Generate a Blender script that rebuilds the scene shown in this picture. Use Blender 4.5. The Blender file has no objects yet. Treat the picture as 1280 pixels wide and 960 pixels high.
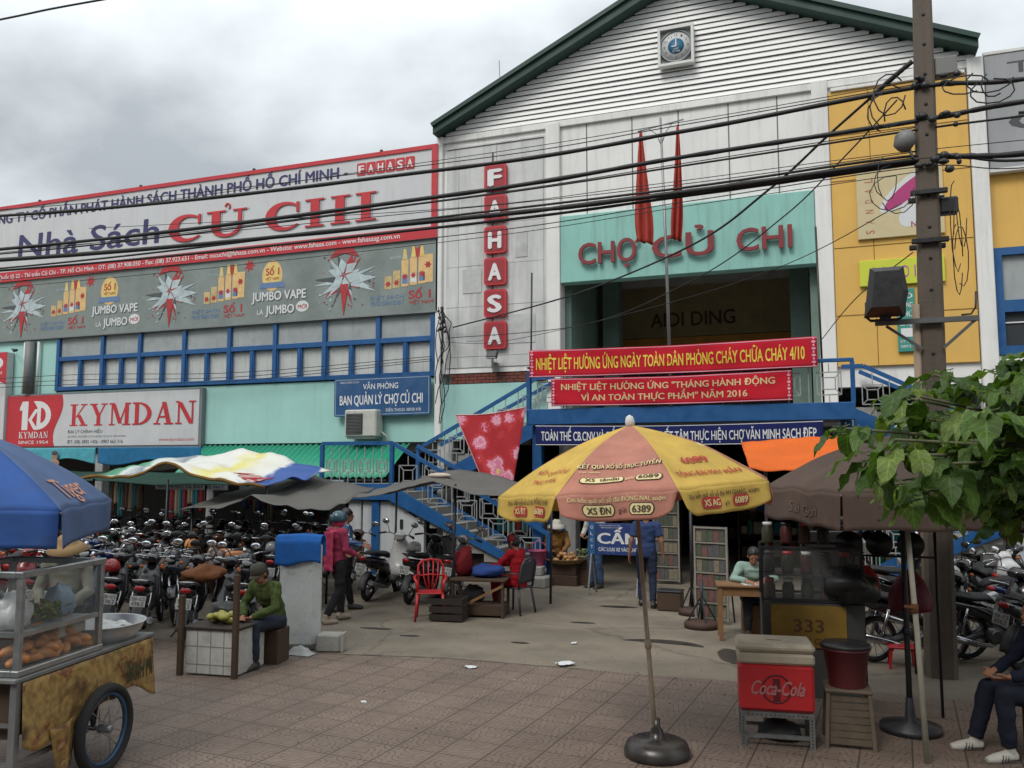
import bpy, bmesh, math, random
from mathutils import Vector, Matrix, Euler, noise
R = math.radians
PI = math.pi
SC = bpy.context.scene
COL = SC.collection

# ------------------------------------------------------------------ camera, sky, sun, exposure
cam_d = bpy.data.cameras.new('camera'); cam = bpy.data.objects.new('camera', cam_d); COL.objects.link(cam)
cam.location = (0, 0, 2.4); cam.rotation_euler = (R(90 + 5.39), 0, R(20.5))
cam_d.sensor_width = 36; cam_d.lens = 36 * 1060 / 1280; cam_d.clip_start = 0.05; cam_d.clip_end = 3000
SC.camera = cam
SC.render.resolution_x = 1024; SC.render.resolution_y = 768
SC.view_settings.view_transform = 'Standard'; SC.view_settings.look = 'None'
SC.view_settings.exposure = 0.32; SC.view_settings.gamma = 1; SC.view_settings.use_curve_mapping = False
SC.render.engine = 'CYCLES'
SC.cycles.use_denoising = True
SC.cycles.max_bounces = 6; SC.cycles.diffuse_bounces = 3; SC.cycles.glossy_bounces = 3; SC.cycles.transparent_max_bounces = 12
SC.cycles.sample_clamp_indirect = 4

SUN_EL, SUN_AZ = 50, 196          # degrees; azimuth clockwise from +Y
W = bpy.data.worlds.new('World'); SC.world = W; W.use_nodes = True
wt = W.node_tree; wt.nodes.clear()
def wn(t, **k):
    n = wt.nodes.new(t)
    for a, b in k.items(): setattr(n, a, b)
    return n
def wl(a, b): wt.links.new(a, b)
def wmath(op, a, b=None):
    n = wn('ShaderNodeMath', operation=op)
    for i, x in enumerate((a, b)):
        if x is None: continue
        if isinstance(x, (int, float)): n.inputs[i].default_value = x
        else: wl(x, n.inputs[i])
    return n.outputs[0]
sky = wn('ShaderNodeTexSky', sky_type='NISHITA', sun_disc=False)
sky.sun_elevation = R(SUN_EL); sky.sun_rotation = R(SUN_AZ); sky.air_density = 1; sky.dust_density = 3
tc = wn('ShaderNodeTexCoord'); sep = wn('ShaderNodeSeparateXYZ'); wl(tc.outputs['Generated'], sep.inputs[0])
zz = wmath('MAXIMUM', sep.outputs[2], 0.0)
den = wmath('ADD', zz, 0.4)
cmb = wn('ShaderNodeCombineXYZ'); wl(wmath('DIVIDE', sep.outputs[0], den), cmb.inputs[0]); wl(wmath('DIVIDE', sep.outputs[1], den), cmb.inputs[1])
mp = wn('ShaderNodeMapping'); mp.inputs['Location'].default_value = (3.3, 9.1, 0); wl(cmb.outputs[0], mp.inputs[0])
nz = wn('ShaderNodeTexNoise'); nz.inputs['Scale'].default_value = 1.9; nz.inputs['Detail'].default_value = 6; nz.inputs['Roughness'].default_value = 0.5; nz.inputs['Distortion'].default_value = 0.15
wl(mp.outputs[0], nz.inputs['Vector'])
rp = wn('ShaderNodeValToRGB'); cr = rp.color_ramp
cr.elements[0].position = 0.36; cr.elements[0].color = (0.32, 0.345, 0.365, 1)
cr.elements[1].position = 0.62; cr.elements[1].color = (0.66, 0.695, 0.71, 1)
e = cr.elements.new(0.49); e.color = (0.50, 0.535, 0.555, 1)
wl(nz.outputs[0], rp.inputs[0])
# an overcast sky is about three times brighter overhead than near the horizon
gain = wmath('ADD', 0.95, wmath('MULTIPLY', wmath('POWER', zz, 1.5), 1.7))
cl = wn('ShaderNodeVectorMath', operation='SCALE'); wl(rp.outputs[0], cl.inputs[0]); wl(gain, cl.inputs['Scale'])
sk = wn('ShaderNodeVectorMath', operation='SCALE'); wl(sky.outputs[0], sk.inputs[0]); sk.inputs['Scale'].default_value = 1.0
bgc = wn('ShaderNodeBackground'); bgc.inputs['Strength'].default_value = 1.0; wl(cl.outputs[0], bgc.inputs[0])
bgs = wn('ShaderNodeBackground'); bgs.inputs['Strength'].default_value = 0.10; wl(sk.outputs[0], bgs.inputs[0])
mx = wn('ShaderNodeMixShader'); mx.inputs[0].default_value = 0.10
wl(bgc.outputs[0], mx.inputs[1]); wl(bgs.outputs[0], mx.inputs[2])
wo = wn('ShaderNodeOutputWorld'); wl(mx.outputs[0], wo.inputs[0])

sd = bpy.data.lights.new('sun', 'SUN'); sd.energy = 1.5; sd.angle = R(22); sd.color = (1.0, 0.96, 0.9)
so = bpy.data.objects.new('sun', sd); COL.objects.link(so)
_a, _e = R(SUN_AZ), R(SUN_EL)
_dir = Vector((math.sin(_a) * math.cos(_e), math.cos(_a) * math.cos(_e), math.sin(_e)))
so.rotation_euler = _dir.to_track_quat('Z', 'Y').to_euler(); so.location = (0, -10, 30)

# ------------------------------------------------------------------ mesh builder
rng = random.Random(7)
def V(*a): return Vector(a)
FAC = Matrix(((1, 0, 0, 0), (0, 0, -1, 0), (0, 1, 0, 0), (0, 0, 0, 1)))     # local x,y,normal -> facade facing -Y
def fac(x, y, z): return Matrix.Translation((x, y, z)) @ FAC
def frame(o, xd, yd):
    x = Vector(xd).normalized(); y = Vector(yd); z = x.cross(y).normalized(); y = z.cross(x)
    m = Matrix((x, y, z)).transposed().to_4x4(); m.translation = o; return m
TXT = {}
HORN = {'Ơ': 'O', 'Ờ': 'Ò', 'Ớ': 'Ó', 'Ở': 'Ỏ', 'Ỡ': 'Õ', 'Ợ': 'Ọ', 'ơ': 'o', 'ờ': 'ò', 'ớ': 'ó', 'ở': 'ỏ', 'ỡ': 'õ', 'ợ': 'ọ'}
def glyphs(s):
    c = bpy.data.curves.new('t', 'FONT'); c.body = s; c.size = 1; c.resolution_u = 3
    o = bpy.data.objects.new('t', c); COL.objects.link(o)
    m = bpy.data.meshes.new_from_object(o.evaluated_get(bpy.context.evaluated_depsgraph_get()))
    vs = [(v.co.x, v.co.y) for v in m.vertices]; fs = [tuple(p.vertices) for p in m.polygons]
    bpy.data.objects.remove(o); bpy.data.curves.remove(c); bpy.data.meshes.remove(m)
    return vs, fs
def text2d(s):
    """outline of a line of text, width normalised to 1 (y in em); the horn of o-horn letters is drawn as its own stroke"""
    if s in TXT: return TXT[s]
    t = ''.join(HORN.get(c, c) for c in s); vs, fs = glyphs(t)
    for i, c in enumerate(s):
        if c in HORN:
            x = max(v[0] for v in glyphs(t[:i] + ('O' if c.isupper() else 'o'))[0]); y = .66 if c.isupper() else .44
            n = len(vs); vs += [(x - .09, y - .06), (x - .03, y - .1), (x + .055, y - .01), (x + .05, y + .07), (x - .0, y + .07), (x - .02, y)]; fs.append(tuple(range(n, n + 6)))
    x0 = min(v[0] for v in vs); x1 = max(v[0] for v in vs)
    TXT[s] = ([((x - x0) / (x1 - x0), y) for x, y in vs], fs, x1 - x0); return TXT[s]

class MB:
    def __init__(s): s.v = []; s.f = []; s.mi = []; s.sm = []; s.cur = 0; s.smooth = False
    def add(s, vs, fs, M=None, smooth=None):
        n = len(s.v); sm = s.smooth if smooth is None else smooth
        s.v += [(M @ Vector(v)) if M is not None else Vector(v) for v in vs]
        for f in fs: s.f.append(tuple(i + n for i in f)); s.mi.append(s.cur); s.sm.append(sm)
        return s
    def m(s, i): s.cur = i; return s
    def box(s, x0, x1, y0, y1, z0, z1, b=0.0, M=None):
        if x1 < x0: x0, x1 = x1, x0
        if y1 < y0: y0, y1 = y1, y0
        if z1 < z0: z0, z1 = z1, z0
        b = min(b, (x1 - x0) * .45, (y1 - y0) * .45, (z1 - z0) * .45)
        if b <= 0:
            vs = [(x, y, z) for x in (x0, x1) for y in (y0, y1) for z in (z0, z1)]
            return s.add(vs, [(0, 1, 3, 2), (4, 6, 7, 5), (0, 4, 5, 1), (2, 3, 7, 6), (0, 2, 6, 4), (1, 5, 7, 3)], M)
        X, Y, Z = (x0, x1), (y0, y1), (z0, z1); vs = []; idx = {}
        for i in (0, 1):
            for j in (0, 1):
                for k in (0, 1):
                    sx, sy, sz = (1 - 2 * i) * b, (1 - 2 * j) * b, (1 - 2 * k) * b
                    for a, (dx, dy, dz) in enumerate(((0, sy, sz), (sx, 0, sz), (sx, sy, 0))):
                        idx[i, j, k, a] = len(vs); vs.append((X[i] + dx, Y[j] + dy, Z[k] + dz))
        fs = []
        def q(*t, flip): fs.append(tuple(t[::-1]) if flip else tuple(t))
        for i in (0, 1): q(*[idx[i, j, k, 0] for j, k in ((0, 0), (0, 1), (1, 1), (1, 0))], flip=(i == 1))
        for j in (0, 1): q(*[idx[i, j, k, 1] for i, k in ((0, 0), (1, 0), (1, 1), (0, 1))], flip=(j == 1))
        for k in (0, 1): q(*[idx[i, j, k, 2] for i, j in ((0, 0), (0, 1), (1, 1), (1, 0))], flip=(k == 1))
        for i in (0, 1):
            for j in (0, 1): q(idx[i, j, 0, 0], idx[i, j, 1, 0], idx[i, j, 1, 1], idx[i, j, 0, 1], flip=(i != j))
        for i in (0, 1):
            for k in (0, 1): q(idx[i, 0, k, 0], idx[i, 0, k, 2], idx[i, 1, k, 2], idx[i, 1, k, 0], flip=(i != k))
        for j in (0, 1):
            for k in (0, 1): q(idx[0, j, k, 1], idx[1, j, k, 1], idx[1, j, k, 2], idx[0, j, k, 2], flip=(j != k))
        for i in (0, 1):
            for j in (0, 1):
                for k in (0, 1): q(idx[i, j, k, 0], idx[i, j, k, 1], idx[i, j, k, 2], flip=((i + j + k) % 2 == 1))
        return s.add(vs, fs, M)
    def cbox(s, c, size, b=0.0, rz=0, M=None):
        T = Matrix.Translation(c) @ Matrix.Rotation(rz, 4, 'Z')
        if M is not None: T = M @ T
        a, d, h = size
        return s.box(-a / 2, a / 2, -d / 2, d / 2, -h / 2, h / 2, b, T)
    def bar(s, p0, p1, w, h, up=(0, 0, 1), b=0.0):
        p0, p1 = Vector(p0), Vector(p1); d = p1 - p0; L = d.length; d.normalize()
        u = Vector(up)
        if abs(d.dot(u)) > .98: u = Vector((1, 0, 0))
        x = d.cross(u).normalized(); z = x.cross(d)
        M = Matrix((x, d, z)).transposed().to_4x4(); M.translation = p0
        return s.box(-w / 2, w / 2, 0, L, -h / 2, h / 2, b, M)
    def tube(s, pts, r, n=8, cap=True, smooth=True, up=None):
        """r: number or list; entries may be (a,b) ellipses (a sideways, b vertical)"""
        pts = [Vector(p) for p in pts]; k = len(pts); rs = r if isinstance(r, (list,)) else [r] * k
        vs = []; px = None
        for i, p in enumerate(pts):
            d = (pts[min(i + 1, k - 1)] - pts[max(i - 1, 0)])
            if d.length < 1e-9: d = Vector((0, 0, 1))
            d.normalize()
            if px is None:
                u = Vector(up) if up else (Vector((0, 0, 1)) if abs(d.z) < .9 else Vector((0, 1, 0)))
                x = d.cross(u).normalized()
            else:
                x = px - d * px.dot(d)
                x = x.normalized() if x.length > 1e-6 else d.orthogonal().normalized()
            px = x; y = x.cross(d)
            a, bb = rs[i] if isinstance(rs[i], tuple) else (rs[i], rs[i])
            for j in range(n):
                t = 2 * PI * j / n
                vs.append(p + x * (a * math.cos(t)) + y * (bb * math.sin(t)))
        fs = [(i * n + j, i * n + (j + 1) % n, (i + 1) * n + (j + 1) % n, (i + 1) * n + j) for i in range(k - 1) for j in range(n)]
        s.add(vs, fs, None, smooth)
        if cap: 
            b0 = len(s.v) - len(vs)
            s.f.append(tuple(b0 + j for j in range(n))[::-1]); s.mi.append(s.cur); s.sm.append(False)
            s.f.append(tuple(b0 + (k - 1) * n + j for j in range(n))); s.mi.append(s.cur); s.sm.append(False)
        return s
    def lathe(s, prof, n=16, M=None, smooth=True, a0=0, a1=2 * PI, cap=True):
        k = len(prof); full = abs(a1 - a0 - 2 * PI) < 1e-6; m = n if full else n + 1
        vs = [(r * math.cos(a0 + (a1 - a0) * j / n), r * math.sin(a0 + (a1 - a0) * j / n), z) for r, z in prof for j in range(m)]
        fs = []
        for i in range(k - 1):
            for j in range(n):
                a, b, c, d = i * m + j, i * m + (j + 1) % m, (i + 1) * m + (j + 1) % m, (i + 1) * m + j
                fs.append((a, b, c, d))
        if full and cap:
            if prof[0][0] > 1e-6: fs.append(tuple(range(m))[::-1])
            if prof[-1][0] > 1e-6: fs.append(tuple((k - 1) * m + j for j in range(m)))
        return s.add(vs, fs, M, smooth)
    def ell(s, c, r, nu=12, nv=8, M=None):
        if isinstance(r, (int, float)): r = (r, r, r)
        prof = [(math.sin(PI * i / nv), -math.cos(PI * i / nv)) for i in range(nv + 1)]
        T = Matrix.Translation(c) @ Matrix.Diagonal((r[0], r[1], r[2], 1))
        prof[0] = (1e-4, -1); prof[-1] = (1e-4, 1)
        return s.lathe(prof, nu, (M @ T) if M is not None else T)
    def torus(s, R_, r, n=24, k=8, M=None, sx=1.0):
        vs = [((R_ + r * math.cos(b)) * math.cos(a), (R_ + r * math.cos(b)) * math.sin(a), r * sx * math.sin(b))
              for a in (2 * PI * i / n for i in range(n)) for b in (2 * PI * j / k for j in range(k))]
        fs = [(i * k + j, ((i + 1) % n) * k + j, ((i + 1) % n) * k + (j + 1) % k, i * k + (j + 1) % k) for i in range(n) for j in range(k)]
        return s.add(vs, fs, M, True)
    def poly(s, pts, M=None): return s.add(pts, [tuple(range(len(pts)))], M)
    def prism(s, pts, d, M=None):
        """2-D outline (ccw) extruded from z=0 to z=d"""
        n = len(pts); vs = [(x, y, 0) for x, y in pts] + [(x, y, d) for x, y in pts]
        fs = [tuple(range(n))[::-1], tuple(range(n, 2 * n))] + [(i, (i + 1) % n, n + (i + 1) % n, n + i) for i in range(n)]
        return s.add(vs, fs, M)
    def grid(s, fn, nu, nv, th=0.0, smooth=True):
        vs = [Vector(fn(i / nu, j / nv)) for i in range(nu + 1) for j in range(nv + 1)]
        fs = [(i * (nv + 1) + j, (i + 1) * (nv + 1) + j, (i + 1) * (nv + 1) + j + 1, i * (nv + 1) + j + 1) for i in range(nu) for j in range(nv)]
        if th:
            nn = [Vector((0, 0, 0)) for _ in vs]
            for f in fs:
                q = (vs[f[2]] - vs[f[0]]).cross(vs[f[3]] - vs[f[1]])
                for i in f: nn[i] += q
            N = len(vs); vs2 = [v - (m.normalized() * th if m.length > 0 else Vector((0, 0, th))) for v, m in zip(vs, nn)]
            fs2 = [tuple(i + N for i in f[::-1]) for f in fs]
            w = nv + 1; ed = []
            for i in range(nu): ed.append((i * w, (i + 1) * w)); ed.append(((i + 1) * w + nv, i * w + nv))
            for j in range(nv): ed.append((j + 1, j)); ed.append((nu * w + j, nu * w + j + 1))
            fs = fs + fs2 + [(b, a, a + N, b + N) for a, b in ed]; vs = vs + vs2
        return s.add(vs, fs, None, smooth)
    def text(s, t, M, w, h, bold=0.0, d=0.0, ital=0.0):
        """text fitted to width w; cap height h; left-bottom at local origin; raised by d when d>0"""
        vs, fs, W_ = text2d(t); k = h / 0.73; bx_ = bold * w / W_; by_ = bold * k
        for c_, (ox, oy) in enumerate([(0, 0)] if bold <= 0 else [(0, 0), (-bx_, 0), (bx_, 0), (0, by_ * .6), (0, -by_ * .6)]):
            P = [(x * w + y * k * ital + ox, y * k + oy) for x, y in vs]; q = .0003 * c_
            if d <= 0: s.add([(x, y, q) for x, y in P], fs, M, False); continue
            n = len(P); ed = {}
            for f in fs:
                for i in range(len(f)):
                    a, b = f[i], f[(i + 1) % len(f)]
                    if (b, a) in ed: del ed[b, a]
                    else: ed[a, b] = 1
            s.add([(x, y, d + q) for x, y in P] + [(x, y, 0) for x, y in P], list(fs) + [(b, a, a + n, b + n) for a, b in ed], M, False)
        return s
    def mesh(s, name):
        me = bpy.data.meshes.new(name); me.from_pydata([tuple(v) for v in s.v], [], s.f)
        me.polygons.foreach_set('material_index', s.mi); me.polygons.foreach_set('use_smooth', s.sm)
        me.update(); return me
    def build(s, name, mats, parent=None, world=False, **kw):
        me = s.mesh(name)
        for x in (mats if isinstance(mats, (list, tuple)) else [mats]): me.materials.append(x)
        return link(name, me, parent, world, **kw)

def clean(me):
    bm = bmesh.new(); bm.from_mesh(me); bmesh.ops.recalc_face_normals(bm, faces=bm.faces); bm.to_mesh(me); bm.free()
def link(name, me, parent=None, world=False, label=None, cat=None, group=None, kind=None):
    o = bpy.data.objects.new(name, me); COL.objects.link(o)
    if parent is not None:
        if world: me.transform(mw(parent).inverted())
        o.parent = parent
    if label: o['label'] = label
    if cat: o['category'] = cat
    if group: o['group'] = group
    if kind: o['kind'] = kind
    return o
def mw(o):
    m = o.matrix_basis.copy()
    while o.parent is not None: o = o.parent; m = o.matrix_basis @ m
    return m
def thing(name, label, cat, loc=(0, 0, 0), rz=0, group=None, rot=None):
    o = bpy.data.objects.new(name, None); o.empty_display_size = .2; COL.objects.link(o)
    o.location = loc; o.rotation_euler = rot if rot else (0, 0, rz)
    o['label'] = label; o['category'] = cat
    if group: o['group'] = group
    return o
def dup(root, loc, rz, label=None, group=None):
    r = root.copy(); COL.objects.link(r); r.location = loc; r.rotation_euler = (0, 0, rz)
    if label: r['label'] = label
    if group: r['group'] = group
    for ch in list(root.children):
        c = ch.copy(); COL.objects.link(c); c.parent = r
        for g in ch.children:
            d = g.copy(); COL.objects.link(d); d.parent = c
    return r
def struct(name, mb, m, **k): return mb.build(name, m, kind='structure', **k)

# ------------------------------------------------------------------ materials
def S(r, g, b):
    f = lambda c: ((c / 255 + .055) / 1.055) ** 2.4 if c > 10 else c / 255 / 12.92
    return (f(r), f(g), f(b))
MATS = {}
def mat(name, rgb, rough=.6, metal=0.0, var=.12, vs=2.5, dirt=0.0, dcol=(.08, .075, .065), streak=False, bump=0.0, bs=40, spec=.5, trans=0.0, coat=0.0, alpha=1.0, ds=1.2, dth=.5, transl=0, crack=0):
    if name in MATS: return MATS[name]
    m = bpy.data.materials.new(name); m.use_nodes = True; t = m.node_tree; N = t.nodes; L = t.links
    b = N['Principled BSDF']; b.inputs['Roughness'].default_value = rough; b.inputs['Metallic'].default_value = metal
    b.inputs['Specular IOR Level'].default_value = spec; b.inputs['Transmission Weight'].default_value = trans
    b.inputs['Coat Weight'].default_value = coat; b.inputs['Alpha'].default_value = alpha
    c = N.new('ShaderNodeTexCoord'); src = c.outputs['Object']
    col = None
    if var > 0 or dirt > 0:
        n = N.new('ShaderNodeTexNoise'); n.inputs['Scale'].default_value = vs; n.inputs['Detail'].default_value = 5; n.inputs['Roughness'].default_value = .6; L.new(src, n.inputs['Vector'])
        mr = N.new('ShaderNodeMapRange'); mr.inputs[1].default_value = .3; mr.inputs[2].default_value = .7; mr.inputs[3].default_value = 1 - var; mr.inputs[4].default_value = 1 + var * .6; L.new(n.outputs[0], mr.inputs[0])
        sc = N.new('ShaderNodeVectorMath'); sc.operation = 'SCALE'; sc.inputs[0].default_value = rgb; L.new(mr.outputs[0], sc.inputs['Scale']); col = sc.outputs[0]
        r2 = N.new('ShaderNodeMapRange'); r2.inputs[1].default_value = .3; r2.inputs[2].default_value = .7; r2.inputs[3].default_value = max(.02, rough - .1); r2.inputs[4].default_value = min(1, rough + .12); L.new(n.outputs[0], r2.inputs[0]); L.new(r2.outputs[0], b.inputs['Roughness'])
        if dirt > 0:
            mp_ = N.new('ShaderNodeMapping'); mp_.inputs['Scale'].default_value = (ds * 3, ds * 3, ds * .22) if streak else (ds, ds, ds); L.new(src, mp_.inputs[0])
            n2 = N.new('ShaderNodeTexNoise'); n2.inputs['Scale'].default_value = 1.6; n2.inputs['Detail'].default_value = 8; n2.inputs['Roughness'].default_value = .68; L.new(mp_.outputs[0], n2.inputs['Vector'])
            m3 = N.new('ShaderNodeMapRange'); m3.inputs[1].default_value = dth; m3.inputs[2].default_value = dth + .22; m3.inputs[3].default_value = 0; m3.inputs[4].default_value = dirt; L.new(n2.outputs[0], m3.inputs[0])
            mxn = N.new('ShaderNodeMix'); mxn.data_type = 'RGBA'; L.new(m3.outputs[0], mxn.inputs[0]); L.new(col, mxn.inputs[6]); mxn.inputs[7].default_value = (*dcol, 1); col = mxn.outputs[2]
        if crack:
            nd = N.new('ShaderNodeTexNoise'); nd.inputs['Scale'].default_value = 3; L.new(src, nd.inputs['Vector'])
            ad = N.new('ShaderNodeVectorMath'); ad.operation = 'MULTIPLY_ADD'; L.new(nd.outputs['Color'], ad.inputs[0]); ad.inputs[1].default_value = (.35, .35, 0); L.new(src, ad.inputs[2])
            vo = N.new('ShaderNodeTexVoronoi'); vo.feature = 'DISTANCE_TO_EDGE'; vo.inputs['Scale'].default_value = crack; L.new(ad.outputs[0], vo.inputs['Vector'])
            m5 = N.new('ShaderNodeMapRange'); m5.inputs[1].default_value = .002; m5.inputs[2].default_value = .009; m5.inputs[3].default_value = .72; m5.inputs[4].default_value = 1; L.new(vo.outputs['Distance'], m5.inputs[0])
            sv = N.new('ShaderNodeVectorMath'); sv.operation = 'SCALE'; L.new(col, sv.inputs[0]); L.new(m5.outputs[0], sv.inputs['Scale']); col = sv.outputs[0]
        L.new(col, b.inputs['Base Color'])
    else: b.inputs['Base Color'].default_value = (*rgb, 1)
    if bump > 0:
        n4 = N.new('ShaderNodeTexNoise'); n4.inputs['Scale'].default_value = bs; n4.inputs['Detail'].default_value = 4; L.new(src, n4.inputs['Vector'])
        bp = N.new('ShaderNodeBump'); bp.inputs['Strength'].default_value = bump; bp.inputs['Distance'].default_value = .02; L.new(n4.outputs[0], bp.inputs['Height']); L.new(bp.outputs[0], b.inputs['Normal'])
    if transl:
        tl = N.new('ShaderNodeBsdfTranslucent'); ms = N.new('ShaderNodeMixShader'); ms.inputs[0].default_value = transl
        if col is not None: L.new(col, tl.inputs[0])
        else: tl.inputs[0].default_value = (*rgb, 1)
        L.new(b.outputs[0], ms.inputs[1]); L.new(tl.outputs[0], ms.inputs[2]); L.new(ms.outputs[0], N['Material Output'].inputs[0])
    MATS[name] = m; return m
def cloth(name, rgb, **k):
    d = dict(rough=.85, var=.18, vs=6, bump=.35, bs=14, spec=.2); d.update(k); return mat(name, rgb, **d)
def paint(name, rgb, **k):
    d = dict(rough=.35, var=.08, vs=5, spec=.5, dirt=.25, ds=4, dth=.55); d.update(k); return mat(name, rgb, **d)

white_wall = mat('white_wall', (.74, .74, .72), .8, var=.1, vs=.8, dirt=.3, dcol=(.2, .19, .17), streak=True, ds=.9, dth=.5, bump=.1, bs=30)
grey_panel = mat('grey_panel', (.58, .59, .58), .75, var=.16, vs=1.2, dirt=.4, dcol=(.16, .16, .15), streak=True, ds=.7, dth=.47)
teal_wall = mat('teal_wall', S(158, 202, 195), .75, var=.1, vs=.8, dirt=.3, dcol=(.2, .3, .26), streak=True, ds=1.0, dth=.53)
teal_fascia = mat('teal_fascia', S(138, 190, 180), .7, var=.12, vs=1.2, dirt=.4, dcol=(.12, .22, .19), streak=True, ds=1.3, dth=.5)
yellow_wall = mat('yellow_wall', S(214, 172, 90), .75, var=.08, vs=1.2, dirt=.25, dcol=(.3, .2, .07), streak=True, ds=.8, dth=.55)
blue_paint = mat('blue_paint', S(28, 84, 138), .45, var=.15, vs=4, dirt=.3, dcol=(.04, .07, .1), ds=2, dth=.55)
roof_green = mat('roof_green', S(22, 56, 48), .55, var=.15, vs=1.5, dirt=.3, dcol=(.03, .05, .045), ds=1, dth=.5)
dark_steel = mat('dark_steel', (.045, .045, .05), .5, .6, var=.2, vs=8)
grey_steel = mat('grey_steel', (.28, .285, .29), .45, .7, var=.2, vs=8, dirt=.3, ds=5)
aluminium = mat('aluminium', (.42, .44, .44), .38, .85, var=.15, vs=10, dirt=.25, ds=6)
chrome = mat('chrome', (.75, .75, .76), .12, 1.0, var=.05)
concrete = mat('concrete', (.33, .32, .29), .85, var=.2, vs=2, dirt=.5, dcol=(.13, .125, .11), ds=1.5, dth=.48, bump=.3, bs=60)
black_plastic = mat('black_plastic', (.018, .018, .019), .45, var=.1, vs=6)
rubber = mat('rubber', (.022, .022, .022), .85, var=.2, vs=10, bump=.1)
mirror_glass = mat('mirror_glass', (.9, .92, .93), .03, 1.0, var=0)
louver_white = mat('louver_white', (.82, .82, .8), .6, var=.06, vs=2)
white_paint = mat('white_paint', (.62, .62, .60), .5, var=.08, vs=3, dirt=.2, dcol=(.25, .24, .2), ds=2.5, dth=.55)
red_letter = mat('red_letter', S(150, 42, 50), .55, var=.12, vs=3, dirt=.25, dcol=(.1, .03, .03), ds=2)
wood = mat('wood', S(126, 92, 58), .7, var=.25, vs=6, dirt=.4, dcol=(.08, .055, .035), ds=2)
dark_wood = mat('dark_wood', S(70, 52, 38), .75, var=.25, vs=6, dirt=.4, dcol=(.03, .025, .02), ds=2)
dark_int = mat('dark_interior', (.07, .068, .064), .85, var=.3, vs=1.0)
glass_clear = mat('glass_clear', (.25, .27, .27), .04, var=0, spec=.8, alpha=.12)
tarp_grey = mat('tarp_grey', S(92, 90, 86), .8, var=.15, vs=2, dirt=.3, dcol=(.06, .06, .055), ds=1.2, bump=.2, bs=9)
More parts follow.
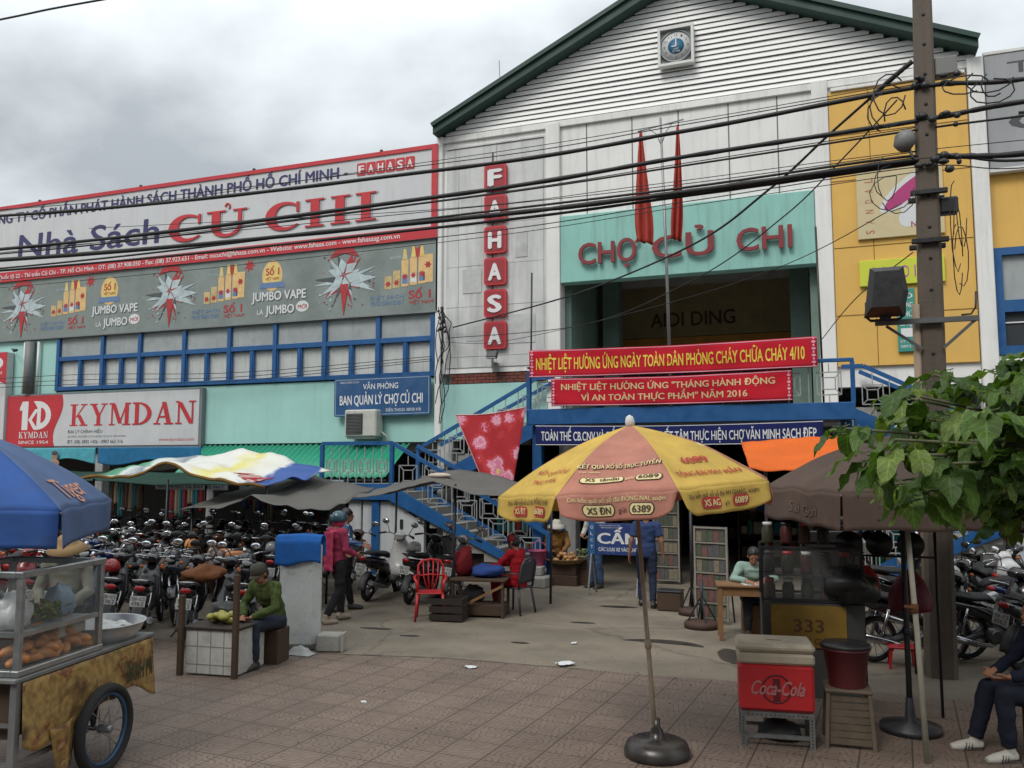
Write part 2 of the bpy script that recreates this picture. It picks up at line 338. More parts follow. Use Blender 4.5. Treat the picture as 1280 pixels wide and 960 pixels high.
# ------------------------------------------------------------------ ground, road, pavement
def tile_material():
    m = bpy.data.materials.new('pavement_tiles'); m.use_nodes = True; t = m.node_tree; N = t.nodes; L = t.links; b = N['Principled BSDF']
    c = N.new('ShaderNodeTexCoord'); mp_ = N.new('ShaderNodeMapping'); mp_.inputs['Rotation'].default_value = (0, 0, R(4)); L.new(c.outputs['Object'], mp_.inputs[0])
    sp = N.new('ShaderNodeSeparateXYZ'); L.new(mp_.outputs[0], sp.inputs[0])
    def mt(op, a, bb=None, cc=None):
        n = N.new('ShaderNodeMath'); n.operation = op
        for i, x in enumerate((a, bb, cc)):
            if x is None: continue
            if isinstance(x, (int, float)): n.inputs[i].default_value = x
            else: L.new(x, n.inputs[i])
        return n.outputs[0]
    def cell(sz):
        u = mt('DIVIDE', sp.outputs[0], sz); v = mt('DIVIDE', sp.outputs[1], sz)
        return mt('FRACT', mt('ADD', u, 200)), mt('FRACT', mt('ADD', v, 200)), mt('FLOOR', mt('ADD', u, 200)), mt('FLOOR', mt('ADD', v, 200))
    u, v, iu, iv = cell(.4)
    def edge(x, w): return mt('LESS_THAN', mt('MINIMUM', x, mt('SUBTRACT', 1, x)), w)
    joint = mt('MAXIMUM', edge(u, .019), edge(v, .016))
    u2, v2, ju, jv = cell(.2)
    wq = N.new('ShaderNodeTexWhiteNoise'); cq = N.new('ShaderNodeCombineXYZ'); L.new(ju, cq.inputs[0]); L.new(jv, cq.inputs[1]); L.new(cq.outputs[0], wq.inputs['Vector'])
    par = mt('GREATER_THAN', wq.outputs['Value'], .5)
    fl = mt('ADD', mt('MULTIPLY', u2, mt('SUBTRACT', 1, par)), mt('MULTIPLY', mt('SUBTRACT', 1, u2), par))
    d1 = mt('SQRT', mt('ADD', mt('POWER', fl, 2), mt('POWER', v2, 2)))
    d2 = mt('SQRT', mt('ADD', mt('POWER', mt('SUBTRACT', 1, fl), 2), mt('POWER', mt('SUBTRACT', 1, v2), 2)))
    d = mt('MINIMUM', d1, d2)
    g = mt('PINGPONG', mt('MULTIPLY', d, 4.0), .5)
    groove = mt('LESS_THAN', g, .085)
    n = N.new('ShaderNodeTexNoise'); n.inputs['Scale'].default_value = 1.1; n.inputs['Detail'].default_value = 8; n.inputs['Roughness'].default_value = .7; L.new(c.outputs['Object'], n.inputs['Vector'])
    n2 = N.new('ShaderNodeTexNoise'); n2.inputs['Scale'].default_value = 55; n2.inputs['Detail'].default_value = 3; L.new(c.outputs['Object'], n2.inputs['Vector'])
    wn_ = N.new('ShaderNodeTexWhiteNoise'); cb = N.new('ShaderNodeCombineXYZ'); L.new(iu, cb.inputs[0]); L.new(iv, cb.inputs[1]); L.new(cb.outputs[0], wn_.inputs['Vector'])
    rp_ = N.new('ShaderNodeValToRGB'); rp_.color_ramp.elements[0].position = .3; rp_.color_ramp.elements[0].color = (.13, .097, .076, 1); rp_.color_ramp.elements[1].position = .7; rp_.color_ramp.elements[1].color = (.212, .156, .122, 1); L.new(n.outputs[0], rp_.inputs[0])
    k = mt('ADD', mt('MULTIPLY', wn_.outputs['Value'], .16), mt('ADD', .6, mt('MULTIPLY', n2.outputs[0], .6)))
    k = mt('MULTIPLY', k, mt('SUBTRACT', 1, mt('MULTIPLY', groove, .48)))
    k = mt('MULTIPLY', k, mt('SUBTRACT', 1, mt('MULTIPLY', joint, .6)))
    sc = N.new('ShaderNodeVectorMath'); sc.operation = 'SCALE'; L.new(rp_.outputs[0], sc.inputs[0]); L.new(k, sc.inputs['Scale']); L.new(sc.outputs[0], b.inputs['Base Color'])
    h = mt('SUBTRACT', mt('MULTIPLY', n2.outputs[0], .25), mt('MAXIMUM', mt('MULTIPLY', groove, .7), joint))
    bp = N.new('ShaderNodeBump'); bp.inputs['Strength'].default_value = .6; bp.inputs['Distance'].default_value = .006; L.new(h, bp.inputs['Height']); L.new(bp.outputs[0], b.inputs['Normal'])
    b.inputs['Roughness'].default_value = .72
    return m
apron_mat = mat('apron_concrete', (.19, .16, .12), .8, crack=.3, var=.28, vs=.7, dirt=.6, dcol=(.1, .085, .066), ds=.9, dth=.48, bump=.25, bs=45)
asphalt = mat('asphalt', (.05, .05, .052), .85, var=.2, vs=3, bump=.4, bs=80)
soil = mat('soil', (.16, .14, .11), .9, var=.3, vs=1)
struct('ground', MB().grid(lambda u, v: (-600 + 1200 * u, -300 + 1100 * v, -.15), 6, 6), soil)
struct('road', MB().box(-80, 80, -9, 3.3, -.146, -.13), asphalt)
struct('kerb', MB().box(-80, 80, 3.3, 3.5, -.15, .02, .02), concrete)
struct('apron', MB().box(-60, 60, 3.5, 60, -.149, 0), apron_mat)
# pavement tiles end in a broken, slightly curved edge against the concrete apron
pv = MB(); ex = [-60 + .25 * i for i in range(481)]
def edge_y(x): return 9.86 + .1 * math.sin(x * .4 + .9) + .035 * noise.noise((x * 1.3, 0, 0)) + .02 * noise.noise((x * 6, 3, 0)) - .3 * max(0, min(1, (-4.6 - x) / 1.6))
vs = []
for x in ex: vs += [(x, 3.5, .006), (x, edge_y(x), .006), (x, edge_y(x) + .012, -.02)]
pv.add(vs, [q for i in range(480) for q in ((i * 3, i * 3 + 3, i * 3 + 4, i * 3 + 1), (i * 3 + 1, i * 3 + 4, i * 3 + 5, i * 3 + 2))])
struct('pavement', pv, tile_material())
# dark broken joint where the apron meets the tiles, wet patches and drain slots on the apron
wet = mat('wet_patch', (.045, .04, .034), .35, var=.25, vs=5)
cr_ = MB()
xs = [-6.3 + .09 * i for i in range(44)]
vs = []
for i, x in enumerate(xs):
    w_ = (.018 + .03 * abs(noise.noise((x * 3, 1, 0)))) * min(1, (len(xs) - 1 - i) / 6)
    y = edge_y(x) + .012
    vs += [(x, y, .0085), (x, y + w_, .0085)]
cr_.add(vs, [(i * 2, i * 2 + 2, i * 2 + 3, i * 2 + 1) for i in range(len(xs) - 1)])
struct('broken_joint', cr_, wet)
def blob(cx, cy, a, b_, rot, seed, z=.004, n=28, bend=0):
    pts = []
    for i in range(n):
        t = 2 * PI * i / n; k = 1 + .22 * noise.noise((math.cos(t) * 1.5 + seed, math.sin(t) * 1.5, seed))
        x, y = a * k * math.cos(t), b_ * k * math.sin(t); y += bend * x * x
        pts.append((cx + x * math.cos(rot) - y * math.sin(rot), cy + x * math.sin(rot) + y * math.cos(rot), z))
    return pts
for i, a in enumerate([(-2.15, 11.75, .55, .11, -.08, 1, -.35), (-3.45, 14.3, .32, .1, .1, 2, 0), (-1.25, 11.2, .16, .42, .2, 3, 0), (-5.6, 10.9, .16, .05, .2, 4, 0), (-4.0, 11.0, .13, .045, 0, 5, 0), (-6.3, 11.2, .25, .06, .1, 6, 0), (-3.6, 12.7, .2, .06, .1, 7, 0)]):
    struct('wet_patch', MB().poly(blob(*a[:6], z=.0045, bend=a[6])), wet)

# ------------------------------------------------------------------ market hall with the gable
hall = thing('market_hall', 'white gabled market hall with green roof, slatted gable and teal fascia over the entrance', 'building', (-3, 19, 0))
def hb(name, mb, m, **k): return mb.build(name, m, hall, world=True, **k)
def strip(mb, x0, x1, z0, z1, y0=19, y1=19.3, b=0): mb.box(x0, x1, y0, y1, z0, z1, b); return mb
w = MB()
strip(w, -9.1, -6.2, 4.62, 10.68); strip(w, -5.85, -.13, 8.28, 10.68); strip(w, .2, 2.87, 4.0, 10.68, 19, 19.3)
w.box(-9.1, -8.8, 19.302, 38, 3, 10.68); w.box(2.88, 3.18, 19.302, 38, 3, 10.68); w.box(-9.1, 3.18, 38, 38.3, 0, 10.68)
hb('wall', w, white_wall)
p = MB()                                                   # grey cladding panels of the left bay, with open joints
gx = [-8.86, -8.52, -7.5, -6.28]; rows_ = [4.75, 5.02, 6.26, 7.28, 8.3, 9.2, 10.3]
for i in range(3):
    for j in range(6): p.box(gx[i] + .005, gx[i + 1] - .005, 18.975 + .004 * ((i + j) % 2), 18.998, rows_[j] + .005, rows_[j + 1] - .005)
for a_ in ((-8.4, -7.9, 6.6, 7.2), (-8.3, -7.75, 5.4, 5.9), (-7.2, -6.5, 5.3, 6.0), (-7.0, -6.7, 7.4, 8.0), (-8.45, -7.9, 8.5, 9.0)): p.m(1).box(a_[0], a_[1], 18.966, 18.972, a_[2], a_[3]).m(0)
p.box(-6.26, -6.22, 18.95, 18.998, 4.7, 10.35); p.box(-8.86, -6.26, 18.95, 18.998, 10.32, 10.36)
hb('cladding_panels', p, [grey_panel, mat('panel_patch', (.48, .49, .485), .75, var=.3, vs=2)])
j = MB()                                                   # thin joints of the white upper wall
for x in (-5.2, -4.1, -3.02, -1.9, -.85): j.box(x - .012, x + .012, 18.994, 18.999, 8.3, 10.6)
for x in (-7.6,): j.box(x - .02, x + .02, 18.955, 18.97, 4.7, 10.1)
hb('wall_joints', j, mat('joint_dark', (.12, .12, .12), .8))
for a in ((-6.2, -5.85, 18.88, 19.3, 3.52, 10.6, .015), (-.13, .2, 18.88, 19.3, 3.52, 10.68, .015), (2.88, 3.18, 18.86, 19.3, 3.0, 10.68, .015), (-9.12, -8.95, 18.9, 19.3, 3.0, 10.68, .015)):
    hb('pilaster', MB().box(*a), white_wall)
hb('cornice', MB().box(-9.1, 3.18, 18.93, 19.0 - .001, 10.5, 10.66, .01).box(.26, 2.84, 18.88, 18.998, 10.385, 10.46, .01), white_wall)
y_ = MB(); y_.box(.21, 2.86, 18.93, 18.998, 4.42, 10.38, .01)
hb('yellow_panel', y_, yellow_wall)
jj = MB()
for z in (5.5, 6.95, 8.4, 9.4): jj.box(.22, 2.85, 18.924, 18.929, z - .008, z + .008)
for x in (1.0, 2.05): jj.box(x - .006, x + .006, 18.924, 18.929, 4.44, 10.36)
hb('panel_joints', jj, mat('ochre_joint', S(120, 84, 24), .8))
fa = MB(); fa.box(-5.84, -.14, 18.9, 19.25, 6.66, 8.27, .01)
fascia = hb('entrance_fascia', fa, teal_fascia)
# raised red letters
def lettering(txt, x0, z0, x1, z1, y, h, parent, m, d=.07, bold=.03, name='lettering'):
    L_ = math.hypot(x1 - x0, z1 - z0); mb = MB(); M = frame((x0, y, z0), (x1 - x0, 0, z1 - z0), (0, 0, 1)); mb.text(txt, M, L_, h, bold, d)
    return mb.build(name, m, parent, world=True)
fascia_red = mat('fascia_red', S(128, 40, 46), .55, var=.15, vs=3, dirt=.25, dcol=(.1, .03, .03), ds=2)
for t, x0, x1 in (('CHỢ', -5.36, -3.93), ('CỦ', -3.62, -2.28), ('CHI', -1.76, -.62)):
    lettering(t, x0, 7.04, x1, 7.04, 18.84, .52, fascia, fascia_red, .06, .018)
# first-floor portal room
portal_green = mat('portal_green', S(108, 132, 122), .8, var=.2, vs=1, dirt=.4, ds=.8)
for x in (-5.86, -.29): hb('portal_wall', MB().box(x, x + .16, 19.302, 24, 3.5, 8.2), portal_green)
for x, y in ((-5.3, 21.6), (-.55, 20.6)): hb('portal_column', MB().box(x - .21, x + .21, y, y + .45, 3.5, 7.6), portal_green)
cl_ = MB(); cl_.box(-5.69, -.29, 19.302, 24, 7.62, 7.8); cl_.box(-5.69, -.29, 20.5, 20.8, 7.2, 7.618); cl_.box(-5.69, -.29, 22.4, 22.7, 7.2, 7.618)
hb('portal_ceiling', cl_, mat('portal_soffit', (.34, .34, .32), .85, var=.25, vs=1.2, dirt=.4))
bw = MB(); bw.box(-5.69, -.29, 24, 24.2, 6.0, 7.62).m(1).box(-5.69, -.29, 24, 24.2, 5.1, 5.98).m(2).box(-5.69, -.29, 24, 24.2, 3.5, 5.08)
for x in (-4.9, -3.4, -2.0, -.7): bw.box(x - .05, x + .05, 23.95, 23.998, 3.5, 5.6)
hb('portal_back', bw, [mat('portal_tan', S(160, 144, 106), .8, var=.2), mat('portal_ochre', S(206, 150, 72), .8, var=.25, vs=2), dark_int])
lettering('AIDI DING', -4.7, 6.3, -2.35, 6.3, 23.985, .42, hall, mat('faded_red', S(86, 58, 48), .8), .01, .01)
# gable slats
SOFF = .42; APEX_X = -2.98
def soff(x): return 10.6 + .4705 * (x + 9.08) if x < APEX_X else 10.68 + .456 * (3.07 - x)
lv = MB(); z = 10.74; k = 0
while z < 13.4:
    xl = -9.08 + (z - 10.6) / .4705 - .1; xr = 3.07 - (z - 10.68) / .456 + .1
    x0 = max(-9.0, xl); x1 = min(3.05, xr)
    if x1 - x0 > .4:
        for a, b_ in ((x0, (x0 + x1) / 2), ((x0 + x1) / 2 + .004, x1)):
            M = Matrix.Translation(((a + b_) / 2, 18.98 + .004 * (k % 3), z)) @ Matrix.Rotation(R(-19 + rng.uniform(-2, 2)), 4, 'X')
            lv.box(-(b_ - a) / 2, (b_ - a) / 2, -.008, .008, -.059, .059, 0, M)
    z += .128; k += 1
hb('gable_slats', lv, louver_white)
pst = MB()
for x in (-7.8, -6.6, -5.5, -4.15, -3.0, -1.9, -.8, .4, 1.6): pst.box(x - .02, x + .02, 19.06, 19.1, 10.68, soff(x))
for x0, x1 in ((-6.9, -7.2), (-3.7, -3.9), (-.2, .1)): pst.bar((x0, 19.12, 10.7), (x1, 19.12, soff(x1) - .05), .03, .03)
hb('gable_posts', pst, dark_steel)
hb('gable_backing', MB().add([(-8.8, 19.9, 10.5), (2.9, 19.9, 10.5), (-2.98, 19.9, 13.2)], [(0, 1, 2)]), mat('gap_light_grey', (.4, .4, .4), .8, var=.15))  # added sheet; its pale grey stands for light seen between the slats
def roof_slab(x0, z0, x1, z1, th):
    m_ = MB(); m_.add([(x0, 18.6, z0), (x1, 18.6, z1), (x1, 39, z1), (x0, 39, z0), (x0, 18.6, z0 - th * .8), (x1, 18.6, z1 - th), (x1, 39, z1 - th), (x0, 39, z0 - th * .8)],
        [(0, 1, 2, 3), (7, 6, 5, 4), (0, 4, 5, 1), (3, 2, 6, 7), (0, 3, 7, 4), (1, 5, 6, 2)]); return m_
rf = MB()
for sl in (roof_slab(-9.08, 10.84, -2.98, 13.71, .24), roof_slab(3.07, 10.93, -2.98, 13.68, .22)): rf.add(sl.v, sl.f)
roof = hb('roof', rf, roof_green); clean(roof.data)
tr = MB(); tr.bar((-9.1, 18.57, 10.87), (-2.98, 18.57, 13.74), .07, .1); tr.bar((3.09, 18.57, 10.96), (-2.98, 18.57, 13.71), .07, .1)
tr.build('roof_trim', roof_green, roof, world=True)
# ground floor of the hall: columns, slab edge, dark passage
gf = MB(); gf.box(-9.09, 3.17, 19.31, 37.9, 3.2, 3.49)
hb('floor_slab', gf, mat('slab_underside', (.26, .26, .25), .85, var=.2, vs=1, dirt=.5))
column_white = mat('column_white', (.42, .43, .42), .8, var=.15, vs=1, dirt=.5, streak=True)
for x in (-8.9, -5.75, .25, 2.95):
    for y in (19.05, 24, 29): hb('column', MB().box(x - .2, x + .2, y, y + .4, 0, 3.2, .02), column_white)
lw = MB(); lw.box(-9.1, -6.2, 19, 19.3, 3.0, 4.35)
hb('teal_band', lw, teal_wall)
bk = MB()
for r_ in range(3):
    for i in range(12): bk.box(-8.75 + i * .212 + (r_ % 2) * .1, -8.75 + i * .212 + .2 + (r_ % 2) * .1, 19.02, 19.2, 4.37 + r_ * .08, 4.44 + r_ * .08)
hb('brick_strip', bk, mat('brick', S(112, 62, 52), .85, var=.3, vs=6, dirt=.4))
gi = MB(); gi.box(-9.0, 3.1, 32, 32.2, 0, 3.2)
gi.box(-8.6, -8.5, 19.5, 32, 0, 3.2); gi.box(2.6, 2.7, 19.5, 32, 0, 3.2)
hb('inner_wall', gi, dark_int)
def small_lines(mb, M, w, h, n, seed=1, wd=.02):
    """tiny unreadable print lines are left as short bars of ink"""
    r = random.Random(seed)
    for i in range(n):
        y = h - (i + .7) * h / n; x = 0
        while x < w * .92:
            l = r.uniform(.02, .09) * w
            mb.add([(x, y, 0), (min(x + l, w), y, 0), (min(x + l, w), y + h / n * .45, 0), (x, y + h / n * .45, 0)], [(0, 1, 2, 3)], M); x += l + .015 * w

# ------------------------------------------------------------------ left wing
wing = thing('market_wing', 'long teal first-floor wing with a blue framed window band, left of the gabled hall', 'building', (-18, 19, 0))
def wb(name, mb, m, parent=None, **k): return mb.build(name, m, parent or wing, world=True, **k)
XL = -34
t = MB(); t.box(XL, -9.12, 19, 19.3, 2.95, 4.55); t.box(XL, -21.75, 19, 19.3, 4.552, 6.162); t.box(XL, -9.12, 19, 19.3, 6.164, 10.4)
t.box(XL, -9.12, 36, 36.3, 0, 10.4); t.box(XL - .3, XL, 19, 36.3, 0, 10.4)
wb('wall', t, teal_wall)
wb('roof', MB().box(XL - .3, -9.12, 19.301, 35.999, 10.1, 10.38), concrete)
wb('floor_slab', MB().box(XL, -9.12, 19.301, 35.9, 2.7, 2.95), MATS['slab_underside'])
edges = [-21.68, -19.95, -18.55, -16.95, -15.4, -13.9, -12.35, -10.75, -9.2]
blind = mat('window_blind', (.50, .51, .48), .7, var=.12, vs=1.5, dirt=.25, dcol=(.3, .3, .26), streak=True, ds=2)
trans_p = mat('transom_pane', (.33, .36, .36), .6, var=.2, vs=2, dirt=.4, dcol=(.18, .2, .2), streak=True, ds=1.5)
pane_gl = mat('window_glass', (.9, .95, .95), .05, var=0, alpha=.12, spec=.6)
for i in range(8):
    a, b_ = edges[i], edges[i + 1]; md = (a + b_) / 2
    f = MB()
    f.box(a - .06, a + .06, 18.93, 19.1, 4.58, 6.16, .006)
    if i == 7: f.box(b_ - .06, b_ + .06, 18.93, 19.1, 4.58, 6.16, .006)
    f.box(a + .061, b_ - .061, 18.94, 19.1, 5.47, 5.6, .006); f.box(a + .061, b_ - .061, 18.94, 19.1, 4.582, 4.70, .006)
    f.box(md - .04, md + .04, 18.95, 19.1, 4.702, 5.468, .006)
    for x0, x1 in ((a + .06, md - .04), (md + .04, b_ - .06)):
        f.box(x0 + .001, x0 + .03, 18.97, 19.08, 4.702, 5.468); f.box(x1 - .03, x1 - .001, 18.97, 19.08, 4.702, 5.468)
    fr = wb('window', f, blue_paint)
    wb('transom', MB().box(a + .062, b_ - .062, 19.02, 19.06, 5.602, 6.16), trans_p, fr)
    g = MB()
    for x0, x1 in ((a + .091, md - .071), (md + .071, b_ - .091)): g.box(x0, x1, 19.03, 19.035, 4.703, 5.467)
    wb('pane', g, pane_gl, fr)
    bl = MB()
    for x0, x1 in ((a + .062, md - .042), (md + .042, b_ - .062)):
        n_ = 5
        for q_ in range(n_): bl.box(x0 + (x1 - x0) * q_ / n_, x0 + (x1 - x0) * (q_ + 1) / n_ - .004, 19.09 + .006 * (q_ % 2), 19.1 + .006 * (q_ % 2), 4.705, 5.465)
    wb('blind', bl, blind, fr)
wb('eaves_channel', MB().box(-24.5, -9.15, 18.92, 18.99, 6.162, 6.2), grey_steel)
for x in range(-32, -9, 4): wb('column', MB().box(x - .15, x + .15, 19.05, 19.35, 0, 2.7, .02), column_white)
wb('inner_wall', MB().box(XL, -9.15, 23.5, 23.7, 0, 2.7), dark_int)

# litter blown over the pavement: leaf bits, paper crumbs and grit
lt_m = MB(); r = random.Random(77)
for i in range(420):
    x, y = r.uniform(-9, 2.5), r.uniform(5.2, 15.5)
    if r.random() < .5: y = 9.6 + r.gauss(0, .5)
    s_ = r.uniform(.006, .022); a = r.uniform(0, 6.28); z = .009; c, q = math.cos(a) * s_, math.sin(a) * s_; lt_m.cur = 0 if r.random() < .7 else (1 if r.random() < .8 else 2)
    lt_m.add([(x - c, y - q, z), (x + q * .5, y - c * .5, z + s_ * .3), (x + c, y + q, z + .002), (x - q * .5, y + c * .5, z + s_ * .2)], [(0, 1, 2, 3)])
lt_m.build('ground_litter', [mat('litter_brown', (.07, .05, .03), .8, var=.3), mat('litter_grey', (.2, .19, .17), .8), mat('litter_pale', (.5, .5, .48), .8)], kind='stuff', label='small dry leaf bits and grit scattered over the pavement', cat='litter')
# ------------------------------------------------------------------ signs on the facades
def arc(cx, cy, rx, ry, a0, a1, t0, t1, n=18, tm=None):
    """crescent stroke: thickness grows from t0 at the ends to tm in the middle"""
    o, i_ = [], []
    for k in range(n + 1):
        a = R(a0 + (a1 - a0) * k / n); u = k / n; t = t0 + (t1 - t0) * u
        if tm is not None: t = t0 + (tm - t0) * math.sin(PI * u)
        o.append((cx + rx * math.cos(a), cy + ry * math.sin(a))); i_.append((cx + (rx - t) * math.cos(a), cy + (ry - t * .8) * math.sin(a)))
    return o + i_[::-1]
T_, t_ = .2, .07          # thick and thin stroke widths of the roman letters
def R_(x0, x1, y0, y1): return [(x0, y0), (x1, y0), (x1, y1), (x0, y1)]
def sf(x0, x1, top): return R_(x0, x1, .94, 1) if top else R_(x0, x1, 0, .06)
def dg(x0, y0, x1, y1, t): return [(x0, y0), (x0 + t, y0), (x1 + t, y1), (x1, y1)]
SERIF = {
 'I': (.5, [R_(.15, .35, .06, .94), sf(.03, .47, 0), sf(.03, .47, 1)]),
 'H': (1.0, [R_(.12, .32, .06, .94), R_(.68, .88, .06, .94), R_(.32, .68, .47, .54), sf(.0, .42, 0), sf(.0, .42, 1), sf(.58, 1, 0), sf(.58, 1, 1)]),
 'U': (.95, [R_(.12, .32, .35, .94), R_(.74, .82, .35, .94), arc(.47, .36, .35, .37, 180, 360, .2, .08), sf(.0, .44, 1), sf(.62, .94, 1)]),
 'C': (.85, [arc(.46, .5, .44, .52, 40, 320, .05, .05, 30, .24), R_(.74, .8, .62, .98)]),
 'K': (1.0, [R_(.12, .32, .06, .94), dg(.3, .38, .74, .94, .09), dg(.66, .06, .38, .5, .22), sf(.0, .44, 0), sf(.0, .44, 1), sf(.56, 1, 0), sf(.6, .95, 1)]),
 'Y': (.95, [dg(.38, .42, .1, .94, .22), dg(.46, .42, .76, .94, .08), R_(.38, .58, .06, .42), sf(.26, .7, 0), sf(.0, .42, 1), sf(.62, .95, 1)]),
 'M': (1.15, [R_(.12, .2, .06, .94), R_(.84, 1.04, .06, .94), dg(.5, .08, .14, .94, .2), dg(.53, .08, .88, .94, .08), sf(.0, .32, 0), sf(.72, 1.15, 0), sf(.0, .3, 1), sf(.84, 1.15, 1)]),
 'D': (1.0, [R_(.12, .32, .0, 1), arc(.3, .5, .68, .5, -90, 90, .07, .07, 18, .22), sf(.0, .34, 0), sf(.0, .34, 1)]),
 'A': (1.0, [dg(.12, .06, .46, .98, .08), dg(.66, .06, .4, .98, .22), R_(.26, .72, .3, .37), sf(.0, .34, 0), sf(.54, 1, 0)]),
 'N': (1.0, [R_(.12, .2, .06, .94), R_(.8, .88, .06, 1), dg(.68, .02, .1, .94, .22), sf(.0, .32, 0), sf(.66, 1, 1), sf(.0, .2, 1)]),
 ' ': (.45, []),
}
def serif(mb, s, M, w, h, d=0.0):
    tot = sum(SERIF[c][0] + .1 for c in s) - .1; k = w / tot; x = 0; n = 0
    for c in s:
        a, ps = SERIF[c]
        for p in ps:
            n += 1; T = M @ Matrix.Translation((0, 0, .0004 * n))
            q = [(x + px * k, py * h) for px, py in p]
            if sum(q[i][0] * q[(i + 1) % len(q)][1] - q[(i + 1) % len(q)][0] * q[i][1] for i in range(len(q))) < 0: q = q[::-1]
            if d > 0: mb.prism(q, d, T)
            else: mb.add([(a_, b_, 0) for a_, b_ in q], [tuple(range(len(q)))], T)
        x += (a + .1) * k
def rrect(w, h, r, n=5):
    pts = []
    for cx, cy, a in ((w - r, r, -90), (w - r, h - r, 0), (r, h - r, 90), (r, r, 180)):
        for k in range(n + 1): t = R(a + 90 * k / n); pts.append((cx + r * math.cos(t), cy + r * math.sin(t)))
    return pts
def at(o, x, y, z=0): return o @ Matrix.Translation((x, y, z))
print_white = mat('print_white', (.55, .56, .57), .45, var=.06, vs=1.5, dirt=.2, dcol=(.3, .3, .29), streak=True, ds=1)
print_red = mat('print_red', S(186, 46, 54), .45, var=.08, vs=2)
print_navy = mat('print_navy', S(52, 50, 96), .45, var=.06)
ink_dark = mat('ink_dark', (.06, .06, .065), .6, var=0)
ink_white = mat('ink_white', (.68, .68, .68), .5, var=0)
sign_edge = mat('sign_edge', (.22, .23, .24), .5, .4, var=.1)

# --- big white bookshop billboard
bb = thing('billboard', 'big white billboard with red border and large navy and red lettering above the grey banner', 'billboard', (-21.5, 18.95, 8.05))
X0, X1 = -33, -9.06
O = fac(X0, 18.87, 8.05)
MB().box(X0, X1, 18.875, 18.995, 8.05, 10.48).build('panel', print_white, bb, world=True)
f = MB(); f.box(X0, X1, 18.84, 18.874, 10.38, 10.49).box(X1 - .16, X1, 18.841, 18.8745, 8.36, 10.379).box(X0, X1, 18.84, 18.874, 8.05, 8.36)
f.build('border', print_red, bb, world=True)
n_ = MB(); n_.text('CÔNG TY CỔ PHẦN PHÁT HÀNH SÁCH THÀNH PHỐ HỒ CHÍ MINH -', fac(-25.05, 18.868, 9.94), 13.36, .31, .035)
n_.text('Nhà Sách', fac(-23.45, 18.867, 8.76), 5.5, .78, .012, 0, .04)
n_.build('lettering', print_navy, bb, world=True)
# the same navy script stands slightly raised
r_ = MB()
serif(r_, 'CU', fac(-17.6, 18.862, 8.7), 2.75, .76, .02); serif(r_, 'CHI', fac(-14.27, 18.862, 8.7), 3.5, .76, .02)
r_.prism(arc(-15.52, 9.56, .1, .1, -60, 180, .045, .045, 10)[::-1], .02, fac(0, 18.862, 0))
r_.build('red_lettering', print_red, bb, world=True)
sh = MB(); serif(sh, 'CU', fac(-17.56, 18.869, 8.665), 2.78, .79); serif(sh, 'CHI', fac(-14.23, 18.869, 8.665), 3.53, .79)
sh.build('lettering_outline', mat('outline_grey', (.36, .37, .39), .6, var=0), bb, world=True)
lt = MB(); lt.text('Khu phố 5 - Quốc lộ 22 - Thị trấn Củ Chi - TP. Hồ Chí Minh - ĐT: (08) 37.908.050 - Fax: (08) 37.923.651 - Email: nscuchi@fahasa.com.vn - Website: www.fahasa.com - www.fahasasg.com.vn', fac(-25.2, 18.836, 8.135), 15.1, .135, .012)
lt.build('address_line', ink_white, bb, world=True)
tl = MB(); tw = MB()
for i, c in enumerate('FAHASA'):
    x = -11.4 + i * .285
    tl.prism(rrect(.262, .33, .03), .008, fac(x, 18.868, 9.93)); w_ = .15 if c != 'I' else .05
    tw.text(c, fac(x + .055, 18.857, 9.985), w_, .22, .03)
tl.build('logo_tile', print_red, bb, world=True); tw.build('logo_lettering', ink_white, bb, world=True)
sp_ = MB()
for x in range(-31, -9, 4): sp_.ell((x + .3, 18.9, 10.52), .05, 8, 6)
sp_.build('top_clip', dark_steel, bb, world=True)

# --- grey insect-spray banner under it
jb = thing('advertising_banner', 'grey banner printed with red and silver bursts and yellow capped bottles above the windows', 'banner', (-21.5, 18.95, 6.12))

jg = mat('banner_print', S(128, 138, 134), .5, var=.22, vs=.9, dirt=.35, dcol=S(84, 90, 88), ds=.6, dth=.45)
MB().box(X0, X1, 18.9, 18.99, 6.2, 8.045).build('panel', jg, jb, world=True)
MB().box(X0, X1, 18.88, 18.8995, 6.175, 6.21).build('rail', MATS['sign_edge'], jb, world=True)
P_red = mat('banner_red', S(168, 48, 52), .5, var=.15, vs=6); P_sil = mat('banner_silver', S(176, 190, 194), .5, var=.25, vs=7)
P_yel = mat('banner_yellow', S(216, 190, 112), .5, var=.15, vs=8); P_blu = mat('banner_blue', S(96, 124, 164), .5, var=.1, vs=6)
P_wht = mat('banner_white', (.62, .64, .64), .5, var=.05); P_dk = mat('banner_dark', (.07, .08, .085), .5, var=.1)
red, sil, yel, blu, wht, dk, gold, boxes = MB(), MB(), MB(), MB(), MB(), MB(), MB(), MB()
def fp(x, z, d): return fac(x, 18.899 - d, z)
def disc(mb, x, z, a, b_, d, n=20): mb.add([(a * math.cos(2 * PI * i / n), b_ * math.sin(2 * PI * i / n), 0) for i in range(n)], [tuple(range(n))], fp(x, z, d))
def star(mb, x, z, r0, r1, k, d, rot=0): mb.add([((r0 if i % 2 else r1) * math.cos(PI * i / k + rot), (r0 if i % 2 else r1) * math.sin(PI * i / k + rot), 0) for i in range(2 * k)], [tuple(range(2 * k))], fp(x, z, d))
period = 5.72
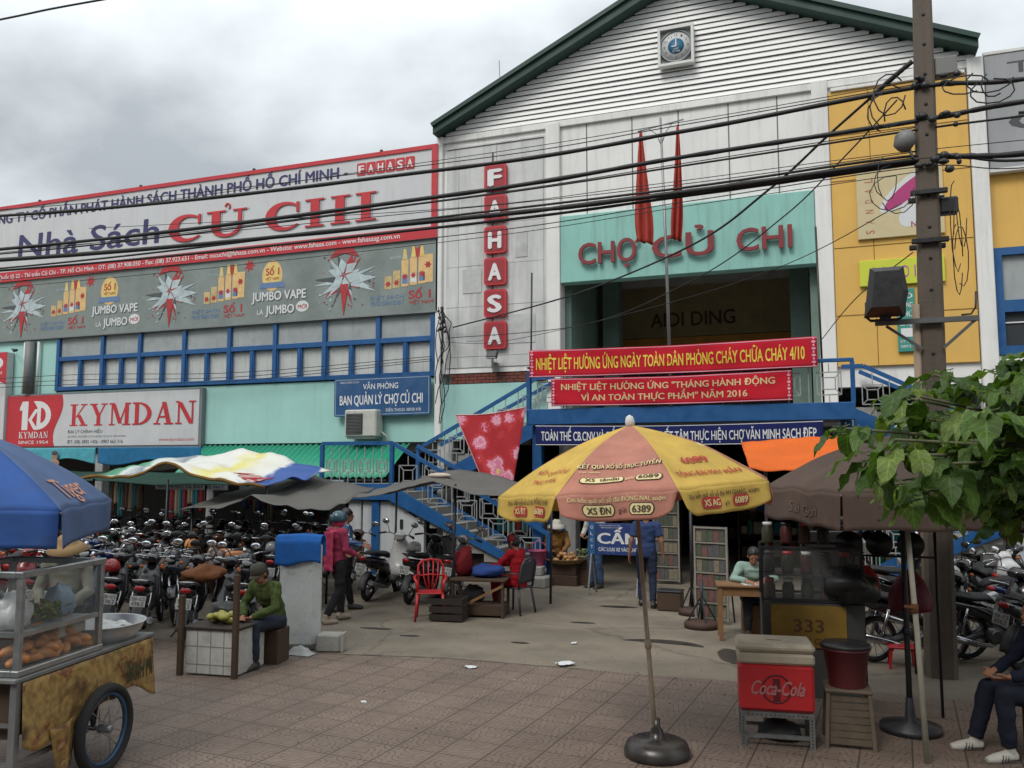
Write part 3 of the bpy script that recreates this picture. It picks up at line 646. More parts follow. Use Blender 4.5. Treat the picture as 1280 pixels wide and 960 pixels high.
for k in range(-3, 1):
    dx = k * period; r = random.Random(5)
    bx, bz = -11.75 + dx, 7.2
    for i in range(34):                       # burst of red and silver shards
        a = r.uniform(0, 2 * PI); l = r.uniform(.35, .95) * (1.0 if abs(math.sin(a)) > .5 else 1.15); w_ = r.uniform(.05, .16)
        m_ = red if i % 5 < 1 or (math.sin(a) > .6 and i % 2) else (sil if i % 4 else dk)
        s0 = r.uniform(.1, .5) * l; c_, s_ = math.cos(a), math.sin(a) * .82
        m_.add([(c_ * s0 - s_ * w_, s_ * s0 + c_ * w_, 0), (c_ * s0 * .7, s_ * s0 * .7, 0), (c_ * s0 + s_ * w_, s_ * s0 - c_ * w_, 0), (c_ * l, s_ * l, 0)], [(0, 1, 2, 3)], fp(bx, bz, .002 + i * .0003))
    for i in range(6):
        a = PI / 6 + i * 2 * PI / 6 + .2; sil.add([(.26 * math.cos(a - .5), .3 * math.sin(a - .5), 0), (.5 * math.cos(a), .46 * math.sin(a), 0), (.26 * math.cos(a + .5), .3 * math.sin(a + .5), 0), (0.05 * math.cos(a), 0.05 * math.sin(a), 0)], [(0, 1, 2, 3)], fp(bx, bz + .12, .013 + i * .0003))
    red.add([(-.45, .62, 0), (-.28, .82, 0), (0, .88, 0), (.28, .82, 0), (.45, .6, 0), (.25, .66, 0), (0, .72, 0), (-.25, .66, 0)], [tuple(range(8))[::-1]], fp(bx, bz - .02, .016))
    red.add([(-.12, 0, 0), (.0, -.85, 0), (.14, 0, 0)], [(0, 1, 2)], fp(bx, bz - .12, .0165))
    for i in range(46):                       # flying crumbs round the burst
        a, l, q = r.uniform(0, 6.28), r.uniform(.55, 1.12), r.uniform(.012, .04); (dk, sil, sil, red)[i % 4].add([(-q, 0, 0), (0, -q * .6, 0), (q, .2 * q, 0), (0, q, 0)], [(0, 1, 2, 3)], fp(bx + l * math.cos(a), bz + l * .75 * math.sin(a), .012 + i * .00005))
    disc(gold, -14.0 + dx, 7.48, .33, .42, .003); disc(yel, -14.0 + dx, 7.5, .27, .35, .005)
    blu.add([(-.42, -.06, 0), (.42, -.06, 0), (.36, .1, 0), (-.36, .1, 0)], [(0, 1, 2, 3)], fp(-14.0 + dx, 7.2, .007))
    red.text('Số 1', fp(-14.2 + dx, 7.5, .007), .42, .2, .03); red.text('VIỆT NAM', fp(-14.22 + dx, 7.36, .007), .44, .08, .01)
    star(red, -14.75 + dx, 7.82, .1, .19, 7, .003); star(red, -9.62 + dx, 7.74, .1, .2, 7, .003, .3)
    dk.text('JUMBO VAPE', fp(-14.62 + dx, 6.79, .003), 1.72, .25, .05); dk.text('JUMBO', fp(-14.16 + dx, 6.41, .003), .9, .24, .05)
    wht.text('JUMBO VAPE', fp(-14.64 + dx, 6.81, .006), 1.72, .25, .03); wht.text('JUMBO', fp(-14.18 + dx, 6.43, .006), .9, .24, .03); wht.text('LÀ', fp(-14.46 + dx, 6.43, .006), .2, .13, .02)
    disc(wht, -13.02 + dx, 6.58, .2, .15, .004); red.text('MỚI', fp(-13.16 + dx, 6.52, .006), .28, .11, .02)
    for i in range(5):                         # product line-up
        x = -10.55 + dx + i * .24; h_ = (.46, .62, .95, .98, .96)[i]
        (boxes if i < 2 else gold).add([(0, 0, 0), (.2, 0, 0), (.2, h_ * .72, 0), (0, h_ * .72, 0)], [(0, 1, 2, 3)], fp(x, 6.85 + .02 * i, .003 + i * .0005))
        if i >= 2:
            yel.add([(.03, 0, 0), (.17, 0, 0), (.13, h_ * .28, 0), (.06, h_ * .28, 0)], [(0, 1, 2, 3)], fp(x, 6.86 + .02 * i + h_ * .72, .004))
            (blu, wht, blu)[i - 2].add([(.02, .04, 0), (.18, .04, 0), (.18, .26, 0), (.02, .26, 0)], [(0, 1, 2, 3)], fp(x, 6.88 + .02 * i, .006))
        star(red, x + .1, 6.98 + .02 * i + (.12 if i > 1 else 0), .05, .09, 6, .0075)
    gold.add([(0, 0, 0), (.26, 0, 0), (.26, .72, 0), (0, .72, 0)], [(0, 1, 2, 3)], fp(-9.42 + dx - .02, 6.95, .006)); star(red, -9.32 + dx, 7.4, .06, .1, 6, .009)
    blu.text('DIỆT SẠCH', fp(-10.95 + dx, 6.6, .003), .95, .09, .01); blu.text('MUỖI GIÁN CHẠY', fp(-10.95 + dx, 6.44, .003), .95, .12, .02)
    red.text('Số 1', fp(-9.85 + dx, 6.56, .003), .6, .22, .03); red.text('VIỆT NAM', fp(-9.85 + dx, 6.42, .003), .68, .09, .015)
    sil.text('NGUYÊN LIỆU', fp(-10.4 + dx, 7.62, .003), .5, .07, .005)
for n_, m_, q in (('red_print', red, P_red), ('silver_print', sil, P_sil), ('yellow_print', yel, P_yel), ('blue_print', blu, P_blu), ('white_print', wht, P_wht), ('dark_print', dk, P_dk), ('gold_print', gold, mat('banner_gold', S(214, 178, 122), .5, var=.15, vs=8)), ('box_print', boxes, mat('banner_box', S(196, 172, 120), .5, var=.3, vs=9))):
    mm = MB(); mm.v = [v for v in m_.v if True]; mm.f = [f_ for f_ in m_.f if all(X0 < m_.v[i].x < X1 - .02 for i in f_)]; mm.mi = [0] * len(mm.f); mm.sm = [False] * len(mm.f)
    mm.build(n_, q, jb, world=True)

# --- mattress shop board and its upright companion
ky = thing('shop_sign', 'wide white and red mattress shop board under the left windows', 'sign', (-19.85, 18.9, 2.93))
MB().box(-23.47, -16.24, 18.82, 18.99, 2.92, 4.45, .01).build('panel', print_white, ky, world=True)
MB().box(-23.49, -16.22, 18.84, 18.99, 4.452, 4.5).box(-23.49, -16.22, 18.84, 18.99, 2.87, 2.918).box(-16.235, -16.16, 18.84, 18.99, 2.87, 4.5).build('frame', sign_edge, ky, world=True)
pts = [(0, 0)] + [(2.05 - .16 * math.sin(PI * i / 10 * 1.6 + .6) + .05 * i / 10, 1.53 * i / 10) for i in range(11)] + [(0, 1.53)]
MB().prism(pts, .006, fac(-23.47, 18.819, 2.92)).build('red_field', print_red, ky, world=True)
kw = MB(); o = fac(-22.95, 18.811, 3.42)
kw.add([(.1, 0, 0), (.34, 0, 0), (.34, .86, 0), (.1, .86, 0), (.0, .68, 0), (.0, .58, 0), (.1, .6, 0)], [tuple(range(7))], o)
kw.add([(.36, .3, .0005), (.62, .62, .0005), (.78, .62, .0005), (.5, .3, .0005), (.78, 0, .0005), (.6, 0, .0005)], [tuple(range(6))[::-1]], o)
dd = [(.7, 0)] + [(.72 + .55 * math.cos(R(a)), .43 + .43 * math.sin(R(a))) for a in range(-90, 91, 15)] + [(.55, .86), (.72, .66)]
inn = [(.86, .2)] + [(.86 + .2 * math.cos(R(a)), .43 + .23 * math.sin(R(a))) for a in range(-90, 91, 15)] + [(.86, .66)]
kw.add([(x, y, .001) for x, y in dd], [tuple(range(len(dd)))], o)
serif(kw, 'KYMDAN', fac(-22.95, 18.811, 3.17), 1.2, .19); kw.text('SINCE 1954', fac(-22.95, 18.811, 3.0), 1.2, .1, .01)
kw.build('white_lettering', ink_white, ky, world=True)
kr = MB(); kr.add([(x, y, .0025) for x, y in inn], [tuple(range(len(inn)))], o); serif(kr, 'KYMDAN', fac(-20.94, 18.817, 3.51), 4.6, .64); kr.text('www.kymdan.com', fac(-17.6, 18.817, 3.04), 1.24, .1, .0)
kr.build('red_lettering', print_red, ky, world=True)
kd = MB(); kd.text('ĐẠI LÝ CHÍNH HIỆU', fac(-20.99, 18.817, 3.3), 1.32, .09, .01); kd.text('KHU PHỐ 5, THỊ TRẤN CỦ CHI, HUYỆN CỦ CHI, TP. HỒ CHÍ MINH', fac(-20.99, 18.817, 3.17), 2.2, .055, 0); kd.text('ĐT: (08) 3892 1426 - 0907 663 316', fac(-20.99, 18.817, 3.0), 2.1, .1, .01)
kd.build('small_lettering', ink_dark, ky, world=True)
kv = thing('upright_sign', 'narrow upright white and red board at the left end of the mattress shop board', 'sign', (-24, 18.8, 2.9))
MB().box(-24.6, -23.52, 18.74, 18.98, 2.9, 5.82, .01).build('panel', print_white, kv, world=True)
pts = [(0, 1.0), (0, .14), (.25, .04), (.55, .02), (.85, .1), (1.08, .0), (1.08, 1.0)]
MB().prism(pts, .006, fac(-24.6, 18.739, 4.82)).build('red_field', print_red, kv, world=True)
kk = MB(); kk.text('kD', fac(-24.42, 18.731, 5.32), .72, .36, .06); kk.text('KYMDAN', fac(-24.42, 18.731, 5.14), .72, .1, .01); kk.build('white_lettering', ink_white, kv, world=True)
kr2 = MB()
for i, c in enumerate('KYMDAN'): serif(kr2, c, fac(-24.25, 18.737, 4.4 - i * .29), .4, .24)
kr2.build('red_lettering', print_red, kv, world=True)

# --- market office board
of = thing('office_sign', 'dark blue market office board with white letters, above the air conditioner', 'sign', (-10.55, 18.9, 3.6))
M_ = frame((-11.92, 18.86, 3.6), (2.73, 0, .02), (0, 0, 1))
MB().prism(rrect(2.74, .98, .06), .05, M_).build('panel', mat('sign_blue', S(40, 80, 124), .4, var=.12, vs=3, dirt=.25, dcol=S(90, 110, 130), ds=2), of, world=True)
fr = MB()
for x0, x1, y0, y1 in ((.03, 2.71, .03, .05), (.03, 2.71, .93, .95), (.03, .05, .051, .929), (2.69, 2.71, .051, .929)): fr.box(x0, x1, y0, y1, .05, .053, 0, M_)
fr.build('border', mat('sign_pale_blue', S(130, 152, 172), .5, var=.1), of, world=True)
ot = MB(); serif_font = lambda *a: None
ot.text('VĂN PHÒNG', at(M_, .85, .68, .0535), 1.0, .15, .01); ot.text('BAN QUẢN LÝ CHỢ CỦ CHI', at(M_, .17, .3, .0535), 2.36, .25, .022)
ot.text('ĐIỆN THOẠI: 38920 418', at(M_, 1.5, .1, .0535), .98, .08, .0); ot.text('UBND HUYỆN CỦ CHI', at(M_, .17, .85, .0535), .55, .05, 0)
ot.build('lettering', ink_white, of, world=True)

# --- upright tiles with white letters on the left bay
fh = thing('letter_tile_sign', 'column of six red tiles with white letters on the grey bay of the gabled hall', 'sign', (-7.49, 18.9, 5.18))
for i, c in enumerate('FAHASA'):
    zc = 9.1 - i * .786
    o = fac(-7.79, 18.96, zc)
    tile = MB().prism(rrect(.58, .67, .07), .09, o).build('letter_tile', print_red, fh, world=True)
    bd = MB().prism(rrect(.48, .57, .05), .006, at(o, .05, .05, .091)); bd.build('tile_field', red_letter, tile, world=True)
    MB().text(c, at(o, .14, .12, .098), .3, .42, .05, .02).build('letter', ink_white, tile, world=True)

# --- clock in the slatted gable
ck = thing('wall_clock', 'round white and blue clock in a square white frame on the gable slats', 'clock', (-3, 18.85, 11.55))
fr = MB()
for x0, x1, z0, z1 in ((-3.42, -2.6, 12.36, 12.42), (-3.42, -2.6, 11.5, 11.56), (-3.42, -3.36, 11.562, 12.358), (-2.66, -2.6, 11.562, 12.358)): fr.box(x0, x1, 18.74, 18.9, z0, z1)
fr.box(-3.41, -2.61, 18.895, 18.93, 11.51, 12.41); fr.build('frame', white_paint, ck, world=True)
c_ = Matrix.Translation((-3.01, 18.85, 11.96)) @ Matrix.Rotation(R(90), 4, 'X')
MB().lathe([(.385, -.04), (.385, .06), (.345, .06), (.345, .045)], 36, c_, cap=False).build('bezel', mat('bezel_grey', (.2, .22, .23), .4, .5), ck, world=True)
MB().lathe([(.3449, .02), (.3449, .045), (.001, .045)], 36, c_, cap=False).build('dial', mat('dial_white', (.52, .53, .52), .5, var=.08), ck, world=True)
MB().lathe([(.185, .0455), (.185, .05), (.001, .05)], 30, c_, cap=False).build('dial_centre', mat('dial_blue', S(28, 96, 128), .5, var=.1), ck, world=True)
hd = MB(); hd.box(-.012, .012, 0, .17, .053, .058, 0, c_); hd.box(-.1, 0, -.012, .012, .0585, .062, 0, c_); hd.text('CHỢ', at(c_, -.06, -.08, .0535), .12, .04, 0); hd.text('CỦ CHI', at(c_, -.085, -.14, .0535), .17, .04, 0)
hd.build('hand', ink_white, ck, world=True)
nm = MB()
for i in range(12):
    a = PI / 2 - i * PI / 6; nm.text(str(i or 12), at(c_, .265 * math.cos(a) - (.022 if 0 < i < 10 else .035), .265 * math.sin(a) - .03, .0465), .044 if 0 < i < 10 else .07, .06, 0)
nm.build('numeral', ink_dark, ck, world=True)

# --- signs on the yellow panel
sl = thing('shop_board', 'square beige board with a pink bonnet drawing on the yellow panel, behind the utility pole', 'sign', (1.5, 18.85, 7.1))
o = fac(.7, 18.86, 7.08)
MB().box(.7, 2.34, 18.86, 18.925, 7.08, 8.6, .008).build('panel', mat('board_beige', S(196, 182, 142), .5, var=.08, dirt=.2, dcol=S(140, 126, 90), ds=1), sl, world=True)
def ellp(cx, cy, a, b_, rot, n=28): return [(cx + a * math.cos(t) * math.cos(rot) - b_ * math.sin(t) * math.sin(rot), cy + a * math.cos(t) * math.sin(rot) + b_ * math.sin(t) * math.cos(rot)) for t in (2 * PI * i / n for i in range(n))]
q = MB()
for n_, (e, d) in enumerate(((ellp(.98, .98, .68, .22, R(40)), .002), (ellp(1.02, .42, .26, .2, R(50)), .0022), (ellp(.93, .52, .09, .16, 0), .0024))): q.add([(x, y, d) for x, y in e], [tuple(range(len(e)))], o)
q.build('white_print', mat('print_pale', (.6, .62, .62), .5, var=.1), sl, world=True)
q = MB(); e = ellp(1.0, .96, .6, .15, R(39)); q.add([(x, y, .004) for x, y in e], [tuple(range(len(e)))], o); q.build('pink_print', mat('print_pink', S(168, 48, 110), .5, var=.12), sl, world=True)
q = MB(); Ml = o @ Matrix.Translation((.32, .1, .002)) @ Matrix.Rotation(R(90), 4, 'Z')
for i, c in enumerate('SANDAL'): q.text(c, at(Ml, i * .22, 0), .075, .17, -.004)
q.text('N', at(o, 1.02, .18, .004), .1, .12, .02); q.build('red_lettering', mat('print_brick', S(158, 66, 64), .5, var=0), sl, world=True)
lm = thing('shop_board', 'lime green board with thin magenta letters under the beige board', 'sign', (1.5, 18.85, 6.08))
MB().box(.7, 2.3, 18.85, 18.925, 6.08, 6.62, .008).build('panel', mat('board_lime', S(196, 204, 62), .45, var=.08, dirt=.15, dcol=S(120, 130, 40)), lm, world=True)
q = MB()
for i, c in enumerate('CONDI'): q.text(c, fac(.9 + i * .21, 18.846, 6.22), .11 if c != 'I' else .025, .26, -.006)
q.build('lettering', mat('print_magenta', S(176, 70, 150), .5, var=0), lm, world=True)
tv = thing('upright_sign', 'narrow teal upright board with white letters on the yellow panel, below the lime board', 'sign', (1.5, 18.85, 4.68))
MB().box(1.38, 1.72, 18.86, 18.925, 4.68, 5.98, .006).build('panel', mat('board_teal', S(58, 140, 128), .45, var=.1), tv, world=True)
q = MB()
for i, c in enumerate(('BÒ', 'ĐÔNG', 'PHÚ', 'CHỢ')): q.text(c, fac(1.42, 18.857, 5.78 - i * .19), .26, .11, .01)
q.box(1.44, 1.66, 18.853, 18.858, 4.98, 5.16); q.text('ĐT 08', fac(1.42, 18.857, 4.86), .2, .06, 0); q.text('3892', fac(1.42, 18.857, 4.76), .2, .06, 0)
q.build('lettering', ink_white, tv, world=True)

# --- shop house at the right end
rh = thing('shop_house', 'yellow shop house with blue windows right of the gabled hall', 'building', (6, 19.3, 0))
w = MB(); w.box(3.2, 12, 19.15, 19.4, 6.74, 8.3); w.box(3.2, 12, 19.16, 19.4, 0, 4.55); w.box(3.2, 12, 30, 30.3, 0, 10.6); w.box(11.7, 12, 19.4, 30, 0, 10.6); w.box(3.2, 12, 19.4, 30, 10.4, 10.6)
w.build('wall', yellow_wall, rh, world=True)
MB().box(3.2, 12, 19.12, 19.15, 4.0, 4.54).build('plaster_band', white_wall, rh, world=True)
for x0 in (3.2, 5.3, 7.4, 9.5):
    f = MB(); f.box(x0, x0 + .16, 19.1, 19.35, 4.56, 6.73); f.box(x0 + 1.94, x0 + 2.098, 19.1, 19.35, 4.56, 6.73); f.box(x0 + .161, x0 + 1.939, 19.1, 19.35, 6.58, 6.73); f.box(x0 + .161, x0 + 1.939, 19.1, 19.35, 5.42, 5.66); f.box(x0 + .161, x0 + 1.939, 19.1, 19.35, 4.56, 4.74)
    fr = f.build('window', blue_paint, rh, world=True)
    MB().box(x0 + .165, x0 + 1.935, 19.2, 19.22, 5.662, 6.578).build('upper_pane', trans_p, fr, world=True)
    MB().box(x0 + .165, x0 + 1.935, 19.2, 19.21, 4.742, 5.418).build('pane', mat('dark_glass', (.05, .055, .06), .08, var=0, spec=.6), fr, world=True)
    MB().box(x0 + .165, x0 + 1.935, 19.17, 19.19, 5.2, 5.225).build('curtain_rail', ink_white, fr, world=True)
g = thing('roof_board', 'large faded grey board with dark letter fragments on the right shop house', 'sign', (6, 19.1, 8.3))
MB().box(3.22, 12, 19.0, 19.14, 8.34, 10.72, .01).m(1).box(3.2, 12, 18.98, 19.2, 10.722, 10.8, .01).m(1).box(3.2, 12, 18.97, 19.14, 8.25, 8.338, .01).build('panel', [mat('board_faded', (.30, .31, .32), .6, var=.12, vs=1.2, dirt=.4, dcol=(.2, .2, .2), streak=True, ds=.8), white_paint], g, world=True)
q = MB(); q.text('TRẦN', fac(3.62, 18.995, 10.28), 2.2, .26, 0); q.text('CAFÉ', fac(3.62, 18.995, 9.1), 3.0, .36, .02); q.build('lettering', ink_dark, g, world=True)
sg = thing('notice_board', 'small whitewashed notice board with grey writing on the shop house wall under the blue window', 'sign', (3.8, 19.1, 4.0))
MB().box(3.32, 4.6, 19.06, 19.118, 3.7, 4.45, .005).build('panel', mat('notice_white', (.36, .37, .37), .8, var=.35, vs=7, dirt=.5, ds=4), sg, world=True)
MB().text('ĐC 65', fac(3.5, 19.056, 4.2), .9, .16, 0).build('lettering', ink_white, sg, world=True)
# ------------------------------------------------------------------ entrance landing and the two outdoor staircases
grille_grey = mat('grille_grey', (.34, .36, .36), .5, .3, var=.15, vs=8, dirt=.35, dcol=(.16, .13, .1), ds=5)
stair_conc = mat('stair_concrete', (.30, .29, .27), .85, var=.2, vs=2, dirt=.4, ds=1.5)
MX = -2.69
def motif(mb, c, ax, s, up=(0, 0, 1), w=.02):
    """square grille panel: two nested squares joined by diagonals"""
    c, ax, up = Vector(c), Vector(ax).normalized(), Vector(up)
    def P(a, b_): return c + ax * (a * s) + up * (b_ * s)
    for k in (.5, .26):
        q = [P(-k, -k), P(k, -k), P(k, k), P(-k, k)]
        for i in range(4): mb.bar(q[i], q[(i + 1) % 4], w, w, up=(0, 1, 0))
    for a, b_ in ((1, 1), (1, -1), (-1, 1), (-1, -1)): mb.bar(P(a * .26, b_ * .26), P(a * .5, b_ * .5), w * .8, w * .8, up=(0, 1, 0))
def rail_grille(p0, p1, h, n):
    """posts and square panels of one railing run, foot line p0->p1, height h"""
    mb = MB(); p0, p1 = Vector(p0), Vector(p1); ax = Vector((p1.x - p0.x, p1.y - p0.y, 0)); 
    for i in range(n):
        t = (i + .5) / n; c = p0.lerp(p1, t)
        motif(mb, c + Vector((0, 0, h * .46)), ax, min(h * .56, ax.length / n * .62))
        s = min(h * .56, ax.length / n * .62) / 2
        mb.bar(c, c + Vector((0, 0, h * .46 - s)), .018, .018, up=(0, 1, 0)); mb.bar(c + Vector((0, 0, h * .46 + s)), c + Vector((0, 0, h - .03)), .018, .018, up=(0, 1, 0))
        if i: 
            q = p0.lerp(p1, i / n); mb.bar(q, q + Vector((0, 0, h - .03)), .016, .016, up=(0, 1, 0))
    return mb
land = thing('entrance_landing', 'blue edged first-floor landing on blue posts in front of the market entrance', 'landing', (MX, 16.5, 0))
MB().box(-5.78, .4, 16.62, 18.87, 3.26, 3.5).box(-5.84, -.14, 18.88, 19.3, 3.26, 3.498).build('slab', stair_conc, land, world=True)
MB().box(-5.84, .46, 16.46, 16.62, 3.2, 3.52, .01).build('edge_beam', blue_paint, land, world=True)
for x in (-5.68, .3): MB().box(x - .1, x + .1, 16.66, 16.86, 0, 3.2, .01).build('post', blue_paint, land, world=True)
MB().box(-5.84, .46, 16.5, 16.56, 4.26, 4.33, .01).build('handrail', blue_paint, land, world=True)
for x in (-5.81, -4.3, -2.69, -1.1, .43): MB().box(x - .04, x + .04, 16.5, 16.58, 3.522, 4.26).build('rail_post', blue_paint, land, world=True)
for a, b_ in ((-5.76, -4.36), (-4.24, -2.75), (-2.63, -1.16), (-1.04, .38)): rail_grille((a, 16.54, 3.53), (b_, 16.54, 3.53), .74, 2).build('grille', grille_grey, land, world=True)
def staircase(sg, label):
    X = lambda d: MX + sg * d                 # d metres away from the middle of the entrance
    st = thing('outdoor_staircase', label, 'staircase', (X(5), 16.5, 0))
    def bx(mb, a, b_, *r): return mb.box(min(X(a), X(b_)), max(X(a), X(b_)), *r)
    tr = MB()
    for i in range(11): bx(tr, 2.85 + i * .315, 2.85 + (i + 1) * .315 + .02, 16.58, 17.66, max(0, i * .165 - .12), (i + 1) * .1625)
    for i in range(9): bx(tr, 6.3 - (i + 1) * .345, 6.3 - i * .345 + .02, 17.78, 18.86, 1.95 + i * .172 - .14, 1.95 + (i + 1) * .172)
    tr.build('steps', stair_conc, st, world=True)
    bx(MB(), 6.32, 8.1, 16.58, 18.86, 1.76, 1.95).build('half_landing', stair_conc, st, world=True)
    eb = MB(); bx(eb, 6.34, 8.1, 16.5, 16.58, 1.62, 1.97); bx(eb, 8.1, 8.16, 16.5, 18.86, 1.62, 1.97); eb.build('edge_beam', blue_paint, st, world=True)
    def stringer(y0, d0, z0, d1, z1, h):
        m_ = MB(); vs = [(X(d), y, z) for y in (y0, y0 + .07) for d, z in ((d0, z0), (d1, z1), (d1, z1 - h), (d0, max(z0 - h, .0)))]
        m_.add(vs, [(0, 1, 2, 3), (7, 6, 5, 4), (0, 4, 5, 1), (1, 5, 6, 2), (2, 6, 7, 3), (3, 7, 4, 0)]); o = m_.build('stringer', blue_paint, st, world=True); clean(o.data)
    stringer(16.5, 2.72, .1, 6.34, 1.97, .36); stringer(17.668, 2.75, .12, 6.3, 1.95, .3); stringer(17.745, 6.32, 1.9, 3.14, 3.5, .36)
    def handrail(y, pts): 
        m_ = MB()
        for (d0, z0), (d1, z1) in zip(pts, pts[1:]): m_.bar((X(d0), y, z0), (X(d1), y, z1), .055, .08)
        m_.build('handrail', blue_paint, st, world=True)
    handrail(16.54, ((2.7, .98), (6.3, 2.86), (8.08, 2.86))); handrail(17.66, ((2.7, .98), (6.25, 2.82)))
    handrail(17.75, ((6.15, 2.82), (3.35, 4.3), (2.95, 4.3))); handrail(18.8, ((6.2, 2.86), (3.3, 4.3)))
    for d, y, z0, z1 in ((2.7, 16.54, 0, .98), (6.3, 16.54, 1.972, 2.83), (8.08, 16.54, 1.972, 2.83), (6.25, 17.7, 1.952, 2.8), (2.7, 17.66, 0, .98)):
        bx(MB(), d - .04, d + .04, y - .04, y + .04, z0, z1).build('newel_post', blue_paint, st, world=True)
    for y, a, b_, n in ((16.54, (2.75, .12), (6.25, 1.95), 5), (17.75, (6.2, 2.0), (3.2, 3.5), 5), (16.541, (6.34, 1.97), (8.04, 1.97), 4), (17.69, (2.75, .12), (6.2, 1.93), 5)):
        rail_grille((X(a[0]), y, a[1]), (X(b_[0]), y, b_[1]), .84, n).build('grille', grille_grey, st, world=True)
    w_ = MB(); q = [(X(7.05), 0), (X(5.55), 0), (X(5.55), 1.12), (X(6.3), 1.58), (X(7.05), 1.6)]
    vs = [(x, y, z) for y in (16.62, 16.74) for x, z in q]
    w_.add(vs, [(0, 1, 2, 3, 4), (9, 8, 7, 6, 5)] + [(i, (i + 1) % 5, 5 + (i + 1) % 5, 5 + i) for i in range(5)]); o = w_.build('support_wall', mat('stair_white', (.50, .52, .53), .8, var=.12, vs=1.5, dirt=.4, streak=True, ds=1.2), st, world=True); clean(o.data)
    bx(MB(), 6.62, 6.8, 16.56, 16.618, 0, 1.6).build('blue_strip', blue_paint, st, world=True)
    bx(MB(), 6.05, 6.12, 16.6, 16.618, 1.0, 1.2).build('meter_box', dark_steel, st, world=True)
    bx(MB(), 7.1, 7.42, 16.62, 16.9, 0, 1.62, .01).build('pillar', MATS['stair_white'], st, world=True)
    return st
staircase(-1, 'blue railed concrete staircase climbing left of the market entrance')
staircase(1, 'blue railed concrete staircase climbing right of the market entrance')
# low stone steps at the foot of the left staircase
t = thing('stone_step', 'grey stone block beside the vegetable baskets at the foot of the left stairs', 'step', (-5.6, 16.1, 0))
MB().box(-.55, .35, -.25, .25, 0, .2, .02).build('block', concrete, t); MB().box(-.4, .2, 0, .25, .2, .38, .02).build('upper_block', concrete, t)

# ------------------------------------------------------------------ cloth banners
def sag_banner(name, label, x0, x1, z0, z1, y, m, tilt=0.0, group=None, wave=.03, th=.006):
    b_ = thing(name, label, 'banner', ((x0 + x1) / 2, y, z0))
    def fn(u, v):
        x = x0 + (x1 - x0) * u; z = z0 + (z1 - z0) * v + tilt * (u - .5) - .02 * math.sin(PI * u) * (1 + v)
        return (x, y - wave * (math.sin(u * 17 + v * 2) * .4 + noise.noise((u * 9, v * 2, x0)) * .9) - .01, z)
    MB().grid(fn, 60, 8, th).build('cloth', m, b_, world=True)
    def M(px, pz):   # lettering placed on the cloth
        return fn((px - x0) / (x1 - x0), (pz - z0) / (z1 - z0))
    return b_, fn
def cloth_text(mb, s, fn, x0, x1, z0, z1, lx0, lx1, lz, h, bold, off=.006):
    vs, fs, W_ = text2d(s); k = h / .73
    for c_, (ox, oy) in enumerate(((0, 0), (-bold, 0), (bold, 0), (0, bold * .6), (0, -bold * .6)) if bold > 0 else ((0, 0),)):
        P = []
        for x, yv in vs:
            X_ = lx0 + (lx1 - lx0) * (x + ox / W_); Z_ = lz + (yv + oy) * k; p = Vector(fn((X_ - x0) / (x1 - x0), (Z_ - z0) / (z1 - z0))); P.append((p.x, p.y - off - .0003 * c_, p.z))
        mb.add(P, fs)
red_cloth = cloth('banner_red_cloth', S(186, 32, 48), var=.12, vs=2, bump=.15)
gold_ink = mat('gold_ink', S(226, 200, 70), .5, var=.1, vs=6); tan_ink = mat('tan_ink', S(216, 186, 140), .5, var=.1, vs=6); pink_ink = mat('pink_ink', S(220, 150, 170), .5, var=.1)
navy_cloth = cloth('banner_navy_cloth', S(30, 38, 92), var=.12, vs=2, bump=.15)
def edge_lines(mb, fn, n=60, a=.012, b_=.975, off=.008):
    for v0, v1 in ((.0 + .02, .05), (.95, .98)):
        P = []
        for i in range(n + 1):
            for v in (v0, v1): p = Vector(fn(i / n, v)); P.append((p.x, p.y - off, p.z))
        mb.add(P, [(i * 2, i * 2 + 2, i * 2 + 3, i * 2 + 1) for i in range(n)])
def scallops(mb, fn, n=9, off=.008):
    for u0 in (.006, .985):
        for i in range(n):
            P = []
            for k in range(8):
                t = 2 * PI * k / 8; p = Vector(fn(u0 + .004 + .0035 * math.cos(t) * (1 + i % 2), (i + .5) / n + .045 * math.sin(t))); P.append((p.x, p.y - off - .0004 * (i % 2), p.z))
            mb.add(P, [tuple(range(8))])
b1 = (-5.75, -.16, 4.17, 4.74); ba, fn = sag_banner('fire_safety_banner', 'upper red cloth banner with one line of yellow letters across the landing railing', *b1, 16.42, red_cloth)
m_ = MB(); cloth_text(m_, 'NHIỆT LIỆT HƯỞNG ỨNG NGÀY TOÀN DÂN PHÒNG CHÁY CHỮA CHÁY 4/10', fn, *b1, -5.6, -.38, 4.33, .25, .022); m_.build('lettering', gold_ink, ba, world=True)
m_ = MB(); edge_lines(m_, fn); scallops(m_, fn); m_.build('trim', pink_ink, ba, world=True)
b2 = (-5.28, -.62, 3.57, 4.14); ba, fn = sag_banner('food_safety_banner', 'lower red cloth banner with two lines of pale gold letters', *b2, 16.43, red_cloth)
m_ = MB(); cloth_text(m_, 'NHIỆT LIỆT HƯỞNG ỨNG "THÁNG HÀNH ĐỘNG', fn, *b2, -5.07, -.92, 3.9, .13, .022); cloth_text(m_, 'VÌ AN TOÀN THỰC PHẨM" NĂM 2016', fn, *b2, -4.65, -1.42, 3.68, .13, .022); m_.build('lettering', tan_ink, ba, world=True)
m_ = MB(); edge_lines(m_, fn); scallops(m_, fn); m_.build('trim', pink_ink, ba, world=True)
b3 = (-5.62, -.1, 2.78, 3.19); ba, fn = sag_banner('market_banner', 'navy cloth banner with white letters hung under the landing beam', *b3, 16.43, navy_cloth, wave=.012)
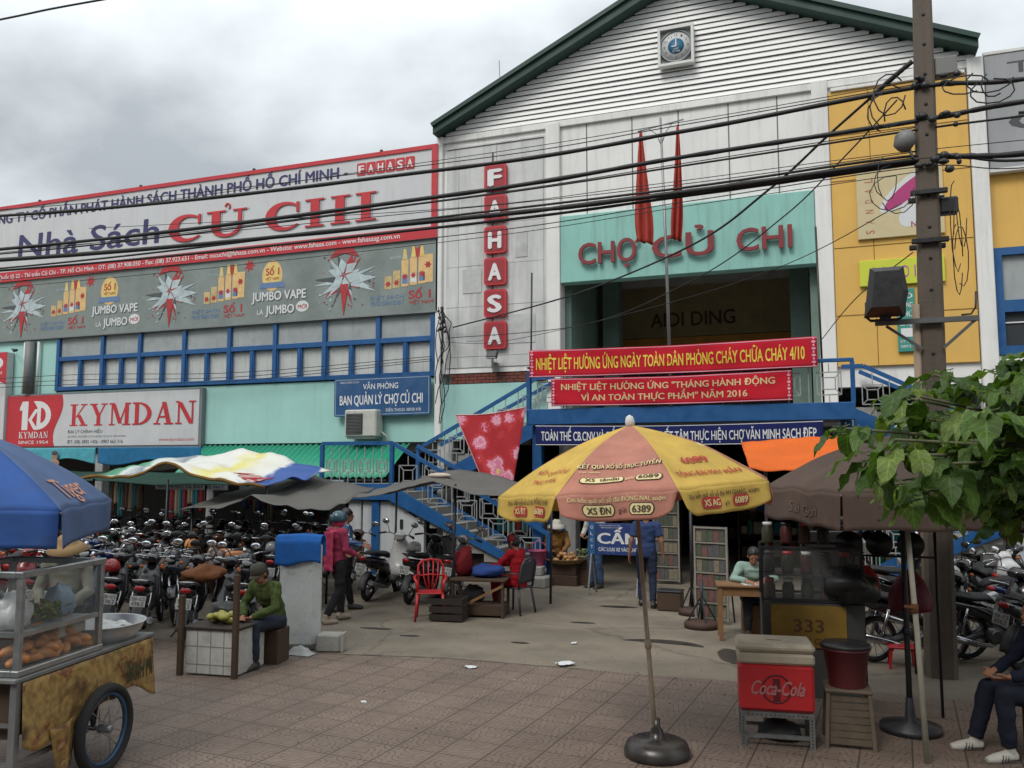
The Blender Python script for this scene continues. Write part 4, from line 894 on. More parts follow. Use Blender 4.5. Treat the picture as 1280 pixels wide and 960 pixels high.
m_ = MB(); cloth_text(m_, 'TOÀN THỂ CB.CNV VÀ TIỂU THƯƠNG QUYẾT TÂM THỰC HIỆN CHỢ VĂN MINH SẠCH ĐẸP', fn, *b3, -5.5, -.22, 2.88, .19, .02); m_.build('lettering', ink_white, ba, world=True)
m_ = MB(); edge_lines(m_, fn); m_.build('trim', ink_white, ba, world=True)
# printed flower cloth tied to the upper flight of the left stairs
def flower_mat():
    m = bpy.data.materials.new('flower_cloth'); m.use_nodes = True; t = m.node_tree; N = t.nodes; L = t.links; b = N['Principled BSDF']; b.inputs['Roughness'].default_value = .85
    c = N.new('ShaderNodeTexCoord'); v = N.new('ShaderNodeTexVoronoi'); v.inputs['Scale'].default_value = 2.6; v.inputs['Randomness'].default_value = .75; L.new(c.outputs['Object'], v.inputs['Vector'])
    n = N.new('ShaderNodeTexNoise'); n.inputs['Scale'].default_value = 22; L.new(c.outputs['Object'], n.inputs['Vector'])
    a = N.new('ShaderNodeMath'); a.operation = 'MULTIPLY_ADD'; L.new(n.outputs[0], a.inputs[0]); a.inputs[1].default_value = .35; L.new(v.outputs['Distance'], a.inputs[2])
    r = N.new('ShaderNodeValToRGB'); L.new(a.outputs[0], r.inputs[0]); e = r.color_ramp.elements; r.color_ramp.interpolation = 'CONSTANT'
    e[0].position = 0; e[0].color = (*S(206, 186, 110), 1); e[1].position = .31; e[1].color = (*S(206, 120, 150), 1)
    for p, cc in ((.48, S(222, 160, 176)), (.57, S(206, 120, 150)), (.62, S(186, 52, 56)), (.74, S(170, 38, 46))): k = e.new(p); k.color = (*cc, 1)
    L.new(r.outputs[0], b.inputs['Base Color']); return m
fc = thing('flower_cloth', 'red cloth printed with pink and yellow flowers hanging from the left stair rail', 'cloth', (-6.6, 16.36, 2))
def fcf(u, v):
    xt = -7.38 + 1.56 * u; xb = -6.72 + .66 * u; x = xb + (xt - xb) * v
    return (x, 16.37 - .05 * math.sin(u * 9 + v) * (1 - v * .5) - .06 * (1 - v), 2.02 + (3.43 + .13 * u - .05 * math.sin(PI * u) - 2.02) * v)
MB().grid(fcf, 30, 30, .006).build('cloth', flower_mat(), fc, world=True)
hm = MB(); hm.tube([fcf(i / 20, 1.0) for i in range(21)], .016, 6); hm.tube([fcf(0, i / 20) for i in range(21)], .012, 6); hm.build('hem', cloth('hem_pink', S(206, 150, 150)), fc, world=True)
# flagpole with a crossbar and two drooping flags
fl = thing('flagpole', 'thin steel flagpole with a crossbar rising from the landing in front of the teal fascia', 'flagpole', (-2.9, 16.45, 3.5))
MB().tube([(-2.86, 16.47, 3.52), (-2.9, 16.45, 6.5), (-2.96, 16.4, 9.3)], [.035, .03, .022], 8).build('pole', grey_steel, fl, world=True)
cb = MB(); cb.tube([(-3.42, 16.4, 9.08), (-2.5, 16.4, 9.2)], .014, 6); cb.tube([(-3.2, 16.4, 9.1), (-3.05, 16.4, 8.98), (-2.96, 16.4, 8.75)], .01, 6); cb.tube([(-2.72, 16.4, 9.17), (-2.85, 16.4, 9.0), (-2.95, 16.4, 8.75)], .01, 6)
cb.build('crossbar', grey_steel, fl, world=True)
flag_red = cloth('flag_red', S(188, 80, 70), bump=.1, transl=.25)
def flag(x, wd, seed, label):
    f = thing('flag', label, 'flag', (x, 16.38, 9.05), group='flags on the flagpole')
    def fn(u, v):
        z = 9.06 - 2.25 * v; w_ = .05 + wd * min(1, v * 1.15) * (1 - .25 * max(0, v - .75) / .25); t = (u - .5)
        tail = .09 * u * min(1, v * 2)
        return (x + w_ * t + .1 * v * v * (1 if seed % 2 else -1) * .6, 16.38 + .07 * math.sin(t * 14 + seed + v * 2) * min(1, .2 + v), z - tail)
    MB().grid(fn, 18, 30, .004).build('cloth', flag_red, f, world=True)
    MB().tube([(x, 16.39, 9.1), (x, 16.385, 9.0)], .012, 6).build('tie', dark_steel, f, world=True)
flag(-3.36, .38, 1, 'wider red flag drooping from the left end of the crossbar')
flag(-2.62, .22, 2, 'narrow red flag drooping from the right end of the crossbar')

# ------------------------------------------------------------------ fittings on the facades
ac = thing('air_conditioner', 'white outdoor air conditioner unit with a dark grille under the office board', 'air conditioner', (-11, 18.6, 3.05))
MB().box(-11.46, -10.55, 18.56, 18.92, 3.08, 3.76, .03).build('casing', mat('ac_white', (.50, .50, .46), .5, var=.1, vs=3, dirt=.4, dcol=(.2, .17, .12), ds=3), ac, world=True)
g = MB(); g.box(-11.4, -10.93, 18.545, 18.558, 3.14, 3.66)
g2 = MB()
for i in range(14): g2.box(-11.39, -10.94, 18.53, 18.5445, 3.16 + i * .036, 3.172 + i * .036)
grl = g.build('grille', dark_steel, ac, world=True); g2.build('grille_bars', grey_steel, grl, world=True)
MB().box(-11.4, -10.6, 18.6, 18.98, 3.03, 3.078).build('bracket', grey_steel, ac, world=True)
MB().tube([(-10.54, 18.8, 3.2), (-10.4, 18.85, 3.1), (-10.38, 18.96, 2.6), (-10.4, 18.96, 1.9)], .03, 8).build('pipe', mat('pipe_foam', (.35, .36, .34), .8, var=.1), ac, world=True)
fl2 = thing('floodlight', 'small black floodlight on a bracket under the letter tiles', 'floodlight', (-7.45, 18.7, 4.8))
MB().cbox((0, 0, 0), (.27, .1, .2), .02, 0, Matrix.Translation((-7.48, 18.66, 5.0)) @ Matrix.Rotation(R(-28), 4, 'X')).build('housing', black_plastic, fl2, world=True)
MB().box(-7.5, -7.46, 18.68, 18.94, 4.78, 4.84).box(-7.55, -7.41, 18.84, 18.95, 4.6, 4.83, .01).build('bracket', grey_steel, fl2, world=True)
MB().cbox((0, 0, 0), (.23, .01, .16), 0, 0, Matrix.Translation((-7.48, 18.615, 4.975)) @ Matrix.Rotation(R(-28), 4, 'X')).build('glass', mat('lamp_glass', (.2, .22, .23), .1, var=0, spec=.7), fl2, world=True)
rd = thing('steel_rod', 'thin dark steel rod standing on the landing beside the left white pilaster', 'rod', (-6.4, 18.5, 3.5)); MB().tube([(-6.46, 18.5, 3.3), (-6.42, 18.5, 6.87)], .022, 6).build('rod', dark_steel, rd, world=True); MB().box(-6.52, -6.4, 18.44, 18.99, 4.6, 4.64).build('bracket', dark_steel, rd, world=True)
rd = thing('steel_rod', 'thin dark steel rod standing at the right end of the landing, before the teal fascia', 'rod', (-.2, 17, 3.5)); MB().tube([(-.08, 17.2, 3.5), (-.12, 17.2, 7.0)], .02, 6).build('rod', dark_steel, rd, world=True); MB().box(-.14, -.02, 17.14, 17.26, 3.5, 3.54).build('foot', dark_steel, rd, world=True)
an = thing('roof_antenna', 'thin lightning rod on the roof slope left of the gable', 'antenna', (-7.8, 20, 11)); MB().tube([(-7.78, 20, 11.2), (-7.84, 20, 13.0)], .014, 5).build('rod', grey_steel, an, world=True); MB().box(-7.85, -7.71, 19.93, 20.07, 11.16, 11.2).build('foot', grey_steel, an, world=True)
pp = thing('drain_pipe', 'thick grey drain pipe between two white pipes at the left end of the teal wing', 'pipe', (-23, 18.9, 2.9))
MB().tube([(-22.72, 18.85, 4.52), (-22.72, 18.85, 6.1)], .14, 10).build('grey_pipe', mat('pipe_grey', (.16, .165, .17), .6, var=.1), pp, world=True)
for x in (-22.98, -22.42): MB().tube([(x, 18.9, 4.52), (x, 18.9, 6.1)], .04, 8).build('white_pipe', white_paint, pp, world=True)
sl_ = thing('sign_lamp', 'small curved lamp arm over the upright mattress sign', 'lamp', (-23.4, 18.9, 5.8)); MB().tube([(-23.5, 18.95, 5.84), (-23.3, 18.7, 5.9), (-23.05, 18.6, 5.86)], .015, 6).build('arm', dark_steel, sl_, world=True); MB().ell((-23.0, 18.58, 5.83), (.1, .06, .05)).build('head', dark_steel, sl_, world=True)

# ------------------------------------------------------------------ awnings and cloths at the front of the left wing
green_sheet = mat('green_sheet', S(38, 142, 112), .45, var=.15, vs=2, dirt=.35, dcol=(.04, .12, .1), ds=1.2)
ga = thing('corrugated_awning', 'green corrugated awning sloping out under the teal wing beside the stairs', 'awning', (-12.8, 18.5, 2))
def gaf(u, v): x = -16.1 + 6.3 * u; return (x, 18.97 - 1.25 * v, 2.9 - .82 * v + .022 * math.sin(x * 2 * PI / .17))
MB().grid(gaf, 296, 2, .006).build('sheet', green_sheet, ga, world=True)
MB().box(-16.1, -9.8, 17.74, 17.78, 2.0, 2.04).box(-16.1, -9.8, 18.3, 18.34, 2.36, 2.4).build('purlin', dark_steel, ga, world=True)
def flat_cloth(name, label, cat, fn, m, nu=24, nv=12, th=.008):
    t = thing(name, label, cat, tuple(Vector(fn(.5, 1)))); MB().grid(fn, nu, nv, th).build('cloth', m, t, world=True); return t
cs = thing('shop_strip_sign', 'white strip board with red and blue lettering under the green awning', 'sign', (-15.7, 17.7, 1.75))
MB().box(-16.6, -14.3, 17.7, 17.73, 1.74, 2.1).build('panel', print_white, cs, world=True)
MB().text('HÒA VIỆT', fac(-16.2, 17.697, 1.92), 1.6, .13, .02).build('red_lettering', print_red, cs, world=True)
MB().text('NHẬN GIỮ XE ĐẠP XE MÁY', fac(-16.5, 17.697, 1.79), 2.1, .07, .01).build('blue_lettering', print_navy, cs, world=True)
cs2 = thing('shop_strip_sign', 'pale strip board with faint grey print between the green awning and the grey tarp', 'sign', (-13, 17.6, 1.75))
MB().box(-13.9, -10.9, 17.66, 17.69, 1.74, 2.02).build('panel', mat('strip_pale', S(150, 170, 178), .6, var=.2, vs=3), cs2, world=True)
m_ = MB(); m_.text('CỬA HÀNG VẢI SỢI', fac(-13.7, 17.657, 1.8), 2.2, .12, .01); m_.build('lettering', mat('strip_ink', S(84, 108, 120), .6, var=0), cs2, world=True)
blue_cloth = cloth('blue_cloth', S(44, 108, 150)); teal_cloth = cloth('teal_cloth', S(84, 164, 178))
c1 = flat_cloth('shop_cloth', 'teal cloth strip draped under the left half of the mattress board', 'cloth', lambda u, v: (-22.4 + 2.9 * u, 18.4 - .05 * math.sin(u * 11), 2.86 - (.4 + .1 * math.sin(u * 7)) * v), teal_cloth)
MB().ell((-20.9, 18.33, 2.62), (.11, .012, .14)).ell((-20.9, 18.32, 2.42), (.2, .012, .12)).build('portrait_print', mat('portrait', S(150, 120, 100), .7, var=.1), c1, world=True)
MB().ell((-20.9, 18.32, 2.72), (.12, .012, .07)).build('hair_print', ink_dark, c1, world=True)
flat_cloth('shop_cloth', 'dark blue cloth strip draped under the right half of the mattress board', 'cloth', lambda u, v: (-19.3 + 3.6 * u, 18.35 - .05 * math.sin(u * 13), 2.86 - (.42 + .08 * math.sin(u * 9)) * v), blue_cloth)
def tarp(name, label, cat, pts, m, poles=(), sag=.12, wr=.05, seed=0, th=.01, n=26, cat_pole=dark_steel):
    """cloth over four corners (order: front left, front right, back right, back left) with a raised middle"""
    A, B, C_, D = [Vector(p) for p in pts[:4]]; peak = pts[4] if len(pts) > 4 else 0
    t = thing(name, label, cat, ((A.x + B.x) / 2, (A.y + D.y) / 2, 0))
    def fn(u, v):
        p = A.lerp(B, u).lerp(D.lerp(C_, u), v)
        p.z += peak * (1 - abs(2 * u - 1)) - sag * math.sin(PI * u) * math.sin(PI * v) - sag * .6 * abs(math.sin(2 * PI * u)) * (1 - v)
        p.z += wr * noise.noise((u * 5 + seed, v * 4, seed)) + wr * .4 * noise.noise((u * 13 + seed, v * 3, seed + 5)); p.y += wr * noise.noise((u * 6, 9, seed))
        return p
    MB().grid(fn, n, n // 2, th).build('sheet', m, t, world=True)
    for x, y, h in poles: MB().tube([(x, y, 0), (x + .03, y, h)], .022, 7).build('pole', cat_pole, t, world=True)
    return t, fn
tp, _ = tarp('grey_tarp', 'sagging dark grey tarp over the parked motorbikes, beside the green awning', 'tarp', [(-11.5, 12.9, 1.55), (-8.05, 12.6, 1.62), (-8.3, 14.6, 1.95), (-11.6, 15.1, 1.95), .22], tarp_grey, ((-11.4, 13.1, 1.6), (-8.2, 12.8, 1.62)), .1, .09, 3)
tp, _ = tarp('grey_tarp', 'wide dark grey tarp stretched in front of the left stairs over the red chair', 'tarp', [(-7.35, 12.2, 1.86), (-4.5, 12.3, 1.84), (-4.9, 14.3, 2.05), (-8.0, 14.6, 1.98), .3], tarp_grey, ((-5.72, 12.6, 2.08), (-4.6, 14.2, 2.0), (-7.8, 14.5, 1.9)), .08, .06, 8)
sf_ = MB(); sf_.ell((-6.35, 13.4, 2.2), (.22, .14, .05)); sf_.build('bundle', cloth('pale_bundle', (.5, .42, .36)), tp, world=True)
# printed advertising sheet used as a roof over the bikes
def ad_mat():
    m = bpy.data.materials.new('printed_sheet'); m.use_nodes = True; t = m.node_tree; N = t.nodes; L = t.links; b = N['Principled BSDF']; b.inputs['Roughness'].default_value = .55
    c = N.new('ShaderNodeTexCoord'); s = N.new('ShaderNodeSeparateXYZ'); n = N.new('ShaderNodeTexNoise'); n.inputs['Scale'].default_value = 1.4; n.inputs['Detail'].default_value = 3; L.new(c.outputs['Object'], n.inputs['Vector'])
    L.new(c.outputs['Object'], s.inputs[0]); a = N.new('ShaderNodeMath'); a.operation = 'MULTIPLY_ADD'; L.new(n.outputs[0], a.inputs[0]); a.inputs[1].default_value = 1.3; L.new(s.outputs[0], a.inputs[2])
    mr = N.new('ShaderNodeMapRange'); mr.inputs[1].default_value = -2.4; mr.inputs[2].default_value = 3.9; L.new(a.outputs[0], mr.inputs[0])
    r = N.new('ShaderNodeValToRGB'); L.new(mr.outputs[0], r.inputs[0]); e = r.color_ramp.elements; e[0].position = 0; e[0].color = (*S(206, 196, 120), 1); e[1].position = .99; e[1].color = (*S(226, 214, 150), 1)
    for p, cc in ((.1, S(214, 208, 150)), (.13, S(58, 120, 92)), (.21, S(84, 150, 120)), (.24, S(200, 205, 202)), (.33, S(120, 130, 140)), (.36, S(205, 208, 200)), (.58, S(212, 212, 204)), (.62, S(208, 200, 110)), (.66, S(212, 210, 196)), (.76, S(210, 212, 205)), (.78, S(48, 84, 150)), (.92, S(48, 84, 150)), (.94, S(214, 214, 206))): k = e.new(p); k.color = (*cc, 1)
    L.new(r.outputs[0], b.inputs['Base Color']); return m
pt, fnp = tarp('printed_sheet', 'crumpled white, yellow and blue printed sheet roped up over the parked motorbikes', 'tarp', [(-14.4, 13.2, 2.12), (-9.75, 13.1, 2.0), (-9.3, 14.6, 2.28), (-14.0, 15.2, 2.5), .32], ad_mat(), ((-14.2, 13.4, 2.1), (-9.8, 13.2, 2.0), (-12.2, 13.3, 2.1)), .1, .16, 21, n=40)
m_ = MB(); edge = [fnp(i / 40, 0) for i in range(41)]; m_.tube([p + Vector((0, -.01, -.015)) for p in edge], [(.02, .03 + .02 * abs(noise.noise((i * .4, 2, 0)))) for i in range(41)], 6); m_.build('rolled_edge', cloth('edge_brown', S(122, 92, 50)), pt, world=True)
m_ = MB(); vs, fs, _ = text2d('VIÊN'); m_.add([fnp(.78 + .13 * x, .12 + .5 * y) + Vector((0, -.01, .012)) for x, y in vs], fs); m_.build('red_lettering', print_red, pt, world=True)

tarp_green = cloth('tarp_dark_green', S(34, 62, 52), var=.2, vs=2)
tarp('shade_tarp', 'long dark green shade tarp over the back rows of the left bike park', 'tarp', [(-20.5, 15.0, 2.0), (-11.2, 14.9, 1.95), (-11.4, 17.4, 2.06), (-21, 17.8, 2.2), .06], tarp_green, ((-20, 15.2, 2.0), (-16.5, 15.1, 1.98), (-12.8, 15.1, 1.95)), .06, .05, 31)  # green front edge exists; the rest of the sheet is added to darken bikes
# ------------------------------------------------------------------ utility pole, its fittings and the cables
pole_conc = mat('pole_concrete', S(98, 88, 78), .85, var=.25, vs=3, dirt=.5, dcol=(.05, .045, .04), streak=True, ds=2, bump=.25, bs=40)
PX, PY = 1.1, 11.0
def pole_c(z): return Vector((PX + .02 * z * .9 - .0, PY + .015 * z, z))
up = thing('utility_pole', 'tall weathered concrete utility pole carrying all the black cables', 'utility pole', (PX, PY, 0))
mb = MB(); r0, r1 = .165, .09
pts = [pole_c(z) for z in (0, 3, 6, 9.6)]
vs = []
for i, c in enumerate(pts):
    r_ = r0 + (r1 - r0) * c.z / 9.6
    for a, b_ in ((-1, -.72), (-.72, -1), (.72, -1), (1, -.72), (1, .72), (.72, 1), (-.72, 1), (-1, .72)): vs.append((c.x + a * r_, c.y + b_ * r_, c.z))
mb.add(vs, [(i * 8 + j, i * 8 + (j + 1) % 8, (i + 1) * 8 + (j + 1) % 8, (i + 1) * 8 + j) for i in range(3) for j in range(8)] + [tuple(range(24, 32))])
mb.build('shaft', pole_conc, up, world=True)
hl = MB()
for z in [3.3 + .38 * k for k in range(15)]:
    c = pole_c(z); r_ = r0 + (r1 - r0) * z / 9.6; hl.lathe([(.022, -.002), (.022, .002)], 8, Matrix.Translation((c.x, c.y - r_ - .001, z)) @ Matrix.Rotation(R(90), 4, 'X'))
hl.build('bolt_holes', mat('hole_dark', (.02, .02, .02), .9, var=0), up, world=True)
for z in (5.03, 5.62):
    c = pole_c(z); MB().box(c.x - .2, c.x + .2, c.y - .19, c.y - .13, z - .03, z + .03, .008).box(c.x - .2, c.x + .2, c.y + .13, c.y + .19, z - .03, z + .03, .008).build('steel_clamp', dark_steel, up, world=True)
c = pole_c(4.08)
MB().box(c.x - .62, c.x + .48, c.y - .2, c.y - .15, 4.04, 4.1).bar((c.x + .44, c.y - .17, 4.05), (c.x + .1, c.y - .17, 3.74), .035, .035).bar((c.x - .5, c.y - .17, 4.03), (c.x - .12, c.y - .17, 3.74), .03, .03).build('crossarm', mat('arm_grey', (.15, .155, .16), .6, .4, var=.2), up, world=True)
MB().tube([(c.x + .3, c.y - .18, 4.115), (c.x + .4, c.y - .18, 4.12), (c.x + .45, c.y - .18, 4.2), (c.x + .46, c.y - .18, 4.38)], .012, 6).build('hook', black_plastic, up, world=True)
MB().tube([(c.x - .2, c.y - .1, 0), (c.x - .17, c.y - .09, 2.5), (c.x - .165, c.y - .09, 4.28)], .045, 10).build('conduit', mat('conduit_tan', S(156, 138, 118), .7, var=.15), up, world=True)
c = pole_c(5.45)
MB().box(c.x + .12, c.x + .32, c.y - .1, c.y + .06, 5.36, 5.56, .02).build('junction_box', black_plastic, up, world=True)
c = pole_c(7.05)
MB().box(c.x + .12, c.x + .36, c.y - .08, c.y + .1, 7.08, 7.3, .01).build('meter_box', mat('box_grey', (.18, .18, .17), .6, var=.15), up, world=True)
sp = MB(); r = random.Random(3)
for zc in (6.98, 6.5, 6.05, 5.95):
    c = pole_c(zc)
    for i in range(7): sp.ell((c.x + r.uniform(-.12, .34), c.y - .16 + r.uniform(-.04, .04), zc + r.uniform(-.1, .08)), (r.uniform(.03, .07), .03, r.uniform(.025, .05)), 7, 5)
sp.build('cable_clamps', black_plastic, up, world=True)
lp = MB(); c = pole_c(6.3); lp.lathe([(.03, -.14), (.1, -.1), (.13, .02), (.08, .1), (.03, .13)], 12, Matrix.Translation((c.x - .24, c.y - .12, 6.3)) @ Matrix.Rotation(R(24), 4, 'Y')); lp.tube([(c.x - .2, c.y - .12, 6.2), (c.x - .16, c.y - .12, 6.06)], .018, 6)
lp.build('insulator', mat('insulator_grey', (.17, .17, .165), .45, var=.25), up, world=True)
fl3 = thing('floodlight', 'large black floodlight seen from behind on the crossarm of the utility pole', 'floodlight', (.66, 10.75, 4.1))
fm = MB(); vs = [(-.17, 0, .29), (.19, 0, .29), (.235, 0, -.02), (.17, 0, -.29), (-.25, 0, -.29)]
n = 5; fr_ = [(x, -.02, z) for x, y, z in vs]; bk_ = [(x * .72, -.2, z * .72) for x, y, z in vs]; ft_ = [(x, .05, z) for x, y, z in vs]
fm.add(ft_ + fr_ + bk_, [(0, 1, 2, 3, 4)[::-1], (10, 11, 12, 13, 14)] + [(i, (i + 1) % 5, 5 + (i + 1) % 5, 5 + i) for i in range(5)] + [(5 + i, 5 + (i + 1) % 5, 10 + (i + 1) % 5, 10 + i) for i in range(5)], Matrix.Translation((.68, 10.72, 4.41)))
o = fm.build('housing', mat('floodlight_black', (.022, .022, .024), .55, var=.4, vs=9), fl3, world=True); clean(o.data)
MB().tube([(.46, 10.74, 4.3), (.46, 10.74, 4.12), (.5, 10.74, 4.08), (.8, 10.74, 4.08), (.86, 10.74, 4.13), (.88, 10.74, 4.36)], .018, 6).box(.6, .72, 10.7, 10.82, 4.06, 4.15).build('yoke', dark_steel, fl3, world=True)
def cable(pts, r_, label, n=14, group='cables on the utility pole', lumps=0):
    P = [Vector(p) for p in pts]; out = []
    for i in range(len(P) - 1):          # Catmull-Rom through the measured points
        p0, p1, p2, p3 = P[max(i - 1, 0)], P[i], P[i + 1], P[min(i + 2, len(P) - 1)]
        for k in range(n):
            t = k / n; out.append(.5 * ((2 * p1) + (p2 - p0) * t + (2 * p0 - 5 * p1 + 4 * p2 - p3) * t * t + (3 * p1 - p0 - 3 * p2 + p3) * t ** 3))
    out.append(P[-1]); m_ = MB()
    rr = [r_ * (1 + lumps * noise.noise((i * .7, r_ * 300, 0))) for i in range(len(out))]
    m_.tube(out, [q * .85 for q in rr], 6)
    o = m_.build('overhead_cable', cable_mat); o['label'] = label; o['category'] = 'cable'; o['group'] = group; return o
cable_mat = mat('cable_black', (.012, .012, .013), .6, var=.1)
def cy(x): return PY + .0005 * (x - 1) 
def run(l, r_, label, **k): return cable([(x, cy(x) + (y if len(p) > 2 else 0), z) for p in l for x, z, y in [(p[0], p[1], p[2] if len(p) > 2 else 0)]], r_, label, **k)
ends = lambda z0, z1: [(-30, z1)]
TH, TN = 'thick black cable bundle', 'thin black cable'
def r3(zp, z2, z5, z14, z30, zr=None, off=0): return ([(2.26, zr, off), (5, zr + .03, off), (12, zr + .5, off)][::-1] if zr else []) + [(1.1, zp, off), (-1.62, z2, off), (-5.27, z5, off), (-14.15, z14, off), (-30, z30, off)]
run(r3(6.95, 6.8, 6.71, 6.95, 8.2, 6.87), .034, 'topmost thick cable bundle, crossing the white wall above the flags', lumps=.25)
run(r3(6.99, 6.89, 6.81, 7.07, 8.3), .008, 'thin cable running just above the topmost thick bundle')
run(r3(7.03, 6.93, 6.86, 6.88, 7.6), .006, 'thin cable crossing close above the topmost bundle at the left billboard')
run(r3(6.53, 6.45, 6.31, 6.32, 6.9, 6.6), .036, 'middle thick cable bundle, crossing the first red letter tile', lumps=.3)
run(r3(6.42, 6.33, 6.24, 6.23, 6.8, 6.43), .016, 'medium cable just under the middle thick bundle')
run(r3(6.47, 6.38, 6.27, 6.27, 6.7, None, .05), .007, 'hair thin cable between the middle bundle and the medium cable')
run(r3(6.05, 5.97, 5.95, 6.12, 6.9, 5.98), .042, 'lowest thick cable bundle, crossing the second letter tile', lumps=.3)
run(r3(6.1, 6.03, 6.0, 5.96, 6.4, 5.9), .02, 'medium cable riding on the lowest thick bundle')
run(r3(6.02, 5.93, 5.86, 5.93, 6.5, None, .04), .024, 'medium cable hanging just under the lowest thick bundle', lumps=.2)
run(r3(5.96, 5.84, 5.7, 5.75, 6.2, 5.81), .008, 'thin cable sagging below the lowest bundle over the teal fascia')
run(r3(6.15, 6.08, 6.1, 6.3, 7.0), .007, 'thin cable slightly above the lowest thick bundle')
run(r3(5.9, 5.78, 5.62, 5.6, 5.9), .006, 'lowest hair thin cable across the top of the grey banner')
run([(5.5, 6.05), (1.15, 6.16), (-2.2, 6.12), (-5.3, 6.12), (-12, 6.5)], .006, 'nearly level thin cable through the letter tiles')
cable([(1.08, PY - .15, 7.22), (.16, 11.4, 6.68), (-.7, 12.2, 6.25), (-2.1, 14.0, 6.0), (-5.2, 17.5, 6.05), (-8.6, 18.85, 5.75)], .02, 'diagonal cable dropping from the pole top across the teal fascia to the grey bay', group='cables from the pole to the buildings', lumps=.2)
cable([(1.08, PY - .15, 7.22), (.9, PY - .1, 7.1), (.6, PY + .1, 6.93)], .036, 'short thick wrapped end of the diagonal cable at the pole top', group='cables from the pole to the buildings', lumps=.3)
cable([(.9, PY - .12, 6.78), (.3, 11.3, 6.3), (-.5, 12.2, 5.85), (-2.0, 14.0, 5.45), (-4.8, 17.0, 5.3), (-8.8, 18.9, 5.5)], .011, 'second diagonal cable falling past the letters to the grey bay', group='cables from the pole to the buildings')
cable([(.9, PY - .1, 5.5), (-.6, 12.5, 5.2), (-3.2, 15, 5.15), (-7, 18, 5.2), (-8.8, 18.9, 5.4)], .007, 'thin low cable from the pole under the red letters to the grey bay', group='cables from the pole to the buildings')
cable([(1.0, PY - .1, 4.9), (.4, 12, 4.6), (-.05, 15, 4.5), (-.1, 17.2, 4.75)], .008, 'thin cable from the floodlight to the steel rod at the landing', group='cables from the pole to the buildings')
for dz, lb in ((0, 'upper'), (-.12, 'middle'), (-.22, 'lower')):
    cable([(-30, 18.5, 4.9 + dz), (-21, 18.6, 5.0 + dz * 1.3), (-15, 18.65, 4.85 + dz), (-9.15, 18.8, 5.05 + dz * .5)], .011, lb + ' thin cable slung in front of the blue window band', group='cables along the window band')
oc = cable([(-34, 11, 11.6), (-20, 11, 11.0), (-14.5, 11, 10.8), (-11.3, 11, 10.65), (1.4, 11.1, 9.9)], .022, 'single cable in the sky at the top left corner', group='cable in the sky')
def loops(name, label, c, n, seed, sx, sz, r_=.009):
    r = random.Random(seed); t = thing(name, label, 'cable coil', c)
    for i in range(n):
        a0 = r.uniform(0, 6.28); w_, h_ = r.uniform(.4, 1) * sx, r.uniform(.5, 1) * sz; ox, oz = r.uniform(-.3, .3) * sx, r.uniform(-.5, .3) * sz
        pts = [(ox + w_ * math.cos(a0 + k * .55) * .5, r.uniform(-.02, .02) - .02 * i, oz + h_ * math.sin(a0 + k * .55) * .5) for k in range(r.randint(6, 11))]
        MB().tube(pts, r_, 5).build('wire_loop', cable_mat, t)
    return t
loops('wire_tangle', 'tangle of looped wires left of the pole, below the pole top', (.86, 10.8, 6.75), 4, 1, .45, .6)
loops('wire_tangle', 'tangle of connectors and looped wires right of the pole on the top bundle', (1.75, 10.8, 6.75), 4, 2, .5, .4)
loops('wire_tangle', 'loose wire loops hanging before the pink bonnet board', (.75, 10.8, 5.75), 4, 3, .5, .6, .006)
loops('wire_tangle', 'loose wires hanging down the right side of the pole', (1.5, 10.85, 5.3), 5, 4, .2, 1.2, .006)
loops('wire_tangle', 'coil of black cable hung on the bundle before the grey roof board', (2.25, 10.85, 6.4), 3, 5, .28, .3, .018)
wt_ = thing('wire_tangle', 'bundle of black wires clipped to the white pilaster between the wing and the grey bay', 'cable coil', (-8.8, 18.8, 5.3))
r = random.Random(9)
for i in range(9):
    x = -8.9 + r.uniform(-.06, .12); pts = [(x + r.uniform(-.06, .06) + (.25 * math.sin(PI * k / 6) * (i % 3 == 0)), 18.8 - .02 * i, 6.25 - k * (.2 + .07 * (i % 4))) for k in range(8)]
    MB().tube(pts, .012, 5).build('wire', cable_mat, wt_, world=True)
bx = MB()
for i in range(14): bx.ell((-8.85 + r.uniform(-.12, .12), 18.78 - r.uniform(0, .08), 5.95 + r.uniform(-.35, .3)), (r.uniform(.02, .05), .03, r.uniform(.02, .06)), 6, 5)
bx.build('connectors', black_plastic, wt_, world=True)

